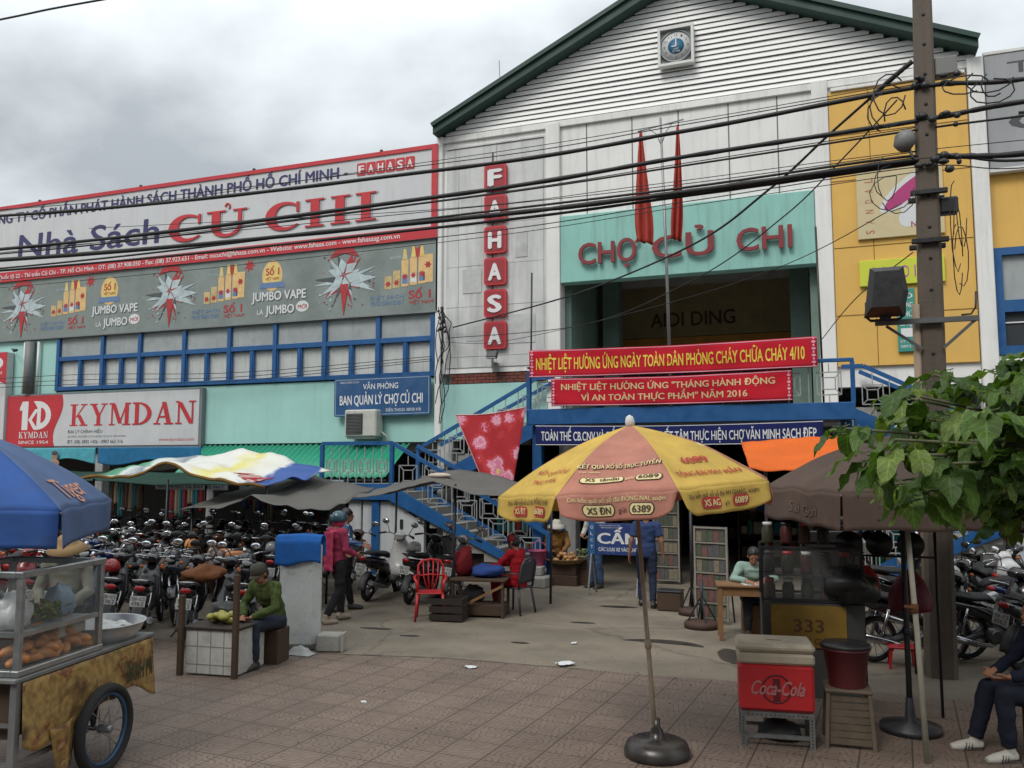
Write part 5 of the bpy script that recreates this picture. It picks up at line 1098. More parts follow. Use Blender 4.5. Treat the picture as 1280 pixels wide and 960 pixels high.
# ------------------------------------------------------------------ umbrellas
def umbrella(name, label, base, R_u, zr, za, n, rot0, val, mats_, pole_r, pole_m, rot=(0, 0, 0), flap=.16, bulge=.07, sag=.05, wr=.02, scal=True, seed=0):
    t = thing(name, label, 'umbrella', base, rot=rot)
    half = PI / n; cosh = math.cos(half)
    def P(i, u, v):
        a = rot0 + 2 * half * i + half * u
        rr = R_u * cosh / math.cos(half * u) * v
        rr *= 1 - sag * (1 - u * u) * v
        z = za + (zr - za) * v + bulge * math.sin(PI * v) - sag * .5 * (1 - u * u) * math.sin(PI * min(1, v))
        w_ = wr * noise.noise((u * 2 + i * 7 + seed, v * 3, seed)) * v
        return Vector((rr * math.cos(a), rr * math.sin(a), z + w_))
    def N(i, u, v):
        e = .02; return (P(i, u, min(1, v + e)) - P(i, u, v - e)).cross(P(i, u + e, v) - P(i, u - e, v)).normalized()
    def Pv(i, u, w_):          # valance: w from 0 at the rim to 1 at its hem
        p = P(i, u, 1); a = rot0 + 2 * half * i + half * u; out = Vector((math.cos(a), math.sin(a), 0))
        k = 1 - (abs(u) ** 6) * .35 if scal else 1
        return p + Vector((0, 0, -val * w_ * k)) + out * (flap * .1 * w_ + .018 * math.sin(u * 5 + i * 2 + seed) * w_) - Vector((-math.sin(a), math.cos(a), 0)) * (.05 * u * w_ if scal else 0)
    for i in range(n):
        g = MB(); g.grid(lambda a, b_: P(i, a * 2 - 1, max(.01, b_)), 26, 22, -.004)
        pn = g.build('canopy_panel', mats_[i % len(mats_)], t)
        g = MB(); g.grid(lambda a, b_: Pv(i, a * 1.98 - .99, b_), 26, 8, -.004); g.build('valance', mats_[i % len(mats_)], pn)
    for i in range(n):
        MB().tube([P(i, -1, v) + Vector((0, 0, -.018)) for v in (.05, .3, .55, .8, 1.0)], .008, 5).build('rib', grey_steel, t)
    st = MB()
    for i in range(n): p = P(i, -1, .55); st.tube([p + Vector((0, 0, -.02)), (0, 0, za - .42)], .007, 5)
    st.lathe([(pole_r, za - .48), (pole_r + .02, za - .46), (pole_r + .02, za - .38), (pole_r, za - .36)], 10)
    st.build('stretchers', grey_steel, t)
    MB().tube([(0, 0, .0), (0, 0, za * .32), (0, 0, za - .02)], [pole_r, pole_r, pole_r * .8], 10).lathe([(pole_r, za * .33 - .04), (pole_r * 1.45, za * .33 - .03), (pole_r * 1.45, za * .33 + .03), (pole_r, za * .33 + .04)], 10).build('pole', pole_m, t)
    MB().lathe([(.04, za - .02), (.042, za + .03), (.03, za + .07), (.005, za + .085)], 12).build('finial', white_paint, t)
    return t, P, N, Pv, half, R_u * cosh
def gore_text(mb, P, N, i, s, lx, v, w, h, Ru, half, bold=.02, off=.011, valance=None, zl=None, vslope=None):
    """lettering printed on one canopy panel: baseline at v, centred at lateral lx"""
    vs, fs, W_ = text2d(s); k = h / .73
    L = R_slope
    for c_, (ox, oy) in enumerate(((0, 0), (-bold, 0), (bold, 0)) if bold > 0 else ((0, 0),)):
        pts = []
        for x, y in vs:
            X_ = lx + (x - .5 + ox / W_) * w; vv = v - y * k / L; hw = Ru * math.tan(half) * vv; u = X_ / hw
            pts.append(P(i, u, vv) + N(i, u, vv) * (off + .0006 * c_))
        mb.add(pts, fs)
def pill_pt(a, b_, w, h):
    x, y = (a - .5) * w, (b_ - .5) * h; lim = w / 2 - h / 2 + h / 2 * math.sqrt(max(0, 1 - (2 * b_ - 1) ** 2 * .8)); return max(-lim, min(lim, x)), y
def gore_pill(mb, P, N, i, lx, v, w, h, Ru, half, off=.006):
    def fn(a, b_):
        x, y = pill_pt(a, b_, w, h); vv = v - (y + h / 2) / R_slope; u = (lx + x) / (Ru * math.tan(half) * vv); return P(i, u, vv) + N(i, u, vv) * off
    mb.grid(fn, 14, 5)
def val_text(mb, Pv, i, s, lx, w0, w, h, Ru, half, val, bold=.02, off=.008, a0=0):
    vs, fs, W_ = text2d(s); k = h / .73; hw = Ru * math.tan(half); a = a0 + 2 * half * i; out = Vector((math.cos(a), math.sin(a), 0))
    for c_, (ox, oy) in enumerate(((0, 0), (-bold, 0), (bold, 0)) if bold > 0 else ((0, 0),)):
        mb.add([Pv(i, (lx + (x - .5 + ox / W_) * w) / hw, w0 - y * k / val) + out * (off + .0004 * c_) for x, y in vs], fs)
def val_pill(mb, Pv, i, lx, w0, w, h, Ru, half, val, off=.006, a0=0):
    hw = Ru * math.tan(half); a = a0 + 2 * half * i; out = Vector((math.cos(a), math.sin(a), 0))
    def fn(p, q):
        x, y = pill_pt(p, q, w, h); return Pv(i, (lx + x) / hw, w0 - (y + h / 2) / val) + out * off
    mb.grid(fn, 14, 5)
u_yel = cloth('umbrella_yellow', S(226, 194, 104), var=.18, vs=3, bump=.3, bs=9, transl=.32, dirt=.25, dcol=S(150, 116, 50), ds=2.5, dth=.52)
u_pink = cloth('umbrella_faded_red', S(206, 146, 128), var=.2, vs=3, bump=.3, bs=9, transl=.32, dirt=.3, dcol=S(160, 90, 84), ds=2, dth=.5)
a0 = R(-85.2); R_slope = math.hypot(1.176, .56)
yu, P, N, Pv, half, Ru = umbrella('lottery_umbrella', 'yellow and faded red umbrella printed with lottery adverts on a thin leaning pole', (-1.42, 7.22, 0), 1.176, 2.21, 2.74, 8, a0, .2, [u_pink, u_yel], .02, mat('pole_beige', S(150, 136, 116), .6, var=.2, vs=8, dirt=.4, ds=8), rot=(R(1.3), R(-3.7), 0))
inv = Euler((R(1.3), R(-3.7), 0)).to_matrix().to_4x4().inverted()
MB().lathe([(.27, 0), (.275, .05), (.25, .11), (.2, .135), (.06, .14), (.055, .2), (.03, .24), (.03, .3)], 32, inv).build('base', mat('base_iron', (.055, .05, .046), .32, .4, var=.35, vs=6), yu)
ink_brown = mat('ink_brown', S(74, 56, 44), .7, var=.1); ink_cream = mat('ink_cream', S(222, 206, 150), .7, var=.1); ink_red = mat('ink_umbrella_red', S(176, 52, 50), .7, var=.1)
dk_, cr2, rd_ = MB(), MB(), MB(); G = dict(Ru=Ru, half=half)
gore_text(dk_, P, N, 0, 'KẾT QUẢ XỔ SỐ TRỰC TUYẾN', 0, .745, .64, .058, bold=.045, off=.006, **G); gore_text(cr2, P, N, 0, 'KẾT QUẢ XỔ SỐ TRỰC TUYẾN', -.006, .74, .64, .054, bold=.012, off=.009, **G)
gore_text(cr2, P, N, 0, 'Tin nhắn', -.24, .79, .16, .02, bold=.01, **G)
for lx, w_, s_ in ((-.13, .34, 'XS  têndài'), (.24, .19, '6089')):
    gore_pill(dk_, P, N, 0, lx, .895, w_ + .02, .078, off=.005, **G); gore_pill(cr2, P, N, 0, lx, .89, w_, .062, off=.009, **G); gore_text(dk_, P, N, 0, s_, lx, .878, w_ * .8, .04, bold=.025, off=.013, **G)
gore_text(cr2, P, N, 0, 'gửi', .09, .878, .07, .028, bold=.01, **G)
A = dict(Ru=Ru, half=half, val=.2, a0=a0)
val_text(cr2, Pv, 0, 'Dò kết quả xổ số đài ĐỒNG NAI, soạn:', 0, .3, .76, .035, bold=.012, **A)
for lx, w_, s_ in ((-.16, .25, 'XS ĐN'), (.2, .19, '6389')):
    val_pill(dk_, Pv, 0, lx, .81, w_ + .02, .088, off=.005, **A); val_pill(cr2, Pv, 0, lx, .79, w_, .076, off=.009, **A); val_text(dk_, Pv, 0, s_, lx, .72, w_ * .78, .052, bold=.035, off=.013, **A)
val_text(dk_, Pv, 0, 'gửi', .04, .7, .07, .035, bold=.01, **A)
gore_text(rd_, P, N, 1, '6089', .02, .74, .28, .1, bold=.025, **G); gore_text(rd_, P, N, 1, 'TỔNG ĐÀI MAY MẮN', 0, .88, .66, .06, bold=.015, **G)
val_text(dk_, Pv, 1, 'Dò kết quả xổ số đài AN GIANG, soạn:', 0, .36, .74, .035, bold=.012, **A)
for lx, w_, s_ in ((-.14, .22, 'XS AG'), (.2, .17, '6089')):
    val_pill(rd_, Pv, 1, lx, .8, w_, .085, off=.006, **A); val_text(cr2, Pv, 1, s_, lx, .7, w_ * .78, .05, bold=.03, off=.012, **A)
val_text(dk_, Pv, 1, 'gửi', .04, .72, .06, .03, bold=.01, **A)
gore_text(rd_, P, N, 7, 'KẾT QUẢ XỔ SỐ', 0, .77, .46, .05, bold=.02, **G); gore_text(rd_, P, N, 7, 'TRỰC TUYẾN', 0, .87, .36, .045, bold=.02, **G)
val_text(dk_, Pv, 7, 'Dò kết quả xổ số đài ĐỒNG THÁP', 0, .32, .66, .035, bold=.012, **A)
for lx, w_, s_ in ((-.16, .24, 'XS ĐT'), (.18, .19, '6089')):
    val_pill(rd_, Pv, 7, lx, .8, w_, .08, off=.006, **A); val_text(cr2, Pv, 7, s_, lx, .7, w_ * .78, .05, bold=.03, off=.012, **A)
for j, (s_, v_) in enumerate((('KẾT QUẢ', .55), ('XỔ SỐ', .68), ('TRỰC TUYẾN', .8), ('6089', .92))):
    gore_pill(cr2, P, N, 2, 0, v_ + .015, .2 + v_ * .4, .1, off=.005, **G); gore_text(rd_, P, N, 2, s_, 0, v_, .14 + .3 * v_, .06, bold=.02, off=.012, **G)
dk_.build('brown_print', ink_brown, yu); cr2.build('cream_print', ink_cream, yu); rd_.build('red_print', ink_red, yu)

u_blue = cloth('umbrella_blue', S(56, 88, 148), var=.2, vs=3, bump=.3, bs=8, dirt=.25, ds=2); u_blue2 = cloth('umbrella_grey_blue', S(84, 104, 140), var=.2, vs=3, bump=.3, bs=8, dirt=.25, ds=2)
R_slope = math.hypot(1.07, .7)
tu, P, N, Pv, half, Ru = umbrella('beer_umbrella', 'big square blue umbrella with orange script over the bread cart', (-6.73, 4.86, 0), 1.54, 2.06, 2.72, 4, R(37), .27, [u_blue2, u_blue], .025, grey_steel, bulge=.1, sag=.03, scal=False, wr=.03)
m_ = MB(); gore_text(m_, P, N, 0, 'Tiger', .0, .93, 1.05, .21, Ru, half, bold=.012); m_.build('orange_print', mat('ink_orange', S(196, 140, 110), .7, var=.2, vs=8), tu)
MB().lathe([(.3, 0), (.3, .08), (.05, .12), (.03, .3)], 24).build('base', concrete, tu)
u_brn = cloth('umbrella_brown', S(98, 82, 74), var=.2, vs=3, bump=.3, bs=8, dirt=.3, dcol=S(80, 62, 60), ds=2)
bu, P, N, Pv, half, Ru = umbrella('vendor_umbrella', 'square faded brown umbrella over the drink stall', (.6, 8.66, 0), 1.36, 2.16, 2.68, 4, R(-90 + 22), .3, [u_brn], .025, dark_steel, bulge=.08, sag=.03, wr=.03, scal=False, seed=4)
R_slope = 1.1
m_ = MB(); val_text(m_, Pv, 3, 'Sài Gòn', .1, .7, .8, .1, Ru, half, .3, bold=.01, a0=R(-90 + 22)); m_.build('faded_print', mat('ink_faded', S(116, 98, 90), .8, var=.2), bu)
MB().lathe([(.26, 0), (.26, .06), (.05, .1), (.03, .3)], 24).build('base', dark_steel, bu)
u_drk = cloth('umbrella_dark', S(70, 58, 56), var=.14, vs=2, bump=.06)
b2u, P, N, Pv, half, Ru = umbrella('vendor_umbrella', 'dark brown square umbrella at the right edge, half hidden by the young tree', (2.15, 9.7, 0), 1.75, 2.12, 2.75, 4, R(-60), .3, [u_drk], .028, dark_steel, bulge=.08, sag=.03, wr=.03, scal=False, seed=9)
m_ = MB(); val_text(m_, Pv, 3, 'Sài Gòn', .1, .7, .8, .1, Ru, half, .3, bold=.01, a0=R(-60)); m_.build('faded_print', MATS['ink_faded'], b2u); MB().lathe([(.28, 0), (.28, .08), (.05, .12), (.03, .3)], 24).build('base', dark_steel, b2u)
wp = thing('steel_pole', 'thin rusty white painted pole leaning beside the drink stall', 'pole', (.65, 7.79, 0))
MB().tube([(0, 0, 0), (-.03, .02, 1.0), (-.09, .05, 2.3)], [.024, .022, .02], 10).build('shaft', mat('pole_cream', S(160, 158, 142), .6, var=.15, vs=9, dirt=.7, dcol=(.08, .05, .03), ds=9, dth=.58), wp)
MB().lathe([(.02, 0), (.034, .01), (.034, .07), (.02, .08)], 10, Matrix.Translation((-.045, .02, 1.18))).tube([(-.045, 0, 1.22), (-.12, -.02, 1.24)], .014, 6).build('clamp', mat('rust', S(108, 70, 46), .8, .3, var=.3, vs=12), wp)
of_ = cloth('tarp_orange', S(232, 116, 52), var=.1, vs=3, transl=.25)
ot, _ = tarp('orange_tarp', 'bright orange tarp stretched behind the brown umbrella', 'tarp', [(-.95, 11.0, 2.36), (.9, 10.9, 2.2), (.9, 12.2, 2.75), (-1.15, 12.1, 2.7), .05], of_, ((.85, 11.0, 2.25), (-.85, 12.0, 2.6)), .04, .04, 5)
# ------------------------------------------------------------------ bread cart
cart_yellow = bpy.data.materials.new('cart_wrap')
def wrap_mat():
    m = cart_yellow; m.use_nodes = True; t = m.node_tree; N = t.nodes; L = t.links; b = N['Principled BSDF']; b.inputs['Roughness'].default_value = .5
    c = N.new('ShaderNodeTexCoord'); n = N.new('ShaderNodeTexNoise'); n.inputs['Scale'].default_value = 2.6; n.inputs['Detail'].default_value = 5; n.inputs['Distortion'].default_value = .6; L.new(c.outputs['Object'], n.inputs['Vector'])
    r = N.new('ShaderNodeValToRGB'); L.new(n.outputs[0], r.inputs[0]); e = r.color_ramp.elements; e[0].position = .3; e[0].color = (*S(84, 62, 44), 1); e[1].position = .68; e[1].color = (*S(176, 154, 112), 1)
    for p, cc in ((.40, S(150, 118, 70)), (.47, S(182, 152, 92)), (.56, S(176, 140, 80)), (.58, S(136, 80, 56)), (.61, S(180, 150, 96))): k = e.new(p); k.color = (*cc, 1)
    n2 = N.new('ShaderNodeTexNoise'); n2.inputs['Scale'].default_value = 18; n2.inputs['Detail'].default_value = 6; L.new(c.outputs['Object'], n2.inputs['Vector'])
    mr = N.new('ShaderNodeMapRange'); mr.inputs[1].default_value = .35; mr.inputs[2].default_value = .65; mr.inputs[3].default_value = .45; mr.inputs[4].default_value = .9; L.new(n2.outputs[0], mr.inputs[0])
    sc = N.new('ShaderNodeVectorMath'); sc.operation = 'SCALE'; L.new(r.outputs[0], sc.inputs[0]); L.new(mr.outputs[0], sc.inputs['Scale']); L.new(sc.outputs[0], b.inputs['Base Color'])
wrap_mat()
CA = R(101.8); CM = Matrix.Translation((-5.30, 4.43, 0)) @ Matrix.Rotation(CA, 4, 'Z')
cart = thing('food_cart', 'bread vendor cart with a glass display case, yellow patched body and one spoked wheel', 'cart', (-5.30, 4.43, 0), CA)
fr = MB()
for x in (0, .88):
    for y in (0, .78): fr.box(x - .022, x + .022, y - .022, y + .022, .95, 1.62, .004)
for z in (.96, 1.63):
    fr.box(-.03, .91, -.03, .03, z - .022, z + .022, .006).box(-.03, .91, .75, .81, z - .022, z + .022, .006).box(-.03, .03, .0301, .7499, z - .022, z + .022, .006).box(.85, .91, .0301, .7499, z - .022, z + .022, .006)
fr.box(0.022, .858, -.012, .012, 1.2, 1.235).box(-.012, .012, .022, .758, 1.2, 1.235)
fr.build('case_frame', aluminium, cart)
gl = MB(); gl.box(.023, .857, -.003, .003, .983, 1.199).box(.023, .857, -.003, .003, 1.236, 1.607).box(-.003, .003, .023, .757, .983, 1.199).box(-.003, .003, .023, .757, 1.236, 1.607).box(.877, .883, .023, .757, .983, 1.607)
gl.build('case_glass', glass_clear, cart)
sh = MB(); sh.box(.02, .86, .02, .76, 1.205, 1.22); sh.build('case_shelf', mat('shelf_grey', (.26, .27, .27), .5, .2), cart)
MB().box(-.06, 1.62, -.04, .82, .9, .935, .008).build('deck', mat('deck_grey', (.18, .185, .18), .6, .2, var=.25, dirt=.4, ds=4), cart)
bd = MB()
def wrap(u, v): x = .02 + 1.58 * u; return (x, -.03 - .02 * math.sin(x * 9) * v - .02 * v, .895 - (.42 + .07 * math.sin(x * 4.2) + .03 * math.sin(x * 13)) * v)
bd.grid(wrap, 40, 10, .006); bd.grid(lambda u, v: (1.6 + .015 * math.sin(v * 8), -.03 + .8 * u, .895 - .4 * v), 8, 6, .006)
bd.grid(lambda u, v: (.26 + .34 * u * (1 - .45 * v) + .1 * v, -.075 - .03 * math.sin(u * 5), .52 - .34 * v), 10, 8, .005)
bd.build('patched_wrap', cart_yellow, cart)
MB().text('BÁNH MÌ', Matrix.Translation((1.2, -.062, .6)) @ Matrix.Rotation(R(90), 4, 'X'), .36, .16, .03).build('painted_lettering', mat('cart_green', S(62, 66, 44), .7, var=.3, vs=8), cart)
bx = MB(); bx.box(.05, 1.55, .08, .78, .5, .89); bx.build('box', dark_wood, cart)
for x, y in ((0, 0), (0, .78), (1.5, .78)): MB().box(x - .025, x + .025, y - .025, y + .025, 0, .9).build('leg', grey_steel, cart)
MB().box(-.02, .02, .03, .75, .33, .36).box(.02, .8, -.01, .02, .33, .36).box(-.02, .02, .03, .75, .6, .62).build('leg_brace', grey_steel, cart)
WM = Matrix.Translation((.87, -.1, .34)) @ Matrix.Rotation(R(90), 4, 'X')
wh = MB().torus(.305, .036, 40, 10, WM, 1.2).build('wheel', rubber, cart)
rm = MB(); rm.torus(.262, .016, 40, 8, WM, 1.3); rm.build('rim', mat('rim_blue', S(58, 88, 118), .45, .3, var=.25, vs=6), wh)
hb_ = MB(); hb_.lathe([(.02, -.06), (.03, -.05), (.03, .05), (.02, .06)], 12, WM)
for i in range(28):
    a = 2 * PI * i / 28; b_ = a + (.35 if i % 2 else -.35); hb_.tube([WM @ Vector((.03 * math.cos(a), .03 * math.sin(a), .04 if i % 4 < 2 else -.04)), WM @ Vector((.26 * math.cos(b_), .26 * math.sin(b_), 0))], .0022, 4)
hb_.build('spokes', grey_steel, wh)
MB().tube([(.87, -.05, .34), (.87, .8, .34)], .018, 8).bar((.87, .0, .36), (.75, .02, .88), .03, .02).bar((.87, .0, .36), (1.0, .02, .88), .03, .02).build('axle', dark_steel, cart)
def cw(x, y, z): return CM @ Vector((x, y, z))
# bread sticks piled behind the lower pane
crust = mat('bread_crust', S(190, 124, 62), .5, var=.3, vs=18, dirt=.3, dcol=S(110, 58, 26), ds=10)
bm_ = MB(); bm_.tube([(-.085, 0, 0), (-.06, .004, .008), (0, .012, .014), (.06, .004, .008), (.085, 0, 0)], [(.012, .01), (.03, .024), (.036, .03), (.03, .024), (.012, .01)], 9)
bread_me = bm_.mesh('bread_stick'); bread_me.materials.append(crust); r = random.Random(11)
for lay in range(5):
    for i in range(6):
        for j in range(3):
            if lay > 2 and (i < lay - 2 or (i + j + lay) % 4 == 0): continue
            o = bpy.data.objects.new('bread_stick', bread_me); COL.objects.link(o)
            o.location = cw(.09 + i * .132 + r.uniform(-.02, .02) + .03 * (lay % 2), .075 + j * .2 + r.uniform(-.03, .03) + .02 * lay, 1.0 + lay * .042 + r.uniform(0, .01))
            o.rotation_euler = (r.uniform(-.15, .15), r.uniform(-.2, .2), CA + R(90) + r.uniform(-.7, .7) if lay % 2 else CA + r.uniform(-.6, .6)); o.scale = (r.uniform(1.05, 1.4),) * 3
            o['label'] = 'golden bread stick in the pile behind the lower glass of the cart'; o['category'] = 'bread'; o['group'] = 'bread sticks in the cart'
def lumpy(name, label, cat, c, rad, m, seed=0, amp=.25, nu=16, nv=10, fr_=2.2):
    t = MB()
    def fn(u, v):
        a, b_ = 2 * PI * u, PI * (v - .5); d = Vector((math.cos(a) * math.cos(b_), math.sin(a) * math.cos(b_), math.sin(b_)))
        k = 1 + amp * noise.noise(d * fr_ + Vector((seed, seed, 0))); return Vector((d.x * rad[0] * k, d.y * rad[1] * k, max(d.z * rad[2] * k, -rad[2] * .8) + rad[2] * .8))
    t.grid(fn, nu, nv); o = t.build(name, m); o.location = c; o['label'] = label; o['category'] = cat; return o
plastic_bag = mat('plastic_bag', (.55, .57, .57), .3, var=.2, vs=6, bump=.4, bs=12)
lumpy('plastic_bag', 'crumpled white plastic bag on the upper shelf of the cart', 'bag', cw(.18, .2, 1.222), (.12, .13, .14), plastic_bag, 1, .5)
lumpy('plastic_bag', 'pale blue plastic bag at the far end of the cart shelf', 'bag', cw(.74, .25, 1.222), (.1, .12, .13), mat('bag_blue', S(150, 170, 188), .35, var=.2, vs=6), 2, .5)
def herb(name, label, c, rad, n, m, seed):
    r = random.Random(seed); t = MB()
    for i in range(n):
        a, l = r.uniform(0, 6.28), r.uniform(.3, 1); p = Vector((math.cos(a) * rad * l, math.sin(a) * rad * l * .7, r.uniform(0, rad * .7))); q = p + Vector((r.uniform(-1, 1), r.uniform(-1, 1), r.uniform(-.3, .8))) * rad * .4; s_ = (q - p).cross(Vector((r.uniform(-1, 1), r.uniform(-1, 1), 1))).normalized() * rad * .14
        t.add([p - s_ * .3, p.lerp(q, .5) - s_, q, p.lerp(q, .5) + s_], [(0, 1, 2, 3)])
    o = t.build(name, m); o.location = c; o['label'] = label; o['category'] = 'herbs'; return o
herb_green = mat('herb_green', S(112, 122, 44), .6, var=.4, vs=14)
herb('herb_bunch', 'yellow green bunch of herbs on the upper shelf of the cart', cw(.52, .2, 1.23), .15, 140, herb_green, 4)
herb('herb_bunch', 'smaller herb bunch at the near left corner of the cart shelf', cw(.05, .55, 1.23), .13, 110, herb_green, 5)
def boxy(name, label, cat, c, size, rz, m, b=.01, lid=None):
    t = thing(name, label, cat, c, rz); MB().box(-size[0] / 2, size[0] / 2, -size[1] / 2, size[1] / 2, 0, size[2], b).build('body', m, t)
    if lid: MB().box(-size[0] / 2 - .006, size[0] / 2 + .006, -size[1] / 2 - .006, size[1] / 2 + .006, size[2] + .001, size[2] + .03, .006).build('lid', lid, t)
    return t
boxy('foam_tray', 'pale foam tray leaning low in the cart case beside the bread', 'tray', cw(.68, .09, 1.09), (.32, .02, .1), CA, mat('foam_pale', (.42, .42, .36), .7, var=.15))
boxy('spice_box', 'small grey spice box on the upper shelf of the cart', 'box', cw(.38, .4, 1.222), (.14, .1, .13), CA, grey_steel, .005, black_plastic)
boxy('plastic_tub', 'dark teal plastic tub on the lower shelf at the near side of the cart', 'tub', cw(.12, .5, .985), (.2, .3, .09), CA, mat('tub_teal', S(40, 74, 82), .5, var=.1), .01, mat('tub_lid', (.4, .4, .38), .5))
bs = thing('metal_basin', 'wide aluminium basin of napkins on the end of the cart deck', 'basin', cw(1.28, .3, .936), CA)
MB().lathe([(.3, 0), (.36, .07), (.385, .13), (.4, .135), (.4, .143), (.378, .14), (.35, .075), (.295, .012), (.001, .01)], 36, cap=False).lathe([(.001, 0), (.3, 0)], 36, cap=False).build('bowl', mat('basin_alu', (.62, .63, .63), .4, .7, var=.2, vs=7), bs)
def napk(u, v): return (-.26 + .5 * u, -.2 + .42 * v, .06 + .05 * noise.noise((u * 5, v * 5, 2)) + .07 * math.sin(PI * u) * math.sin(PI * v))
o = MB().grid(napk, 16, 14, .004).build('napkin_pile', mat('napkin', (.6, .6, .58), .85, var=.15, vs=8)); o.matrix_basis = CM @ Matrix.Translation((1.32, .33, .955)); o['label'] = 'crumpled white napkins and paper lying in the aluminium basin'; o['category'] = 'napkins'

# ------------------------------------------------------------------ roadside things between the carts
gp = thing('gate_post', 'squat whitewashed concrete gate post with spotted paint', 'post', (-6.55, 9.62, 0), R(20))
MB().box(-.27, .27, -.12, .12, 0, 1.42, .09).build('post', mat('post_white', (.48, .50, .49), .85, var=.12, vs=3, dirt=.7, dcol=(.1, .1, .09), ds=6, dth=.56, bump=.3, bs=30), gp)
bc = thing('blue_cloth', 'bright blue cloth folded over the top of the concrete gate post', 'cloth', (-6.55, 9.62, 1.42), R(20))
def bcf(u, v):
    a = -1 + 2 * v; x = -.31 + .6 * u
    prof = [(-.15, -.3 - .03 * math.sin(u * 6)), (-.15, -.15), (-.145, -.02), (-.09, .045), (0, .06), (.09, .045), (.145, -.02), (.15, -.12), (.15, -.22)]
    k = v * 8; i = min(7, int(k)); f = k - i; p = Vector((prof[i][0] + (prof[i + 1][0] - prof[i][0]) * f, prof[i][1] + (prof[i + 1][1] - prof[i][1]) * f))
    return (x, p.x + .012 * math.sin(u * 9 + v * 3), p.y - .03 * abs(u - .5) + .008 * noise.noise((u * 6, v * 6, 0)))
MB().grid(bcf, 20, 32, -.012).build('cloth', cloth('cloth_blue', S(40, 96, 168), var=.14, vs=4), bc)
stn = thing('stone_block', 'rough grey stone block lying beside the gate post', 'stone', (-6.12, 9.68, 0), R(14)); MB().box(-.16, .16, -.11, .11, 0, .23, .025).build('block', concrete, stn); MB().box(.162, .185, -.1, .1, 0, .24, .01).build('chipped_edge', mat('stone_pale', (.4, .36, .32), .85, var=.3), stn)
tb = thing('tiled_stand', 'low vendor stand clad in white tiles beside the gate post', 'stand', (-6.7, 8.35, 0), R(6))
tile_w = mat('tile_white', (.46, .46, .43), .3, var=.12, vs=3, dirt=.5, dcol=(.16, .14, .11), ds=3, dth=.5)
MB().box(-.33, .33, -.3, .3, .02, .52, .01).build('body', tile_w, tb)
MB().box(-.36, .36, -.33, .33, .521, .55, .006).build('top', mat('stand_top', S(48, 38, 30), .8, var=.3), tb)
jn = MB()
for x in (-.17, .0, .17): jn.box(x - .004, x + .004, -.303, -.3005, .03, .51)
for z in (.13, .33): jn.box(-.32, .32, -.3035, -.3012, z - .004, z + .004)
jn.build('tile_joints', mat('joint_grey', (.2, .19, .17), .9), tb)
for x, y in ((.34, -.34), (-.36, -.34)): MB().box(x - .028, x + .028, y - .028, y + .028, 0, 1.15 if x > 0 else .9).build('corner_post', dark_wood, tb)
def fruit_heap(label_f, c, n, rad, m, seed, cat, name, spread=.2, group=None):
    r = random.Random(seed); mb_ = MB().ell((0, 0, 0), rad, 10, 7); me = mb_.mesh(name); me.materials.append(m)
    for i in range(n):
        o = bpy.data.objects.new(name, me); COL.objects.link(o); k = i // 8
        o.location = (c[0] + r.uniform(-spread, spread) * (1 - .25 * k), c[1] + r.uniform(-spread, spread) * (.8 - .2 * k), c[2] + rad[2] + k * rad[2] * 1.3); o.rotation_euler = (0, 0, r.uniform(0, 6)); o['label'] = label_f; o['category'] = cat; o['group'] = group
fruit_heap('yellow green mango heaped on the white tiled stand', (-6.72, 8.28, .55), 16, (.062, .045, .04), mat('mango', S(150, 146, 66), .5, var=.25, vs=8), 3, 'fruit', 'mango', .2, 'mangoes on the tiled stand')
lumpy('plastic_bag', 'dark crumpled bag behind the mangoes on the tiled stand', 'bag', (-6.85, 8.5, .55), (.18, .12, .12), black_plastic, 7, .5)
sh_ = thing('rag_pile', 'pale crumpled rags and shoes at the foot of the gate post', 'rags', (-6.35, 9.35, .004))
MB().grid(lambda u, v: (-.18 + .36 * u, -.1 + .2 * v, .01 + .09 * math.sin(PI * u) * math.sin(PI * v) * (1 + noise.noise((u * 5, v * 5, 1)))), 14, 10).build('rag', cloth('rag_pale', (.4, .4, .38)), sh_)
for i, (x, y, n_) in enumerate(((-4.05, 9.45, 'scrap of pale blue paper on the tiles below the concrete edge'), (-3.05, 9.98, 'torn white paper on the edge of the concrete apron'), (-3.3, 11.2, 'white paper scrap lying on the concrete apron'), (-4.5, 7.75, 'tiny white scrap on the pavement tiles near the road'))):
    o = MB().grid(lambda u, v: (-.07 + .14 * u, -.05 + .1 * v, .012 + .02 * noise.noise((u * 3 + i, v * 3, i)) + .01), 5, 4, .002).build('paper_scrap', mat('paper', (.6, .62, .63), .8, var=.1)); o.location = (x, y, .0); o.rotation_euler = (0, 0, i * .8); o.scale = ((1, 1.5, .7, .5)[i],) * 3; o['label'] = n_; o['category'] = 'paper'

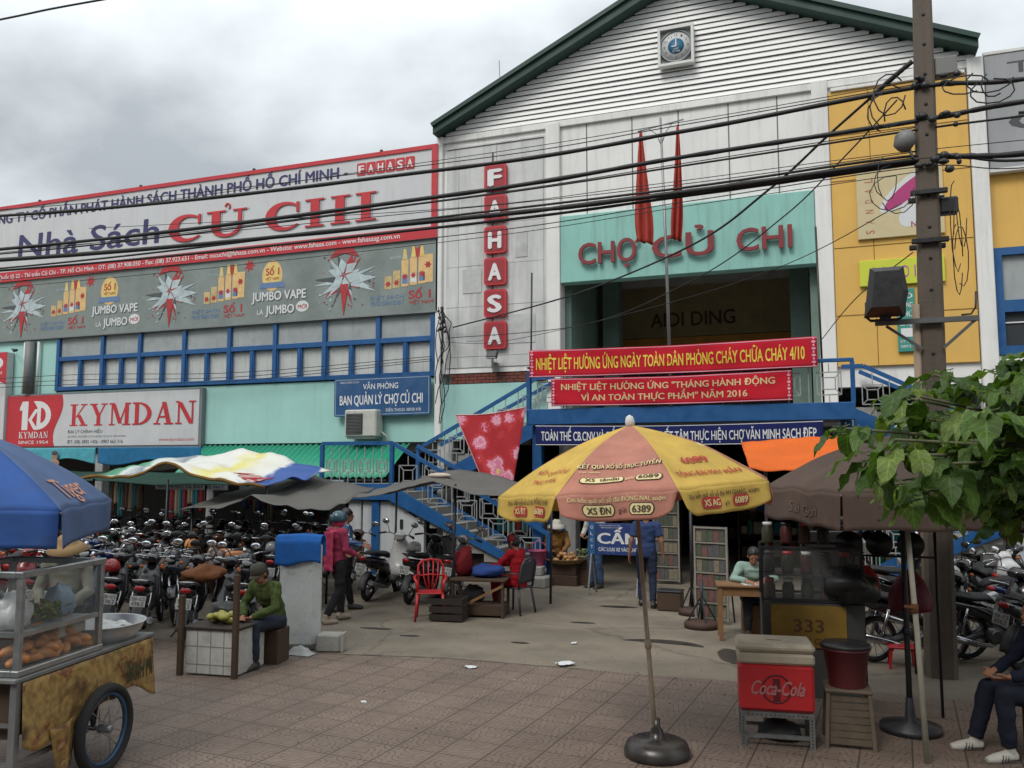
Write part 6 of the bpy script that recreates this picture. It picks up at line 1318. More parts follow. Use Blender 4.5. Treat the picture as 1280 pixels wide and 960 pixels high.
# ------------------------------------------------------------------ plastic chairs
def chair(name, label, loc, rz, m, style='slat'):
    t = thing(name, label, 'chair', loc, rz)      # faces +y
    MB().grid(lambda u, v: (-.2 + .4 * u, -.2 + .4 * v, .43 - .012 * math.sin(PI * u) * math.sin(PI * v)), 8, 8, .02).build('seat', m, t)
    for sx in (-1, 1):
        MB().tube([(sx * .19, .18, .42), (sx * .225, .215, 0)], [(.024, .02), (.018, .016)], 8).build('leg', m, t)
        MB().tube([(sx * .18, -.18, .42), (sx * .215, -.24, 0)], [(.024, .02), (.018, .016)], 8).build('leg', m, t)
    b_ = MB()
    b_.tube([(-.19, -.19, .42), (-.2, -.225, .62), (-.195, -.26, .8), (-.14, -.275, .87), (0, -.28, .89), (.14, -.275, .87), (.195, -.26, .8), (.2, -.225, .62), (.19, -.19, .42)], .019, 8)
    if style == 'slat':
        for x in (-.11, -.037, .037, .11): b_.tube([(x * .5, -.2, .44), (x, -.225, .62), (x * 1.1, -.272, .875)], [(.012, .008)] * 3, 6)
        b_.tube([(-.2, -.23, .64), (0, -.235, .66), (.2, -.23, .64)], [(.01, .014)] * 3, 6)
    else: b_.grid(lambda u, v: (-.18 + .36 * u, -.2 - .07 * v - .01 * math.sin(PI * u), .5 + .34 * v), 8, 6, .014)
    b_.build('backrest', m, t)
    for sx in (-1, 1): MB().tube([(sx * .195, -.22, .64), (sx * .24, -.1, .66), (sx * .245, .1, .645), (sx * .21, .17, .6), (sx * .195, .175, .44)], [(.022, .012)] * 5, 7).build('armrest', m, t)
    return t
red_pl = mat('red_plastic', S(176, 34, 40), .4, var=.1, vs=5); blue_gry = mat('dark_plastic', S(54, 56, 62), .45, var=.1)
chair('plastic_chair', 'empty red plastic armchair with a slatted back under the grey tarp', (-5.9, 12.15, 0), R(205), red_pl)
chair('plastic_chair', 'dark grey plastic chair under the seated person in red', (-4.85, 13.15, 0), R(75), blue_gry, 'solid')
boxy('low_stool', 'dark low stool under the seated man in green', 'stool', (-6.47, 8.9, 0), (.34, .32, .41), R(10), dark_wood)
# low table with goods in front of the seated person in red
lt_ = thing('low_table', 'low dark wooden vendor table loaded with bags under the grey tarp', 'table', (-5.3, 12.75, 0), R(10))
MB().box(-.45, .45, -.28, .28, .56, .6, .008).build('tabletop', dark_wood, lt_)
for sx in (-1, 1):
    for sy in (-1, 1): MB().bar((sx * .4, sy * .24, 0), (sx * .4, sy * .24, .56), .04, .04).build('leg', dark_wood, lt_)
MB().bar((-.4, -.26, .1), (.4, -.26, .5), .03, .04).build('brace', wood, lt_)
MB().box(-.42, .42, -.22, .22, .03, .2, .01).build('bottom_shelf', dark_wood, lt_)
lumpy('cloth_bundle', 'blue cloth bundle on the low vendor table', 'bundle', (-5.2, 12.8, .6), (.26, .2, .11), cloth('bundle_blue', S(46, 70, 128)), 5, .5)
lumpy('cloth_bundle', 'dark red jacket bundled on the left end of the low vendor table', 'bundle', (-5.62, 12.8, .6), (.16, .18, .26), cloth('bundle_red', S(110, 30, 36)), 6, .45)
lumpy('plastic_bag', 'grey bag stuffed under the low vendor table', 'bag', (-5.5, 12.9, .2), (.2, .16, .14), cloth('bag_grey', (.1, .1, .11)), 8, .4)
lumpy('plastic_bag', 'white bag lying at the left foot of the low vendor table', 'bag', (-5.72, 12.55, 0), (.14, .1, .1), plastic_bag, 9, .4)
bt = thing('vendor_crate', 'dark crate standing on the ground left of the low vendor table', 'crate', (-5.6, 12.2, 0), R(8))
mb = MB()
for z in (.02, .14, .26):
    mb.box(-.26, .26, -.2, -.18, z, z + .09).box(-.26, .26, .18, .2, z, z + .09).box(-.26, -.24, -.179, .179, z, z + .09).box(.24, .26, -.179, .179, z, z + .09)
mb.box(-.24, .24, -.18, .18, .02, .04); mb.build('slats', mat('crate_dark', S(44, 36, 30), .8, var=.3, vs=7), bt)

# ------------------------------------------------------------------ forbidding sign, vegetable seller's things, display racks, desk
sg = thing('warning_sign', 'blue trestle sign with large white letters standing in the entrance', 'sign', (-3.73, 15.6, 0), R(2))
sgb = mat('sign_navy', S(38, 62, 118), .45, var=.15, vs=4, dirt=.2)
MB().box(-.42, .42, -.02, .02, .72, 1.3, .006).build('board', sgb, sg)
MB().box(-.56, -.43, -.03, .03, .72, 1.36, .006).build('side_board', mat('sign_teal_blue', S(42, 92, 140), .45, var=.15), sg)
lt = MB(); o = Matrix.Translation((0, -.0215, 0)) @ Matrix.Rotation(R(90), 4, 'X')
lt.text('CẤM', at(o, -.38, .93), .76, .2, .035); lt.text('CÁC LOẠI XE VÀO CHỢ', at(o, -.37, .79), .74, .07, .02); lt.text('UBND HUYỆN CỦ CHI', at(o, -.36, 1.25), .4, .024); lt.text('BAN QUẢN LÝ CHỢ', at(o, -.32, 1.21), .34, .024)
for i, c in enumerate('QLCT'): lt.text(c, at(o, -.52, 1.2 - i * .12, .011), .05, .06, .01)
lt.build('lettering', ink_white, sg)
for x in (-.5, .4):
    for sy in (-1, 1): MB().bar((x, sy * .03, .74), (x + .03 * sy, sy * .22, 0), .03, .03).build('leg', grey_steel, sg)
vb = thing('vegetable_basket', 'flat round basket of onions and ginger on the ground by the left entrance post', 'basket', (-5.05, 16.6, .42), 0)
wick = mat('wicker', S(146, 118, 76), .8, var=.3, vs=14, bump=.4, bs=60)
MB().lathe([(.3, 0), (.42, .08), (.44, .1), (.41, .09), (.29, .015), (.001, .015)], 28, cap=False).lathe([(.001, 0), (.3, 0)], 28, cap=False).build('weave', wick, vb)
fruit_heap('small tan onion in the flat round basket', (-5.05, 16.6, .44), 20, (.06, .05, .045), mat('onion', S(170, 128, 84), .5, var=.3, vs=9), 8, 'vegetable', 'onion', .24, 'onions in the flat basket')
stl = thing('basket_stool', 'dark low crate carrying the round onion basket', 'crate', (-5.05, 16.6, 0)); MB().box(-.3, .3, -.25, .25, 0, .2, .01).box(-.27, .27, -.22, .22, .2, .418, .01).build('body', dark_wood, stl)
herb('greens_bunch', 'pale bundle of green vegetables right of the round onion basket', (-4.62, 16.7, .55), .2, 160, mat('greens_pale', S(132, 142, 104), .6, var=.4, vs=10), 6)
stl = thing('basket_stool', 'dark wooden crate under the pale bundle of greens', 'crate', (-4.6, 16.75, 0)); MB().box(-.24, .24, -.2, .2, 0, .3, .01).box(-.2, .2, -.17, .17, .3, .55, .01).build('body', dark_wood, stl)
bk = thing('plastic_basket', 'pink plastic basket beside the vegetable seller', 'basket', (-5.55, 16.35, .38)); MB().lathe([(.13, 0), (.18, .28), (.2, .285), (.2, .3), (.165, .29), (.12, .01), (.001, .01)], 20, cap=False).lathe([(.001, 0), (.13, 0)], 20, cap=False).build('tub', mat('pink_plastic', S(150, 62, 96), .45, var=.1), bk)
MB().tube([(-.18, 0, .29), (-.15, 0, .42), (0, 0, .48), (.15, 0, .42), (.18, 0, .29)], .01, 6).build('handle', MATS['pink_plastic'], bk)
bk = thing('paint_bucket', 'green bucket with a white lid on the stone step', 'bucket', (-5.9, 16.15, .38)); MB().lathe([(.1, 0), (.12, .24)], 18).build('pail', mat('bucket_green', S(44, 96, 76), .45, var=.1), bk); MB().lathe([(.125, .241), (.125, .27), (.001, .275)], 18).build('lid', white_paint, bk)
def rack(label, loc, rz, w_, h_, n, seed):
    t = thing('display_rack', label, 'rack', loc, rz); m_ = MB()
    for x in (-w_ / 2, w_ / 2): m_.box(x - .015, x + .015, -.015, .015, .05, h_)
    for i in range(n + 1): z = .08 + (h_ - .1) * i / n; m_.box(-w_ / 2 + .015, w_ / 2 - .015, -.012, .012, z - .012, z + .012)
    m_.build('frame', mat('rack_white', S(140, 136, 126), .5, .2, var=.15), t)
    r = random.Random(seed); cols = [mat('ticket_%s' % c, k, .6, var=.3, vs=20) for c, k in (('rose', S(112, 74, 70)), ('cream', S(122, 114, 96)), ('grey', S(84, 84, 84)), ('moss', S(76, 82, 68)))]
    for i in range(n):
        z0 = .1 + (h_ - .1) * i / n; p_ = MB(); k = 5
        for j in range(k): p_.m(r.randrange(4)).box(-w_ / 2 + .025 + j * (w_ - .05) / k, -w_ / 2 + .02 + (j + 1) * (w_ - .05) / k, .0, .012, z0, z0 + (h_ - .1) / n * r.uniform(.6, .8))
        p_.build('ticket_row', cols, t)
    MB().box(-w_ / 2, w_ / 2, .013, .017, .06, h_).build('back_panel', mat('rack_back', S(84, 80, 76), .7, var=.2), t)
    for sx in (-1, 1): MB().bar((sx * w_ * .5, .02, h_ * .8), (sx * w_ * .5, .3, 0), .02, .02).build('stay', dark_steel, t)
    return t
rack('low lottery ticket display rack with white frame beside the wooden desk', (-1.75, 13.3, 0), R(-12), .5, 1.45, 6, 1)
rack('taller lottery ticket rack standing deep in the entrance behind the walking man', (-3.15, 17.3, 0), R(0), .5, 1.7, 6, 2)
dk = thing('wooden_desk', 'small wooden school desk of the ticket seller', 'desk', (-1.2, 12.35, 0), R(10))
MB().box(-.36, .36, -.24, .24, .72, .75, .006).build('desktop', wood, dk)
MB().box(-.32, .32, -.2, -.18, .6, .719).box(-.32, -.3, -.179, .2, .6, .719).box(.3, .32, -.179, .2, .6, .719).build('apron_board', wood, dk)
for sx in (-1, 1):
    for sy in (-1, 1): MB().box(sx * .31 - .028, sx * .31 + .028, sy * .19 - .028, sy * .19 + .028, 0, .72, .004).build('leg', wood, dk)
boxy('paper_sheet', 'white sheet of paper on the wooden desk', 'paper', (-1.05, 12.3, .751), (.3, .2, .004), R(24), white_paint, 0)
def ustand(label, loc, base_r, h_):
    t = thing('umbrella_stand', label, 'umbrella stand', loc)
    MB().lathe([(base_r, 0), (base_r * 1.02, .06), (base_r * .9, .1), (.05, .12)], 24).build('base', mat('stand_rust', S(72, 52, 44), .75, .2, var=.3, vs=7), t)
    for i in range(4): a = i * PI / 2 + .4; MB().bar((base_r * .8 * math.cos(a), base_r * .8 * math.sin(a), .1), (.03 * math.cos(a), .03 * math.sin(a), .42), .02, .02).build('strut', dark_steel, t)
    MB().tube([(0, 0, .12), (0, 0, h_)], .025, 8).build('pole', dark_steel, t)
ustand('rusty round umbrella stand on the apron left of the wooden desk', (-1.85, 12.95, 0), .26, .7)
ustand('dark umbrella stand with a thin pole behind the ticket rack', (-2.15, 14.0, 0), .22, 1.9)
hd_ = thing('handcart_base', 'low dark box at the foot of the pole behind the ticket rack', 'box', (-2.25, 14.0, 0)); hd_.location = (-2.55, 14.3, 0); MB().box(-.2, .2, -.15, .15, 0, .3, .02).build('body', dark_wood, hd_); MB().box(-.21, .21, -.16, .16, .301, .33, .01).build('lid', dark_steel, hd_)

# ------------------------------------------------------------------ drink stall on the right
co = thing('drinks_cooler', 'red drinks cooler with a pale lid and white script on a steel frame', 'cooler', (-.52, 7.95, 0), R(8))
cool_red = mat('cooler_red', S(186, 38, 44), .4, var=.1, vs=4, dirt=.25, dcol=S(90, 30, 30), ds=3)
cool_lid = mat('cooler_lid', S(178, 168, 148), .5, var=.12, vs=4, dirt=.4, dcol=S(110, 100, 84), ds=4)
MB().box(-.31, .31, -.2, .2, .30, .69, .025).build('body', cool_red, co)
MB().box(-.318, .318, -.208, .208, .692, .785, .02).build('upper_body', cool_lid, co)
MB().box(-.325, .325, -.215, .215, .79, .868, .03).box(-.06, .06, -.05, .05, .869, .878, .004).build('lid', cool_lid, co)
o = Matrix.Translation((0, -.2015, .49)) @ Matrix.Rotation(R(90), 4, 'X')
lg = MB(); lg.torus(.115, .009, 32, 6, at(o, 0, 0, 0), .3); lg.box(-.03, .03, -.1, .09, 0, .003, 0, o); lg.build('round_emblem', mat('emblem_dark', S(96, 26, 34), .5, var=.1), co)
MB().text('Coca-Cola', at(o, -.22, -.045, .006), .44, .12, .03, 0, .3).build('script_lettering', mat('emblem_pale', S(176, 112, 112), .5, var=.1), co)
sf2 = MB()
for sx in (-1, 1):
    for sy in (-1, 1): sf2.box(sx * .28 - .022, sx * .28 + .022, sy * .18 - .022, sy * .18 + .022, 0, .298)
for sy in (-1, 1): sf2.box(-.258, .258, sy * .18 - .02, sy * .18 + .02, .255, .295).box(-.258, .258, sy * .18 - .015, sy * .18 + .015, .08, .11)
for sx in (-1, 1): sf2.box(sx * .28 - .02, sx * .28 + .02, -.158, .158, .255, .295)
sf2.build('steel_frame', mat('angle_steel', S(120, 122, 122), .5, .5, var=.2, vs=9, dirt=.5, dcol=(.08, .05, .035), ds=7), co)
hl = MB()
for i in range(14): hl.lathe([(.006, 0), (.006, .002)], 6, Matrix.Translation((-.24 + i * .037, -.2005, .275)) @ Matrix.Rotation(R(90), 4, 'X'))
for sx in (-1, 1):
    for i in range(9): hl.lathe([(.006, 0), (.006, .002)], 6, Matrix.Translation((sx * .28, -.2025, .03 + i * .027)) @ Matrix.Rotation(R(90), 4, 'X'))
hl.build('frame_holes', MATS['hole_dark'], co)
lumpy('plastic_bag', 'dark sack under the red drinks cooler', 'bag', (-.5, 8.0, .0), (.18, .12, .1), cloth('sack_dark', (.05, .05, .05)), 12, .3)
ds = thing('drink_stall', 'dark drink stall with a glass case above a yellow beer panel behind the red cooler', 'stall', (-.2, 8.75, 0), R(6))
MB().box(-.48, .42, -.3, .3, .7, 1.12, .01).build('counter', mat('stall_dark', (.05, .05, .048), .6, var=.3), ds)
MB().box(-.4, .26, -.315, -.302, .72, 1.1).build('front_panel', mat('stall_yellow', S(128, 100, 34), .6, var=.3, vs=4), ds)
MB().text('333', Matrix.Translation((-.2, -.317, .86)) @ Matrix.Rotation(R(90), 4, 'X'), .26, .12, .02).text('BIA SÀI GÒN', Matrix.Translation((-.3, -.317, .75)) @ Matrix.Rotation(R(90), 4, 'X'), .46, .06, .01).build('panel_lettering', mat('stall_brown', S(86, 52, 30), .6), ds)
for sx in (-1, 1):
    for sy in (-1, 1): MB().box(sx * .43 - .03 - .03, sx * .43 + .0 - .03, sy * .27 - .02, sy * .27 + .02, 0, .7).build('leg', grey_steel, ds)
cf = MB()
for x in (-.47, .41):
    for y in (-.29, .29): cf.box(x - .012, x + .012, y - .012, y + .012, 1.12, 1.62)
for z in (1.14, 1.62): cf.box(-.47, .41, -.3, -.28, z - .012, z + .012).box(-.47, .41, .28, .3, z - .012, z + .012)
cf.box(-.458, .398, -.27, .27, 1.36, 1.37); cf.build('case_frame', dark_steel, ds)
MB().box(-.457, .397, -.292, -.288, 1.155, 1.607).build('case_glass', glass_clear, ds)
jar_m = mat('jar_glass', (.7, .75, .72), .08, var=0, alpha=.3, spec=.6); r = random.Random(4)
jar_c = [mat('jar_' + c, k, .5, var=.2, vs=9) for c, k in (('amber', S(70, 46, 28)), ('dark', S(44, 40, 36)), ('olive', S(52, 54, 36)), ('red', S(74, 30, 28)))]
jn_ = ['amber', 'dark', 'olive', 'dull red']
for k in range(14):
    lvl = k // 5; x = -.4 + (k % 5) * .17; y = -.14 if lvl < 2 else .0; z = (1.122, 1.372, 1.636)[lvl]
    j = thing('glass_jar', '%s glass jar on the %s of the drink stall, %s' % (jn_[k % 4], ('lower shelf', 'middle shelf', 'top')[lvl], ('at its left end', 'left of the middle', 'in the middle', 'right of the middle', 'at its right end')[k % 5]), 'jar', Matrix.Rotation(R(6), 3, 'Z') @ Vector((x, y, z)) + Vector((-.2, 8.75, 0)), 0, 'jars on the drink stall')
    MB().lathe([(.05, 0), (.055, .02), (.055, .13), (.04, .16), (.04, .17)], 14).build('glass', jar_c[k % 4], j); MB().lathe([(.044, .171), (.044, .2), (.001, .202)], 14).build('lid', [red_pl, white_paint, black_plastic][k % 3], j)
lumpy('black_cloth', 'black cloth heaped on the right end of the drink stall counter', 'cloth', (.12, 8.62, 1.12), (.24, .3, .2), black_plastic, 51, .45)
bsh = thing('back_shelf', 'grey upright board standing behind the drink stall', 'board', (-.02, 9.6, 0), R(14)); MB().box(-.28, .28, -.02, .02, 0, 1.7, .01).build('panel', mat('board_dim', (.2, .2, .19), .8, var=.25, vs=2, dirt=.4), bsh); MB().box(-.31, -.281, -.03, .03, 0, 1.75).box(.281, .31, -.03, .03, 0, 1.75).build('side_rail', dark_wood, bsh)
st = thing('wooden_stool', 'tall narrow wooden stool with a slatted front beside the cooler', 'stool', (.07, 8.1, 0), R(4))
mb = MB()
for i in range(7): mb.box(-.17, .17, -.17 + .004 * i, -.155 + .004 * i, .04 + i * .058, .088 + i * .058)
mb.build('slatted_front', mat('stool_wood', S(96, 84, 70), .75, var=.25, vs=7), st); MB().box(-.19, .19, -.18, .18, .461, .49, .008).build('seat', MATS['stool_wood'], st)
for sx in (-1, 1):
    for sy in (-1, 1): MB().bar((sx * .19, sy * .19, 0), (sx * .165, sy * .155, .46), .03, .03).build('leg', MATS['stool_wood'], st)
bk = thing('red_tub', 'dull red plastic tub standing on the wooden stool', 'tub', (.07, 8.1, .491)); MB().lathe([(.15, 0), (.19, .3), (.205, .31), (.205, .33), (.17, .31), (.14, .02), (.001, .02)], 22, cap=False).lathe([(.001, 0), (.15, 0)], 22, cap=False).build('tub', mat('red_dim', S(84, 28, 32), .5, var=.15), bk); MB().lathe([(.21, .331), (.2, .36), (.001, .37)], 22).build('lid', black_plastic, bk)
# bags hanging from a rail
rl = thing('hanging_rail', 'dark steel frame with hooks carrying red bags, between the drink stall and the thin pole', 'rail', (.5, 9.2, 0))
MB().tube([(-.35, 0, 0), (-.35, 0, 2.1)], .014, 6).tube([(.42, 0, 0), (.42, 0, 2.1)], .014, 6).build('upright', dark_steel, rl); MB().tube([(-.35, 0, 1.5), (.42, 0, 1.5)], .012, 6).tube([(-.35, 0, 2.1), (.42, 0, 2.1)], .012, 6).build('crossbar', dark_steel, rl)
def bag(label, c, s_, m, seed):
    t = thing('hanging_bag', label, 'bag', c); 
    MB().grid(lambda u, v: (s_ * math.cos(2 * PI * u) * (.25 + .75 * math.sin(min(1, v * 1.1) * PI * .62)) * (1 if v < .97 else .2), s_ * .6 * math.sin(2 * PI * u) * (.25 + .75 * math.sin(min(1, v * 1.1) * PI * .62)) * (1 if v < .97 else .2), -s_ * 2.1 * v + .012 * noise.noise((u * 6, v * 6, seed))), 18, 12).build('sack', m, t)
    MB().tube([(-.03, 0, 0), (-.01, 0, s_ * .6), (.01, 0, s_ * .6), (.03, 0, 0)], .006, 5).build('handle', m, t)
bag('small red bag hanging from the dark steel frame', (.3, 9.2, 1.4), .12, mat('bag_red', S(176, 44, 46), .5, var=.2), 1)
bag('large dark red bag hanging right of the small red bag', (.68, 9.2, 1.38), .2, mat('bag_maroon', S(112, 30, 44), .5, var=.2), 2)
r = random.Random(6)
for i, (x, l) in enumerate(((.14, 'left'), (.42, 'middle'), (.7, 'right'))):
    o = thing('black_pan', 'round black pan hung on the dark steel frame, %s of three' % l, 'pan', (x, 9.16, 1.62)); MB().lathe([(.1, 0), (.12, .025), (.125, .03)], 22, Matrix.Rotation(R(90), 4, 'X')).build('dish', black_plastic, o); MB().bar((0, 0, .11), (0, 0, .26), .02, .012).build('handle', black_plastic, o)
lst = thing('red_stool', 'low red plastic stool on the apron behind the bag frame', 'stool', (.72, 11.3, 0)); MB().box(-.15, .15, -.15, .15, .23, .26, .01).build('seat', red_pl, lst)
for sx in (-1, 1):
    for sy in (-1, 1): MB().bar((sx * .14, sy * .14, 0), (sx * .115, sy * .115, .23), .03, .03).build('leg', red_pl, lst)

# ------------------------------------------------------------------ dim stalls inside the market
r = random.Random(21)
gar = [cloth('garment_' + n_, k) for n_, k in (('green', S(44, 112, 92)), ('blue', S(52, 84, 130)), ('red', S(132, 48, 52)), ('cream', S(150, 140, 120)), ('teal', S(50, 110, 120)), ('brown', S(96, 74, 58)))]
gn = ['green', 'blue', 'red', 'cream', 'teal', 'brown']
for k, (x, y) in enumerate(((-12.6, 19.8), (-14.8, 20.0), (-17.4, 20.0), (-20.2, 20.2), (-10.4, 20.4))):
    t = thing('clothes_rail', 'clothes rail with hanging %s, %s and %s garments in the dark shop' % (gn[k % 6], gn[(k + 1) % 6], gn[(k + 2) % 6]), 'clothes rail', (x, y, 0))
    MB().tube([(-.8, 0, 0), (-.8, 0, 1.9), (.8, 0, 1.9), (.8, 0, 0)], .018, 6).build('frame', dark_steel, t)
    for i in range(9):
        xx = -.7 + i * .175; h_ = r.uniform(.6, 1.1); m_ = gar[(k + i % 3) % 6]
        MB().grid(lambda u, v: (xx + (-.08 + .16 * u) * (.55 + .45 * min(1, v * 3)), .05 * math.sin(u * 8 + i) - .03, 1.86 - h_ * v), 6, 8, .02).build('garment', m_, t)
for k, (x, y, w_) in enumerate(((-7.4, 20.8, 1.6), (-4.6, 22.5, 1.8), (-1.2, 22.2, 2.0), (1.6, 20.6, 1.6), (-2.9, 27, 2.2), (-5.6, 26, 1.6))):
    t = thing('goods_shelf', 'dim goods shelf %s' % ('behind the left stairs', 'deep left in the entrance passage', 'deep right in the entrance passage', 'behind the right stairs', 'at the end of the entrance passage', 'in the far left corner of the passage')[k], 'shelf', (x, y, 0))
    m_ = MB()
    for z in (.1, .65, 1.2, 1.75): m_.box(-w_ / 2, w_ / 2, -.2, .2, z, z + .03)
    for sx in (-1, 1): m_.box(sx * w_ / 2 - .02, sx * w_ / 2 + .02, -.21, .21, 0, 1.95)
    m_.build('boards', dark_wood, t)
    for z in (.13, .68, 1.23):
        q = MB(); xx = -w_ / 2 + .06
        while xx < w_ / 2 - .2: ww = r.uniform(.1, .24); q.m(r.randrange(6)).box(xx, xx + ww, -.16, .1, z + .001, z + r.uniform(.15, .42), .01); xx += ww + .02
        q.build('goods_row', gar, t)
# ------------------------------------------------------------------ people
def remesh(mb, vox, smooth=4, fold=0.0, fs=9.0):
    me = mb.mesh('tmp'); o = bpy.data.objects.new('tmp', me); COL.objects.link(o)
    m = o.modifiers.new('r', 'REMESH'); m.mode = 'VOXEL'; m.voxel_size = vox; m.use_smooth_shade = True
    s_ = o.modifiers.new('s', 'SMOOTH'); s_.iterations = smooth; s_.factor = .5
    out = bpy.data.meshes.new_from_object(o.evaluated_get(bpy.context.evaluated_depsgraph_get()))
    bpy.data.objects.remove(o); bpy.data.meshes.remove(me)
    if fold:
        ns = [v.normal.copy() for v in out.vertices]
        for v, n_ in zip(out.vertices, ns): 
            c = v.co; v.co = c + n_ * fold * (noise.noise((c.x * fs, c.y * fs, c.z * fs * 1.6)) + .6 * math.sin(c.z * 34 + 5 * noise.noise(c * 4)) * .5)
    for p in out.polygons: p.use_smooth = True
    return out
def cone(mb, a, b_, ra, rb, flat=False, n=14):
    """tapered limb with round (or flat) ends"""
    a, b_ = Vector(a), Vector(b_); d = (b_ - a); L = d.length; d.normalize()
    if flat: mb.tube([a, b_], [ra, rb], n); return
    pts, rs = [], []
    for k in range(4): t = PI / 2 * (k / 3); pts.append(a - d * (ra if not isinstance(ra, tuple) else ra[1]) * math.cos(t)); rs.append(ra * max(.05, math.sin(t)))
    for k in range(4): t = PI / 2 * (k / 3); pts.append(b_ + d * rb * math.sin(t)); rs.append(rb * max(.05, math.cos(t)))
    mb.tube(pts, rs, n)
SKIN = mat('skin', S(150, 104, 80), .6, var=.08, vs=12)
HAIR = mat('hair_black', (.012, .011, .01), .5, var=.2, vs=30)
EYE = mat('eye', (.02, .018, .016), .3, var=0)
def person(label, loc, rz, J, wear, look=(0, 0), face=True, group=None, vox=.0075, curl=.7):
    """J: joint overrides in figure space (+y is forward); wear: clothing parts"""
    b = dict(pelvis=(0, 0, .92), waist=(0, .0, 1.08), chest=(0, .0, 1.27), neck=(0, -.01, 1.42), head=(0, .02, 1.55),
             shL=(-.175, -.01, 1.37), shR=(.175, -.01, 1.37), elL=(-.22, -.03, 1.09), elR=(.22, -.03, 1.09), wrL=(-.235, .05, .85), wrR=(.235, .05, .85),
             hpL=(-.09, 0, .89), hpR=(.09, 0, .89), knL=(-.1, .02, .48), knR=(.1, .02, .48), anL=(-.105, -.02, .08), anR=(.105, -.02, .08), toeL=(-.12, .14, .03), toeR=(.12, .14, .03))
    b.update(J); j = {k: Vector(v) for k, v in b.items()}
    t = thing('person', label, 'person', loc, rz, group)
    up_ = (j['neck'] - j['chest']).normalized()
    # head frame
    HM = Matrix.Translation(j['head']) @ Matrix.Rotation(look[0], 4, 'Z') @ Matrix.Rotation(look[1], 4, 'X')
    m_ = MB()
    m_.ell((0, -.005, .02), (.074, .095, .098), 16, 12, HM); m_.ell((0, .02, -.055), (.055, .066, .062), 14, 10, HM); m_.ell((0, .088, -.02), (.013, .02, .022), 8, 6, HM); m_.ell((0, .082, -.062), (.024, .014, .009), 8, 6, HM)
    for s_ in (-1, 1): m_.ell((s_ * .076, -.01, -.012), (.012, .022, .032), 8, 6, HM); m_.ell((s_ * .03, .078, .012), (.02, .012, .008), 8, 6, HM)
    cone(m_, j['neck'] - up_ * .03, HM @ Vector((0, -.015, -.05)), .052, .05)
    m_.tube([j['pelvis'] - up_ * .06, j['pelvis'], j['waist'], j['chest'], j['neck'] - up_ * .04], [(.125, .085), (.15, .1), (.128, .088), (.15, .1), (.09, .06)], 18, up=(0, 1, 0))
    for s_ in 'LR':
        cone(m_, j['sh' + s_], j['el' + s_], .052, .038); cone(m_, j['el' + s_], j['wr' + s_], .037, .026)
        cone(m_, j['chest'] + up_ * .07, j['sh' + s_], .06, .052)
        cone(m_, j['hp' + s_], j['kn' + s_], .082, .054); cone(m_, j['kn' + s_], j['an' + s_], .052, .034); cone(m_, j['an' + s_] - Vector((0, 0, .02)), j['toe' + s_], .034, .026)
        # hand: palm, four fingers of unequal length bent at the knuckle, thumb from the side of the palm
        d = (j['wr' + s_] - j['el' + s_]).normalized(); sd = Vector((0, 1, 0)) - d * d.y; sd = sd.normalized() if sd.length > .2 else Vector((0, 0, 1))
        nrm = d.cross(sd).normalized(); inw = nrm if (nrm.x > 0) == (s_ == 'L') else -nrm
        w0 = j['wr' + s_]; P = lambda a, q, c: w0 + d * a + sd * q + inw * c
        m_.tube([P(-.01, 0, 0), P(.03, 0, 0), P(.085, 0, .004)], [(.02, .02), (.034, .015), (.036, .013)], 10, up=tuple(inw))
        for q, L in ((-.027, .058), (-.009, .07), (.009, .075), (.027, .066)):
            k1 = P(.085, q, .004); k2 = P(.085 + L * .5, q, .004 + L * .25 * curl); k3 = P(.085 + L * .8, q * .9, .004 + L * .75 * curl)
            cone(m_, k1, k2, .0092, .0085, n=8); cone(m_, k2, k3, .0085, .007, n=8)
        cone(m_, P(.025, .024, .004), P(.055, .052, .014), .012, .01, n=8); cone(m_, P(.055, .052, .014), P(.085, .056, .026), .01, .008, n=8)
    me = remesh(m_, vox, 3); me.materials.append(SKIN); body = link('body', me, t)
    if face:
        e = MB()
        for s_ in (-1, 1): e.ell((s_ * .03, .083, .0), (.011, .006, .006), 8, 6, HM)
        e.build('eyes', EYE, t); MB().ell((0, .0895, -.062), (.02, .008, .005), 8, 6, HM).build('mouth', mat('lips', S(120, 66, 62), .5, var=0), t)
    for w_ in wear:
        k, m = w_[0], w_[1]; o = w_[2] if len(w_) > 2 else {}
        q = MB(); fold = .011
        if k == 'shirt':
            hem = j['pelvis'] - up_ * o.get('len', .06); fat = o.get('fat', 1.0)
            q.tube([hem, j['pelvis'] + up_ * .02, j['waist'], j['chest'], j['chest'] + up_ * .1, j['neck'] - up_ * .035], [(.165 * fat, .118 * fat), (.165 * fat, .118 * fat), (.15 * fat, .112 * fat), (.168 * fat, .12 * fat), (.15, .1), (.062, .058)], 22, up=(0, 1, 0))
            for s_ in 'LR':
                a, e_, w2 = j['sh' + s_], j['el' + s_], j['wr' + s_]; cone(q, j['chest'] + up_ * .08, a, .075, .068)
                if o.get('sleeve', 'long') == 'long': cone(q, a, e_, .068, .055); cone(q, e_, e_.lerp(w2, .96), .054, .042, True); cone(q, e_.lerp(w2, -.02), e_.lerp(w2, .2), .053, .05)
                else: cone(q, a, a.lerp(e_, .3), .068, .066); cone(q, a, a.lerp(e_, .72), .068, .07, True)
        elif k == 'trousers':
            q.tube([j['pelvis'] - up_ * .09, j['pelvis'] + up_ * .0, j['waist'] - up_ * .06], [(.15, .112), (.163, .115), (.145, .105)], 20, up=(0, 1, 0))
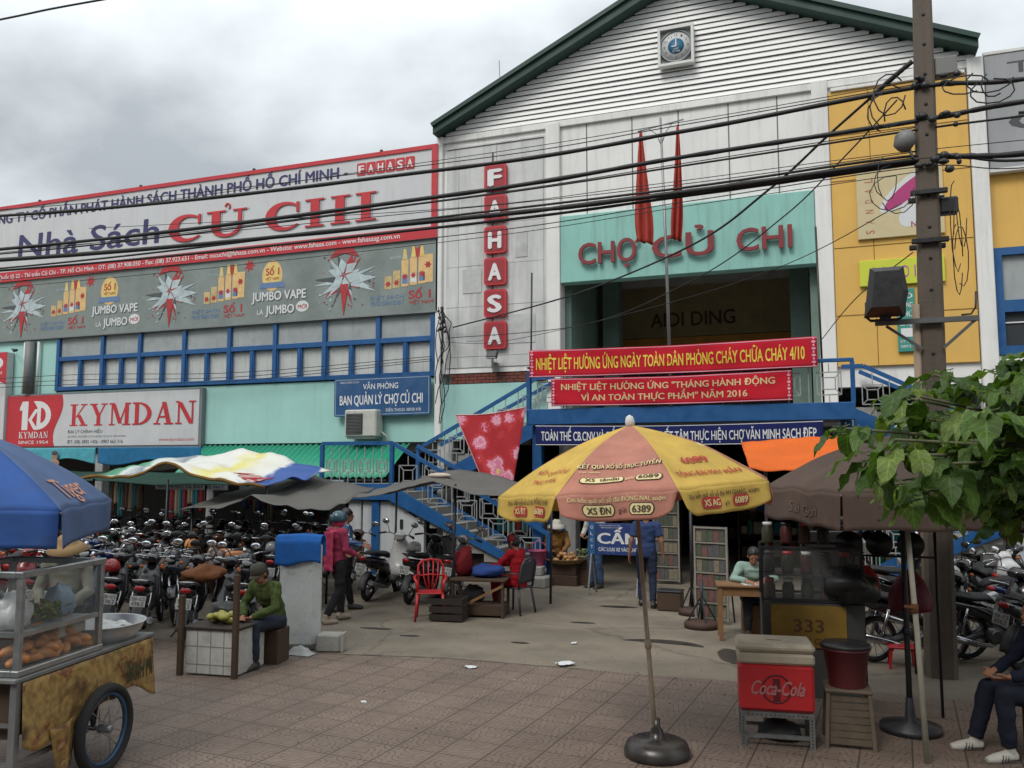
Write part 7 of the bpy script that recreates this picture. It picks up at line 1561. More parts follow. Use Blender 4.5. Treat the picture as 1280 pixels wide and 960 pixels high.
            for s_ in 'LR':
                a, kn, an = j['hp' + s_], j['kn' + s_], j['an' + s_]; f = o.get('fat', 1.0); end = o.get('end', .95); cone(q, a, kn, .098, .07 * f)
                if end > 1 - 1e-6 or end > .3: cone(q, kn, kn.lerp(an, .3), .07 * f, .064 * f); cone(q, kn, kn.lerp(an, end), .07 * f, .056 * f, True)
                else: cone(q, a.lerp(kn, .5), kn, .085, .08, True)
            fold = .009
        elif k == 'shoes':
            for s_ in 'LR':
                a, to = j['an' + s_], j['toe' + s_]; f = (to - a); f.z = 0; f = f.normalized() if f.length > .01 else Vector((0, 1, 0)); base = Vector((a.x, a.y, to.z - .03)); z_ = base.z
                q.tube([base - f * .06 + Vector((0, 0, .04)), base - f * .05 + Vector((0, 0, .045)), base + f * .05 + Vector((0, 0, .042)), base + f * .13 + Vector((0, 0, .032)), base + f * .2 + Vector((0, 0, .024))], [(.03, .03), (.044, .05), (.05, .05), (.052, .04), (.032, .024)], 14, up=(0, 0, 1))
                if o.get('high', True): cone(q, base - f * .02 + Vector((0, 0, .06)), a + Vector((0, 0, .03)), .042, .042, True)
            fold = 0
        elif k == 'hair':
            q.ell((0, -.018, .035), (.082, .1, .098), 16, 12, HM); q.ell((0, -.05, -.02), (.074, .07, .085), 14, 10, HM)
            if o.get('long'): q.tube([HM @ Vector((0, -.075, 0)), HM @ Vector((0, -.1, -.12)), j['neck'] + Vector((0, -.1, -.1))], [(.06, .04), (.05, .035), (.03, .02)], 10)
            fold = .012
        elif k == 'cap':
            q.lathe([(.088, .01), (.094, .03), (.086, .08), (.06, .115), (.02, .13), (.001, .131)], 20, HM @ Matrix.Diagonal((1, 1.15, 1, 1)))
            q.grid(lambda u, v: HM @ Vector(((-.075 + .15 * u), .07 + .09 * v * (1 - (2 * u - 1) ** 2 * .7), .028 - .02 * v - .02 * (2 * u - 1) ** 2)), 10, 6, .008); fold = 0
        elif k == 'sunhat':
            q.lathe([(.19, -.035), (.195, -.03), (.12, .03), (.096, .045), (.09, .09), (.06, .12), (.001, .13)], 24, HM @ Matrix.Diagonal((1, 1.1, 1, 1))); q.lathe([(.001, .02), (.1, .02), (.186, -.036), (.19, -.035)], 24, HM @ Matrix.Diagonal((1, 1.1, 1, 1))); fold = .004
        elif k == 'conehat':
            q.lathe([(.21, -.03), (.212, -.025), (.001, .15), (.001, .148)], 26, HM); q.lathe([(.001, .138), (.205, -.032), (.21, -.03)], 26, HM); fold = 0
        elif k == 'helmet':
            q.lathe([(.112, -.03), (.116, 0), (.112, .05), (.09, .1), (.05, .128), (.001, .135)], 24, HM @ Matrix.Diagonal((1, 1.15, 1, 1))); q.ell((0, -.01, .03), (.108, .122, .1), 20, 12, HM); fold = 0
            q.grid(lambda u, v: HM @ Vector(((-.09 + .18 * u), .1 + .05 * v * (1 - (2 * u - 1) ** 2), .01 - .012 * v)), 10, 4, .008)
        elif k == 'scarf':
            q.ell((0, -.0, -.055), (.09, .1, .075), 16, 10, HM); q.tube([j['neck'] - up_ * .02, j['chest'] + up_ * .1], [(.1, .09), (.17, .12)], 18, up=(0, 1, 0))
            q.grid(lambda u, v: j['chest'] + Vector((-.13 + .26 * u, -.135 - .02 * math.sin(u * 8), .1 - o.get('drop', .45) * v)), 12, 10, .02); fold = .008
        elif k == 'mask':
            q.grid(lambda u, v: HM @ Vector((.07 * math.sin((u - .5) * 2.4), .012 + .09 * math.cos((u - .5) * 2.2) * (1 - .1 * abs(v - .5)), -.015 - .075 * v)), 12, 6, .006); fold = 0
        elif k == 'skirt_apron':
            q.grid(lambda u, v: j['waist'] + Vector((-.16 + .32 * u, .13 + .02 * math.sin(u * 7), -.05 - .4 * v)), 10, 8, .012); fold = .004
        if k in ('mask', 'conehat', 'sunhat', 'cap', 'helmet', 'skirt_apron'):
            ob = q.build({'conehat': 'conical_hat', 'sunhat': 'sun_hat', 'mask': 'face_mask', 'skirt_apron': 'apron'}.get(k, k), m, t)
            for p in ob.data.polygons: p.use_smooth = True
        else:
            me = remesh(q, .008 if k in ('shoes', 'hair') else .011, 3, fold); me.materials.append(m); link(k, me, t)
    return t, HM, j
denim = cloth('denim_dark', S(38, 44, 62), var=.2, vs=8); black_c = cloth('cloth_black', (.018, .018, .02), var=.2, vs=8); shoe_d = mat('shoe_dark', S(50, 46, 44), .5, var=.15); shoe_l = mat('shoe_light', S(150, 136, 120), .6, var=.15)
plaid = bpy.data.materials.new('plaid_shirt'); plaid.use_nodes = True
def plaid_mat():
    t = plaid.node_tree; N = t.nodes; L = t.links; b = N['Principled BSDF']; b.inputs['Roughness'].default_value = .85
    c = N.new('ShaderNodeTexCoord'); s = N.new('ShaderNodeSeparateXYZ'); L.new(c.outputs['Object'], s.inputs[0])
    def m(op, a, b_):
        n = N.new('ShaderNodeMath'); n.operation = op
        for i, x in enumerate((a, b_)):
            if isinstance(x, (int, float)): n.inputs[i].default_value = x
            else: L.new(x, n.inputs[i])
        return n.outputs[0]
    l1 = m('LESS_THAN', m('PINGPONG', s.outputs[0], .035), .012); l2 = m('LESS_THAN', m('PINGPONG', s.outputs[2], .035), .012)
    r = N.new('ShaderNodeValToRGB'); r.color_ramp.interpolation = 'CONSTANT'; e = r.color_ramp.elements; e[0].color = (*S(70, 102, 140), 1); e[1].position = .4; e[1].color = (*S(40, 58, 92), 1); k = e.new(.8); k.color = (*S(190, 196, 200), 1)
    L.new(m('MULTIPLY', m('ADD', l1, l2), .45), r.inputs[0]); L.new(r.outputs[0], b.inputs['Base Color'])
plaid_mat()
def step(s_, fw, lift=0): return {}
# standing / walking pair by the gate post (seen from behind, facing the bikes)
person('woman in a teal helmet and rose scarf walking away by the gate post', (-7.15, 11.45, 0), R(-25), dict(knL=(-.1, .16, .5), anL=(-.1, .14, .1), toeL=(-.11, .3, .04), knR=(.1, -.02, .48), anR=(.1, -.24, .12), toeR=(.11, -.1, .03), elR=(.24, .0, 1.1), wrR=(.2, .2, 1.02), elL=(-.24, .0, 1.1), wrL=(-.2, .22, 1.0)),
       [('shirt', cloth('shirt_rose', S(150, 56, 82))), ('trousers', black_c), ('shoes', shoe_l), ('scarf', cloth('scarf_rose', S(176, 62, 92)), dict(drop=.6)), ('helmet', mat('helmet_teal', S(36, 74, 88), .3, var=.1, coat=.5))], face=False)
person('man in blue plaid shirt standing beside the woman with the rose scarf', (-7.55, 12.35, 0), R(-60), dict(elR=(.26, .06, 1.13), wrR=(.3, .28, 1.08), elL=(-.24, .04, 1.1), wrL=(-.18, .26, 1.05), anL=(-.12, .1, .08), toeL=(-.13, .25, .03), knR=(.1, -.04, .48), anR=(.12, -.2, .1), toeR=(.13, -.05, .03)),
       [('shirt', plaid), ('trousers', black_c), ('shoes', shoe_d), ('hair', HAIR)], face=False)
person('man in dark blue shirt and jeans walking away behind the yellow umbrella pole', (-2.98, 14.5, 0), R(8), dict(knL=(-.1, .12, .49), anL=(-.1, .06, .08), toeL=(-.12, .22, .03), knR=(.1, -.02, .48), anR=(.11, -.16, .1), toeR=(.13, 0, .03), elL=(-.25, -.06, 1.1), wrL=(-.29, .0, .85), elR=(.25, -.06, 1.1), wrR=(.28, -.0, .86)),
       [('shirt', cloth('shirt_navy', S(50, 66, 104)), dict(sleeve='short')), ('trousers', denim), ('shoes', shoe_d), ('hair', HAIR)], face=False)
SIT = dict(pelvis=(0, -.06, .5), waist=(0, -.05, .66), chest=(0, -.02, .86), neck=(0, .0, 1.01), head=(0, .05, 1.14), shL=(-.175, .0, .96), shR=(.175, .0, .96), hpL=(-.09, -.04, .5), hpR=(.09, -.04, .5), knL=(-.11, .38, .5), knR=(.11, .38, .5), anL=(-.11, .36, .09), anR=(.11, .36, .09), toeL=(-.12, .52, .03), toeR=(.12, .52, .03), elL=(-.23, .1, .75), elR=(.23, .1, .75), wrL=(-.12, .34, .66), wrR=(.12, .34, .66))
def sit(**k): d = dict(SIT); d.update(k); return d
red_c = cloth('cloth_crimson', S(150, 26, 36), var=.14)
person('seated person in a crimson suit, cap and dark mask working at the low table', (-4.85, 13.15, 0), R(75), sit(wrL=(-.1, .42, .72), wrR=(.1, .44, .72), elL=(-.22, .16, .78), elR=(.22, .16, .78), knL=(-.12, .36, .52), anL=(-.12, .28, .09), toeL=(-.13, .44, .03), knR=(.12, .36, .52), anR=(.14, .42, .09), toeR=(.15, .57, .03)),
       [('shirt', red_c), ('trousers', red_c), ('shoes', shoe_d), ('hair', HAIR), ('cap', mat('cap_red', S(146, 24, 34), .7, var=.1)), ('mask', mat('mask_dark', (.05, .05, .055), .8))], look=(0, R(-12)))
person('seated man in mottled green shirt and cap leaning forward behind the tiled stand', (-6.45, 8.86, 0), R(172), sit(chest=(0, .08, .84), neck=(0, .14, .98), head=(0, .21, 1.09), shL=(-.175, .1, .93), shR=(.175, .1, .93), elL=(-.25, .2, .7), elR=(.25, .2, .7), wrL=(-.06, .38, .6), wrR=(.06, .4, .6)),
       [('shirt', cloth('shirt_moss', S(70, 82, 44), var=.6, vs=20)), ('trousers', cloth('trousers_slate', S(48, 52, 64))), ('shoes', shoe_d), ('hair', HAIR), ('cap', mat('cap_olive', S(58, 54, 44), .8, var=.2))], look=(0, R(-22)))
person('vegetable seller in a white sun hat and ochre blouse sitting by the onion basket', (-5.35, 16.95, 0), R(200), sit(), [('shirt', cloth('blouse_ochre', S(134, 96, 52), var=.4, vs=14)), ('trousers', black_c), ('shoes', shoe_d), ('hair', HAIR), ('sunhat', mat('hat_white', S(188, 184, 172), .8, var=.1))], look=(0, R(-10)))
boxy('low_stool', 'low wooden seat under the vegetable seller', 'stool', (-5.33, 17.0, 0), (.34, .3, .4), 0, dark_wood)
person('person in a white patterned blouse standing behind the blue warning sign', (-4.35, 16.3, 0), R(150), dict(elR=(.25, .04, 1.1), wrR=(.14, .22, 1.02), elL=(-.25, .04, 1.1), wrL=(-.1, .24, 1.0)), [('shirt', cloth('blouse_white', S(176, 174, 168), var=.3, vs=16)), ('trousers', cloth('trousers_blue', S(60, 84, 116))), ('shoes', shoe_d), ('hair', HAIR, dict(long=True))])
person('ticket seller in a pale green shirt writing at the wooden desk', (-1.1, 12.8, 0), R(190), sit(chest=(0, .1, .86), neck=(0, .16, 1.0), head=(0, .23, 1.11), shL=(-.175, .12, .95), shR=(.175, .12, .95), elL=(-.28, .26, .79), elR=(.28, .26, .79), wrL=(-.1, .46, .79), wrR=(.12, .48, .79)),
       [('shirt', cloth('shirt_mint', S(136, 160, 150))), ('trousers', black_c), ('shoes', shoe_d), ('hair', HAIR)], look=(0, R(-25)))
boxy('low_stool', 'wooden stool under the ticket seller', 'stool', (-1.1, 12.86, 0), (.34, .32, .41), R(10), wood)
person('woman in white top and dark cap raising a hand by the right bikes', (.12, 12.7, 0), R(178), dict(elL=(-.33, .06, 1.22), wrL=(-.17, .14, 1.46), elR=(.27, .02, 1.1), wrR=(.24, .12, .9)),
       [('shirt', cloth('top_white', S(196, 194, 188), var=.1), dict(fat=1.08)), ('trousers', black_c), ('shoes', shoe_d), ('cap', black_plastic), ('mask', mat('mask_navy', S(40, 44, 60), .8)), ('hair', HAIR)], curl=.9)
bag('bright blue bag hung from the top of the dark steel frame', (.36, 9.2, 2.05), .09, mat('bag_bright_blue', S(36, 84, 158), .4, var=.2), 3)
striped = shoe_l
t, HM, j = person('person in dark jeans and white striped sneakers sitting at the right edge', (1.6, 8.35, 0), R(110), sit(anL=(-.16, .4, .09), toeL=(-.18, .57, .03), knL=(-.13, .4, .52), anR=(.14, .52, .09), toeR=(.15, .69, .03), knR=(.12, .4, .52)),
       [('shirt', cloth('shirt_dark_navy', S(30, 34, 50))), ('trousers', cloth('jeans_deep', S(32, 36, 48)), dict(fat=1.1)), ('shoes', mat('sneaker_white', S(186, 182, 172), .6, var=.1)), ('hair', HAIR)], face=True)
boxy('low_stool', 'dark low stool under the person in striped sneakers', 'stool', (1.66, 8.33, 0), (.34, .34, .41), R(110), dark_wood)
sp = MB()
for s_ in 'LR':
    a, to = j['an' + s_], j['toe' + s_]; f = (to - a); f.z = 0; f.normalize(); side = Vector((f.y, -f.x, 0)); base = Vector((a.x, a.y, 0))
    for sd in (-1, 1):
        for k in range(3): c = base + f * (.055 + .024 * k) + side * sd * .056; sp.bar(c + Vector((0, 0, .022)) + f * .0, c + Vector((0, 0, .068)) - f * .02 - side * sd * .02, .012, .008)
        sp.bar(base - f * .045 + side * sd * .052 + Vector((0, 0, .035)), base + f * .05 + side * sd * .056 + Vector((0, 0, .03)), .006, .008)
sp.build('shoe_stripes', mat('stripe_dark', (.02, .02, .025), .6), t)
person('bread seller in a tan sun hat and pale shirt behind the cart', (-7.45, 6.75, 0), R(-150), dict(elR=(.25, .06, 1.1), wrR=(.14, .28, 1.0), elL=(-.25, .06, 1.1), wrL=(-.12, .3, 1.0)), [('shirt', cloth('shirt_putty', S(136, 136, 122))), ('trousers', black_c), ('shoes', shoe_d), ('hair', HAIR), ('sunhat', mat('hat_tan', S(156, 128, 88), .8, var=.15)), ('mask', mat('mask_pale', S(170, 168, 160), .8))], look=(0, R(-15)))
# ------------------------------------------------------------------ motorbikes and scooters
bchrome = mat('bike_chrome', (.4, .4, .41), .2, 1.0, var=.2, vs=9); tyre_m = rubber; rim_m = mat('bike_rim', (.26, .265, .27), .35, .9, var=.15); eng_m = mat('bike_engine', (.11, .11, .112), .45, .7, var=.3, vs=12); seat_m = mat('bike_seat', (.014, .014, .015), .7, var=.15, vs=9)
head_g = mat('headlight_glass', (.55, .57, .58), .08, var=0, spec=.8); tail_m = mat('tail_red', S(150, 22, 22), .25, var=0); amber_m = mat('indicator_amber', S(190, 96, 30), .3, var=0); grey_pl = mat('bike_grey_plastic', (.05, .05, .052), .5, var=.1)
plate_m = mat('plate_white', (.4, .4, .38), .6, var=.3, vs=14, dirt=.4, ds=12)
def bike(name, label, col, kind='underbone', group=None, extra=None, col2=None):
    t = thing(name, label, 'scooter' if kind == 'scooter' else 'motorbike', (0, 0, 0), 0, group)
    sc = kind == 'scooter'; wr = .235 if sc else .285; fy, ry = (.62, -.58) if sc else (.63, -.6); tw = .045 if sc else .034
    for y, nm in ((fy, 'front_wheel'), (ry, 'rear_wheel')):
        M = Matrix.Translation((0, y, wr)) @ Matrix.Rotation(R(90), 4, 'Y')
        w_ = MB().torus(wr - tw, tw, 26, 8, M).build(nm, tyre_m, t)
        q = MB().torus(wr - tw * 2, .013, 26, 6, M, 2.0).lathe([(.045, -.04), (.045, .04)], 12, M)
        for i in range(5 if sc else 12):
            a = 2 * PI * i / (5 if sc else 12); q.tube([M @ Vector((.04 * math.cos(a), .04 * math.sin(a), .012 if i % 2 else -.012)), M @ Vector(((wr - tw * 2) * math.cos(a + .15), (wr - tw * 2) * math.sin(a + .15), 0))], .011 if sc else .004, 5)
        q.build('rim', rim_m, w_)
    b_ = MB(); c_ = MB(); n = 14
    if sc:
        c_.tube([(0, .5, 1.0), (0, .56, .9), (0, .54, .72), (0, .44, .5), (0, .3, .34)], [(.1, .07), (.17, .08), (.2, .07), (.19, .05), (.14, .03)], n)
        b_.tube([(0, .34, .33), (0, .05, .3), (0, -.1, .32)], [(.17, .045), (.17, .05), (.16, .06)], n)
        b_.tube([(0, -.02, .42), (0, -.2, .58), (0, -.45, .64), (0, -.75, .72), (0, -.95, .78)], [(.13, .12), (.17, .14), (.18, .12), (.14, .08), (.05, .03)], n)
        c_.tube([(0, .38, 1.05), (0, .46, 1.07), (0, .54, 1.02)], [(.1, .05), (.13, .06), (.08, .05)], n)
    else:
        c_.tube([(0, .46, .94), (0, .44, .76), (0, .36, .56), (0, .27, .38), (0, .22, .3)], [(.1, .05), (.16, .06), (.19, .05), (.15, .035), (.08, .02)], n)
        b_.tube([(0, .34, .5), (0, .05, .5), (0, -.2, .6), (0, -.6, .71), (0, -.92, .79)], [(.05, .07), (.06, .09), (.11, .1), (.11, .075), (.045, .03)], n)
        c_.tube([(0, .32, 1.03), (0, .42, 1.05), (0, .53, .98)], [(.06, .04), (.12, .07), (.08, .07)], n)
    b_.build('body_panels', col, t); c_.build('front_cowl', col2 or col, t)
    ff = MB(); ff.grid(lambda u, v: ((v - .5) * .12, fy + (wr + .025) * math.sin(-.9 + 2.0 * u), wr + (wr + .025 - .02 * abs(v - .5)) * math.cos(-.9 + 2.0 * u)), 12, 4, .006); ff.build('front_fender', col, t)
    rf_ = MB(); rf_.grid(lambda u, v: ((v - .5) * .13, ry - (wr + .05) * math.sin(.1 + 1.5 * u), wr + (wr + .05) * math.cos(.1 + 1.5 * u)), 10, 4, .008); rf_.build('rear_fender', grey_pl, t)
    s_ = MB(); z0 = .02 if sc else 0
    s_.tube([(0, .02, .7 + z0), (0, -.12, .77 + z0), (0, -.4, .79 + z0), (0, -.62, .83 + z0), (0, -.8, .84 + z0)], [(.06, .03), (.12, .05), (.135, .05), (.125, .045), (.05, .02)], 14); s_.build('seat', seat_m, t)
    fk = MB()
    for x in (-.07, .07): fk.tube([(x, fy, wr), (x * .8, .5, .7)], .018, 7)
    fk.build('fork', bchrome if not sc else grey_pl, t)
    hbz = 1.08 if sc else 1.05
    hb2 = MB().tube([(-.34, .3, hbz + .0), (-.2, .38, hbz + .03), (0, .43, hbz), (.2, .38, hbz + .03), (.34, .3, hbz)], .013, 7)
    hbo = hb2.build('handlebar', bchrome, t)
    g_ = MB()
    for x in (-1, 1): g_.tube([(x * .24, .365, hbz + .025), (x * .36, .285, hbz - .003)], .019, 8); g_.tube([(x * .2, .42, hbz + .03), (x * .33, .38, hbz + .01)], .007, 5)
    g_.build('grips', black_plastic, hbo)
    for x in (-1, 1):
        mr_ = MB().tube([(x * .2, .39, hbz + .03), (x * .24, .41, hbz + .13), (x * .29, .39, hbz + .19)], .007, 6).ell((x * .3, .39, hbz + .225), (.075, .022, .05), 12, 8).build('mirror', black_plastic, t)
        MB().ell((x * .3, .372, hbz + .225), (.066, .008, .042), 14, 6).build('mirror_glass', mirror_glass, mr_)
    MB().ell((0, .555 if not sc else .565, .985 if not sc else .88), (.075, .03, .055), 14, 8).build('headlight', head_g, t)
    for x in (-1, 1): MB().ell((x * .13, .53, .9 if not sc else .8), (.035, .02, .025), 8, 6).build('indicator', amber_m, t)
    e_ = MB().tube([(0, .2, .3), (0, .05, .3), (0, -.1, .33)], [(.07, .06), (.11, .1), (.1, .09)], 12).tube([(-.12, .0, .28), (.12, .0, .28)], .085, 12).tube([(0, -.1, .32), (.08, -.4, .3), (.08, ry, wr)], [(.05, .05), (.03, .04), (.03, .03)], 8).tube([(-.2, .08, .26), (.2, .08, .26)], .012, 6).bar((-.06, .02, .25), (-.2, .08, .01), .015, .02)
    e_.build('engine', eng_m, t)
    x_ = MB().tube([(.1, .12, .24), (.14, -.1, .2), (.16, -.4, .26), (.17, -.85, .38)], [.016, .02, .04, .045], 10)
    x_.build('exhaust', bchrome if not sc else grey_steel, t)
    sh_ = MB()
    for x in (-.11, .11): sh_.tube([(x, ry + .02, wr + .02), (x, ry + .1, .68)], .02, 7)
    sh_.build('shock_absorber', bchrome, t)
    MB().ell((0, -.955, .79), (.07, .025, .035), 10, 6).build('tail_light', tail_m, t)
    pl = MB().cbox((0, 0, 0), (.19, .008, .14), .004, 0, Matrix.Translation((0, -.985, .63)) @ Matrix.Rotation(R(-12), 4, 'X')).build('number_plate', plate_m, t)
    PM = Matrix.Translation((0, -.9905, .63)) @ Matrix.Rotation(R(-12), 4, 'X') @ Matrix.Rotation(R(90), 4, 'X')
    MB().text('59-C1', at(PM, -.075, .012), .15, .04, .02).text('438.2', at(PM, -.075, -.05), .15, .045, .02).build('plate_lettering', ink_dark, pl)
    rr_ = MB().tube([(-.1, -.62, .8), (-.11, -.85, .88), (0, -.98, .9), (.11, -.85, .88), (.1, -.62, .8)], .011, 6); rr_.build('grab_rail', bchrome if not sc else grey_pl, t)
    if extra == 'basket':
        k_ = MB(); 
        for z in (.66, .74, .82, .9): k_.torus(.14, .005, 20, 4, Matrix.Translation((0, .72, z)) @ Matrix.Diagonal((1, .75, 1, 1)))
        for i in range(14): a = 2 * PI * i / 14; k_.tube([(.13 * math.cos(a), .72 + .1 * math.sin(a), .64), (.145 * math.cos(a), .72 + .11 * math.sin(a), .91)], .004, 4)
        k_.build('basket', grey_steel, t)
    return t
cols = {'black': mat('bike_black', (.016, .016, .018), .2, var=.05, coat=.5), 'red': mat('bike_red', S(132, 20, 24), .22, var=.08, coat=.5), 'blue': mat('bike_blue', S(24, 42, 92), .22, var=.08, coat=.5), 'silver': mat('bike_silver', (.36, .37, .38), .3, .5, var=.08, coat=.3), 'white': mat('bike_white', (.56, .56, .55), .25, var=.05, coat=.4), 'brown': mat('bike_brown', S(74, 44, 32), .25, var=.08, coat=.4)}
protos = {}
for cn, kind, ex in (('black', 'underbone', None), ('red', 'underbone', 'basket'), ('blue', 'underbone', None), ('silver', 'underbone', 'basket'), ('black', 'scooter', None), ('white', 'scooter', None), ('brown', 'underbone', None), ('red', 'scooter', None)):
    protos[cn, kind] = bike('parked_scooter' if kind == 'scooter' else 'parked_motorbike', 'x', cols['black' if cn == 'white' else cn], kind, None, ex, cols[cn])
used = set()
def park(key, x, y, rz, label, group, lean=7):
    o = protos[key]
    if key in used: o = dup(o, (x, y, 0), 0, label, group)
    else: used.add(key); o['label'] = label; o['group'] = group if group else ''
    if not group and 'group' in o: del o['group']
    o.location = (x, y, 0); o.rotation_euler = (0, R(lean), rz); return o
# three standing by the left stairs
park(('white', 'scooter'), -7.75, 13.95, R(2), 'black scooter with a white front cowl before the white wall under the left stairs', 'scooters by the left stairs')
park(('black', 'scooter'), -6.95, 13.9, R(6), 'black scooter between the white scooter and the empty red chair', 'scooters by the left stairs')
park(('silver', 'underbone'), -6.35, 13.95, R(14), 'silver motorbike half hidden behind the empty red chair', 'scooters by the left stairs')
hp = thing('helmet', 'white riding helmet resting on the seat of the black scooter by the stairs', 'helmet', (-7.42, 13.75, .86)); MB().lathe([(.12, 0), (.125, .06), (.11, .13), (.07, .17), (.001, .185)], 22).build('shell', mat('helmet_white', (.5, .49, .46), .3, var=.05, coat=.4), hp); MB().grid(lambda u, v: (.11 * math.sin((u - .5) * 2), -.1 - .05 * v, .03 - .02 * v), 8, 3, .006).build('peak', black_plastic, hp)
hp.location = (-7.0, 13.75, .845)
r = random.Random(17)
kinds = [('black', 'underbone')] * 4 + [('red', 'underbone'), ('black', 'scooter'), ('black', 'underbone'), ('blue', 'underbone'), ('black', 'scooter'), ('brown', 'underbone'), ('black', 'underbone'), ('silver', 'underbone'), ('black', 'underbone')]
rown = ['front', 'second', 'third', 'fourth', 'back']; ordn = ['first', 'second', 'third', 'fourth', 'fifth', 'sixth', 'seventh', 'eighth', 'ninth', 'tenth', 'eleventh', 'twelfth', 'thirteenth', 'fourteenth', 'fifteenth', 'sixteenth']
rows_b = [(9.55, -7.75, -12.0, .66, 30), (11.0, -8.3, -14.3, .62, 26), (12.7, -8.7, -16.4, .64, 34), (14.5, -8.9, -18.3, .66, 28), (16.2, -10.6, -20.2, .68, 36)]
for k, (y, x1, x0, dx, hd) in enumerate(rows_b):
    n = int((x1 - x0) / dx) + 1
    for i in range(n):
        key = kinds[(i * 5 + k * 3 + (i * i) % 4) % len(kinds)]
        x = x1 - i * dx + r.uniform(-.06, .06); flip = 180 if (k in (1, 3) and r.random() < .5) else 0
        park(key, x, y + r.uniform(-.12, .12), R(hd + flip + r.uniform(-17, 17)), '%s %s, %s row of the left bike park, %s from the gate post' % (key[0], 'scooter' if key[1] == 'scooter' else 'motorbike', rown[k], ordn[i]), 'motorbikes in the left bike park', r.uniform(5, 9))
right = [(('black', 'underbone'), .95, 11.75, -62), (('black', 'underbone'), 1.75, 12.2, -50), (('black', 'scooter'), 2.35, 12.1, -40), (('black', 'underbone'), 1.2, 13.3, -58), (('silver', 'underbone'), 1.95, 13.5, 120), (('blue', 'underbone'), 2.6, 13.4, -52), (('black', 'underbone'), 3.2, 13.2, -60), (('brown', 'underbone'), 1.0, 14.7, -55), (('black', 'underbone'), 1.7, 14.9, 125), (('white', 'scooter'), 2.3, 14.9, -160), (('black', 'scooter'), 2.95, 14.8, -58), (('red', 'scooter'), 3.5, 14.6, -50), (('black', 'underbone'), 3.2, 16.0, 120), (('blue', 'underbone'), 3.9, 15.8, -55)]
for i, (key, x, y, hd) in enumerate(right):
    rw, q = ('near', i) if i < 3 else ('middle', i - 3) if i < 7 else ('far', i - 7)
    park(key, x, y, R(hd), '%s %s, %s row of the right bike park, %s from the drink stall' % (key[0], 'scooter' if key[1] == 'scooter' else 'motorbike', rw, ordn[q]), 'motorbikes in the right bike park')
for k_, o in protos.items():
    if k_ not in used: raise RuntimeError(str(k_))
# things left on the parked bikes
lumpy('cloth_bundle', 'tan jacket thrown over a motorbike in the left bike park', 'bundle', (-8.95, 11.15, .82), (.22, .3, .13), cloth('jacket_tan', S(178, 122, 86)), 41, .5)
lumpy('cloth_bundle', 'brown jacket draped on a motorbike nearer the gate post', 'bundle', (-8.1, 9.6, .8), (.24, .3, .12), cloth('jacket_brown', S(122, 78, 52)), 42, .5)
lumpy('plastic_bag', 'small red bag hanging on a motorbike of the front row', 'bag', (-8.4, 9.9, .72), (.08, .08, .14), mat('bag_red_left', S(190, 48, 44), .5, var=.2), 43, .4)
for i, (x, y, c_, cn) in enumerate(((-9.9, 9.75, (.3, .02, .02), 'red'), (-10.4, 11.3, (.45, .45, .44), 'white'), (-12.1, 11.2, (.02, .05, .16), 'dark blue'), (-11.2, 12.9, (.5, .2, .05), 'orange'), (-9.4, 12.9, (.16, .17, .17), 'grey'), (-13.4, 13.0, (.05, .16, .08), 'green'), (1.5, 13.2, (.42, .42, .4), 'pale'))):
    o = thing('helmet', '%s riding helmet left on a motorbike seat in the %s bike park' % (cn, 'left' if x < 0 else 'right'), 'helmet', (x, y, .84), r.uniform(0, 6)); MB().lathe([(.12, 0), (.125, .06), (.11, .13), (.07, .17), (.001, .185)], 18).build('shell', mat('helmet_' + cn.replace(' ', '_'), c_, .25, var=.05, coat=.4), o); MB().grid(lambda u, v: (.11 * math.sin((u - .5) * 2), -.1 - .05 * v, .03 - .02 * v), 8, 3, .006).build('peak', black_plastic, o)
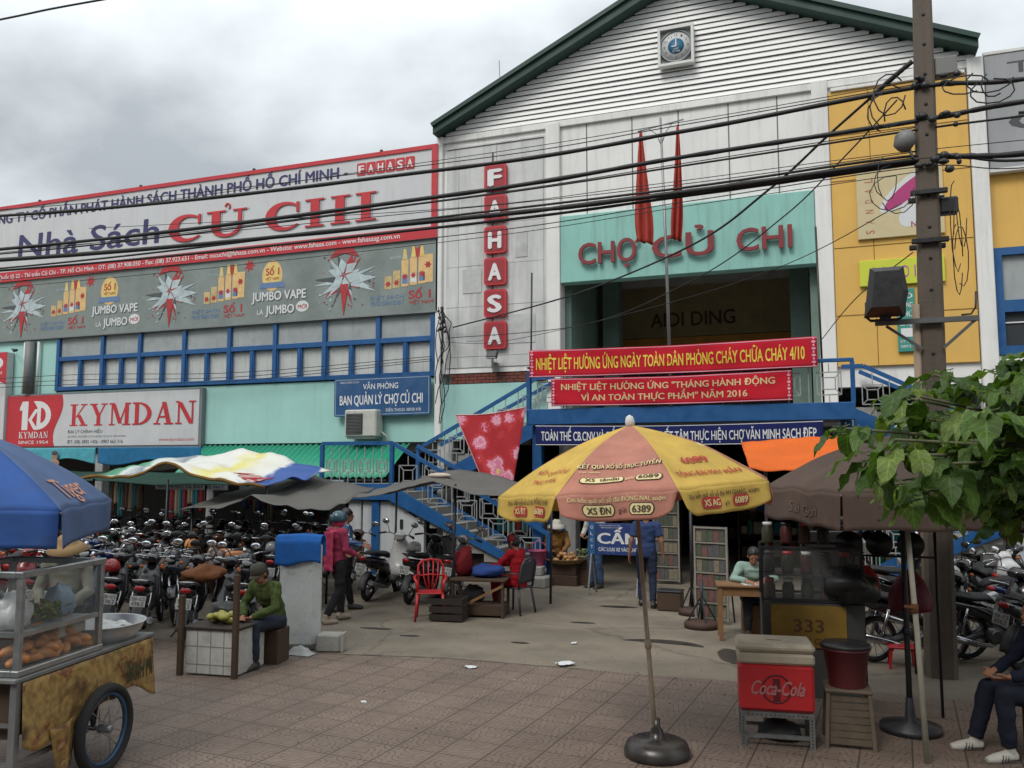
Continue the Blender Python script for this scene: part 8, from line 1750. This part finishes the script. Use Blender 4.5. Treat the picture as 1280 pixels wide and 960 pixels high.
# ------------------------------------------------------------------ trees
def leaf_mat(name, col, tr=.35):
    m = bpy.data.materials.new(name); m.use_nodes = True; t = m.node_tree; N = t.nodes; L = t.links; b = N['Principled BSDF']; b.inputs['Roughness'].default_value = .55; b.inputs['Specular IOR Level'].default_value = .35
    c = N.new('ShaderNodeTexCoord'); n = N.new('ShaderNodeTexNoise'); n.inputs['Scale'].default_value = 9; n.inputs['Detail'].default_value = 4; L.new(c.outputs['Object'], n.inputs['Vector'])
    mr = N.new('ShaderNodeMapRange'); mr.inputs[1].default_value = .3; mr.inputs[2].default_value = .7; mr.inputs[3].default_value = .65; mr.inputs[4].default_value = 1.25; L.new(n.outputs[0], mr.inputs[0])
    uv = N.new('ShaderNodeUVMap'); s = N.new('ShaderNodeSeparateXYZ'); L.new(uv.outputs[0], s.inputs[0])
    def mt(op, a, b_=None):
        k = N.new('ShaderNodeMath'); k.operation = op
        for i, x in enumerate((a, b_)):
            if x is None: continue
            if isinstance(x, (int, float)): k.inputs[i].default_value = x
            else: L.new(x, k.inputs[i])
        return k.outputs[0]
    side = mt('ABSOLUTE', mt('SUBTRACT', s.outputs[0], .5)); vein = mt('LESS_THAN', mt('PINGPONG', mt('SUBTRACT', s.outputs[1], mt('MULTIPLY', side, .35)), .055), .007); mid = mt('LESS_THAN', side, .03)
    vv = mt('ADD', 1.0, mt('MULTIPLY', mt('MAXIMUM', vein, mid), .7))
    sc = N.new('ShaderNodeVectorMath'); sc.operation = 'SCALE'; sc.inputs[0].default_value = col; L.new(mt('MULTIPLY', mr.outputs[0], vv), sc.inputs['Scale']); L.new(sc.outputs[0], b.inputs['Base Color'])
    tl = N.new('ShaderNodeBsdfTranslucent'); s2 = N.new('ShaderNodeVectorMath'); s2.operation = 'MULTIPLY'; L.new(sc.outputs[0], s2.inputs[0]); s2.inputs[1].default_value = (1.3, 1.5, .5); L.new(s2.outputs[0], tl.inputs[0])
    mx_ = N.new('ShaderNodeMixShader'); mx_.inputs[0].default_value = tr; L.new(b.outputs[0], mx_.inputs[1]); L.new(tl.outputs[0], mx_.inputs[2]); L.new(mx_.outputs[0], N['Material Output'].inputs[0])
    bp = N.new('ShaderNodeBump'); bp.inputs['Strength'].default_value = .35; bp.inputs['Distance'].default_value = .01; L.new(vv, bp.inputs['Height']); L.new(bp.outputs[0], b.inputs['Normal']); return m
leaf_d, leaf_m, leaf_l = leaf_mat('leaf_dark', (.05, .095, .022)), leaf_mat('leaf_mid', (.08, .14, .03)), leaf_mat('leaf_light', (.15, .21, .05))
bark = mat('bark', (.10, .08, .06), .9, var=.3, vs=8, bump=.5, bs=25)
def big_leaf(mb, uvs, p, d, up, L, Wd, curl, rnd):
    """one broad leaf with a folded midrib and a drip tip; d points to the tip"""
    d = d.normalized(); sd = d.cross(up).normalized(); nm = sd.cross(d); nv = 8; vs = []; uu = []
    for i in range(nv + 1):
        t = i / nv; w_ = Wd * max(.02, math.sin(PI * t ** .92)) ** .7 * (1 - .12 * t) * (1 if t < .86 else max(.12, 1 - (t - .86) * 5))
        c = p + d * (L * t) - nm * (curl * L * t * t) 
        for k in (-1, -.5, 0, .5, 1): vs.append(c + sd * (w_ * k) + nm * (abs(k) * w_ * .22 + .012 * math.sin(t * 14 + rnd + k))); uu.append((.5 + k / 2, t))
    fs = [(i * 5 + k, i * 5 + k + 1, (i + 1) * 5 + k + 1, (i + 1) * 5 + k) for i in range(nv) for k in range(4)]
    mb.add(vs, fs, None, True); uvs += uu
r = random.Random(5)
tr_ = thing('young_tree', 'young broad leaved tree with large drooping green leaves at the right edge', 'tree', (1.75, 4.9, 0))
MB().tube([(1.75, 4.9, 0), (1.72, 4.92, .9), (1.68, 4.96, 1.7), (1.6, 5.0, 2.3)], [.075, .06, .05, .035], 10).build('trunk', bark, tr_, world=True)
br = MB(); cr_m = MB(); uvs = []
cen = Vector((1.5, 4.75, 2.52))
tips = []
def inside(p): return True
for i in range(270):
    a = r.uniform(0, 2 * PI); rad = math.sqrt(r.uniform(.02, 1)); z = r.uniform(-1, 1)
    p = cen + Vector((1.2 * rad * math.cos(a), 1.15 * rad * math.sin(a), .46 * z * math.sqrt(max(.1, 1 - rad * rad * .7))))
    tips.append(p)
# boughs reaching left into the picture
for q in ((-.12, 3.95, 2.34), (-.2, 4.1, 2.46), (-.02, 3.8, 2.4), (.06, 4.2, 2.62), (.15, 3.9, 2.3), (.3, 3.75, 2.5), (.2, 4.4, 2.72), (.45, 4.3, 2.74), (-.05, 4.3, 2.2), (.08, 4.0, 2.18), (.5, 3.7, 2.36), (.42, 4.0, 2.6), (.62, 3.95, 2.66), (.3, 4.1, 2.4), (.66, 3.8, 2.5)): tips.append(Vector(q) + Vector((.27, .02, .1)))
hub = Vector((1.6, 5.0, 2.2))
for p in tips:
    m1 = hub.lerp(p, .5) + Vector((0, 0, .12)); br.tube([hub, m1, p], [.02, .011, .006], 5)
    out = (p - hub); out.z = 0; out = out.normalized() if out.length > .05 else Vector((1, 0, 0))
    n = r.randint(6, 9)
    for k in range(n):
        a = 2 * PI * k / n + r.uniform(-.3, .3); d = (out * .55 + Vector((math.cos(a), math.sin(a), r.uniform(-.75, .05)))).normalized(); L = r.uniform(.085, .215)
        cr_m.cur = 2 if r.random() < .22 else (1 if r.random() < .6 else 0)
        st_ = p - out * r.uniform(0, .12) + Vector((0, 0, r.uniform(-.03, .03))); br.tube([st_, st_ + d * .035], .0025, 4)
        big_leaf(cr_m, uvs, st_ + d * .035, d, Vector((0, 0, 1)), L, L * r.uniform(.24, .31), r.uniform(.15, .6), r.uniform(0, 6))
br.build('branches', mat('twig_green', (.10, .11, .05), .7, var=.2), tr_, world=True)
crown = cr_m.build('crown', [leaf_d, leaf_m, leaf_l], tr_, world=True)
ul = crown.data.uv_layers.new(name='UVMap')
for lp in crown.data.loops: ul.data[lp.index].uv = uvs[lp.vertex_index]
# unseen street trees, added so their crowns shade the pavement from above
def added_shade_tree(label, base, cen, rad, n, seed):
    r = random.Random(seed); t = thing('added_shade_tree', label, 'tree', base); b = Vector(base); c = Vector(cen); h = c.z - rad[2] * .8
    MB().tube([b, b + Vector((.05, .05, h * .5)), Vector((b.x + (c.x - b.x) * .3, b.y + (c.y - b.y) * .3, h))], [.2, .15, .12], 10).build('trunk', bark, t, world=True)
    lm = MB(); top = Vector((b.x + (c.x - b.x) * .3, b.y + (c.y - b.y) * .3, h))
    f = MB()
    for i in range(n):
        d = Vector((r.gauss(0, 1), r.gauss(0, 1), r.gauss(0, 1))).normalized() * r.uniform(.35, 1) ** .5; k = 1 + .35 * noise.noise(d * 2.2 + Vector((seed, 0, 0)))
        p = c + Vector((d.x * rad[0], d.y * rad[1], d.z * rad[2])) * k
        if i % 60 == 0: lm.tube([top, top.lerp(p, .5) + Vector((0, 0, .2)), p], [.06, .03, .01], 6)
        a = Vector((r.uniform(-1, 1), r.uniform(-1, 1), r.uniform(-.5, .5))).normalized(); q = a.orthogonal().normalized(); s_ = r.uniform(.12, .24); f.cur = r.randrange(2)
        f.add([p - a * s_, p + q * s_ * .5, p + a * s_, p - q * s_ * .5], [(0, 1, 2, 3)])
    lm.build('limbs', bark, t, world=True); f.build('crown', [mat('crown_dark', (.04, .075, .02), .5, var=.2), mat('crown_mid', (.06, .1, .025), .5, var=.2)], t, world=True)
added_shade_tree('tall street tree rooted at the kerb left of the bread cart', (-10.2, 3.75, 0), (-10.3, 4.4, 7.8), (3.4, 2.0, 1.2), 5200, 3)
added_shade_tree('tall street tree rooted at the kerb beside the young tree', (5.6, 3.7, 0), (2.0, 4.7, 7.5), (3.4, 2.3, 1.1), 8000, 4)

# unseen terrace of shops behind the viewer, added to close off the low sky
ro = thing('sky_block_terrace', 'long grey terrace of shop houses across the road behind the viewer', 'building', (-4, -16, 0))
wl_ = MB().box(-45, 40, -26, -13, -.14, 11.5); wl_.build('wall', mat('terrace_wall', (.16, .155, .145), .85, var=.25, vs=.5, dirt=.4), ro, world=True)
MB().box(-45.3, 40.3, -26.3, -12.6, 11.501, 11.9).build('roof', concrete, ro, world=True)
sw = MB(); sd_ = MB()
for i in range(20):
    x = -43 + i * 4.2; sd_.box(x, x + 3.2, -12.99, -12.94, 0, 2.8); 
    for z in (4.2, 7.6): sw.box(x + .4, x + 2.8, -12.99, -12.95, z, z + 1.6)
sd_.build('shutter_row', mat('shutter_dim', (.1, .1, .1), .6), ro, world=True); sw.build('window_row', mat('dark_window', (.04, .045, .05), .2), ro, world=True)
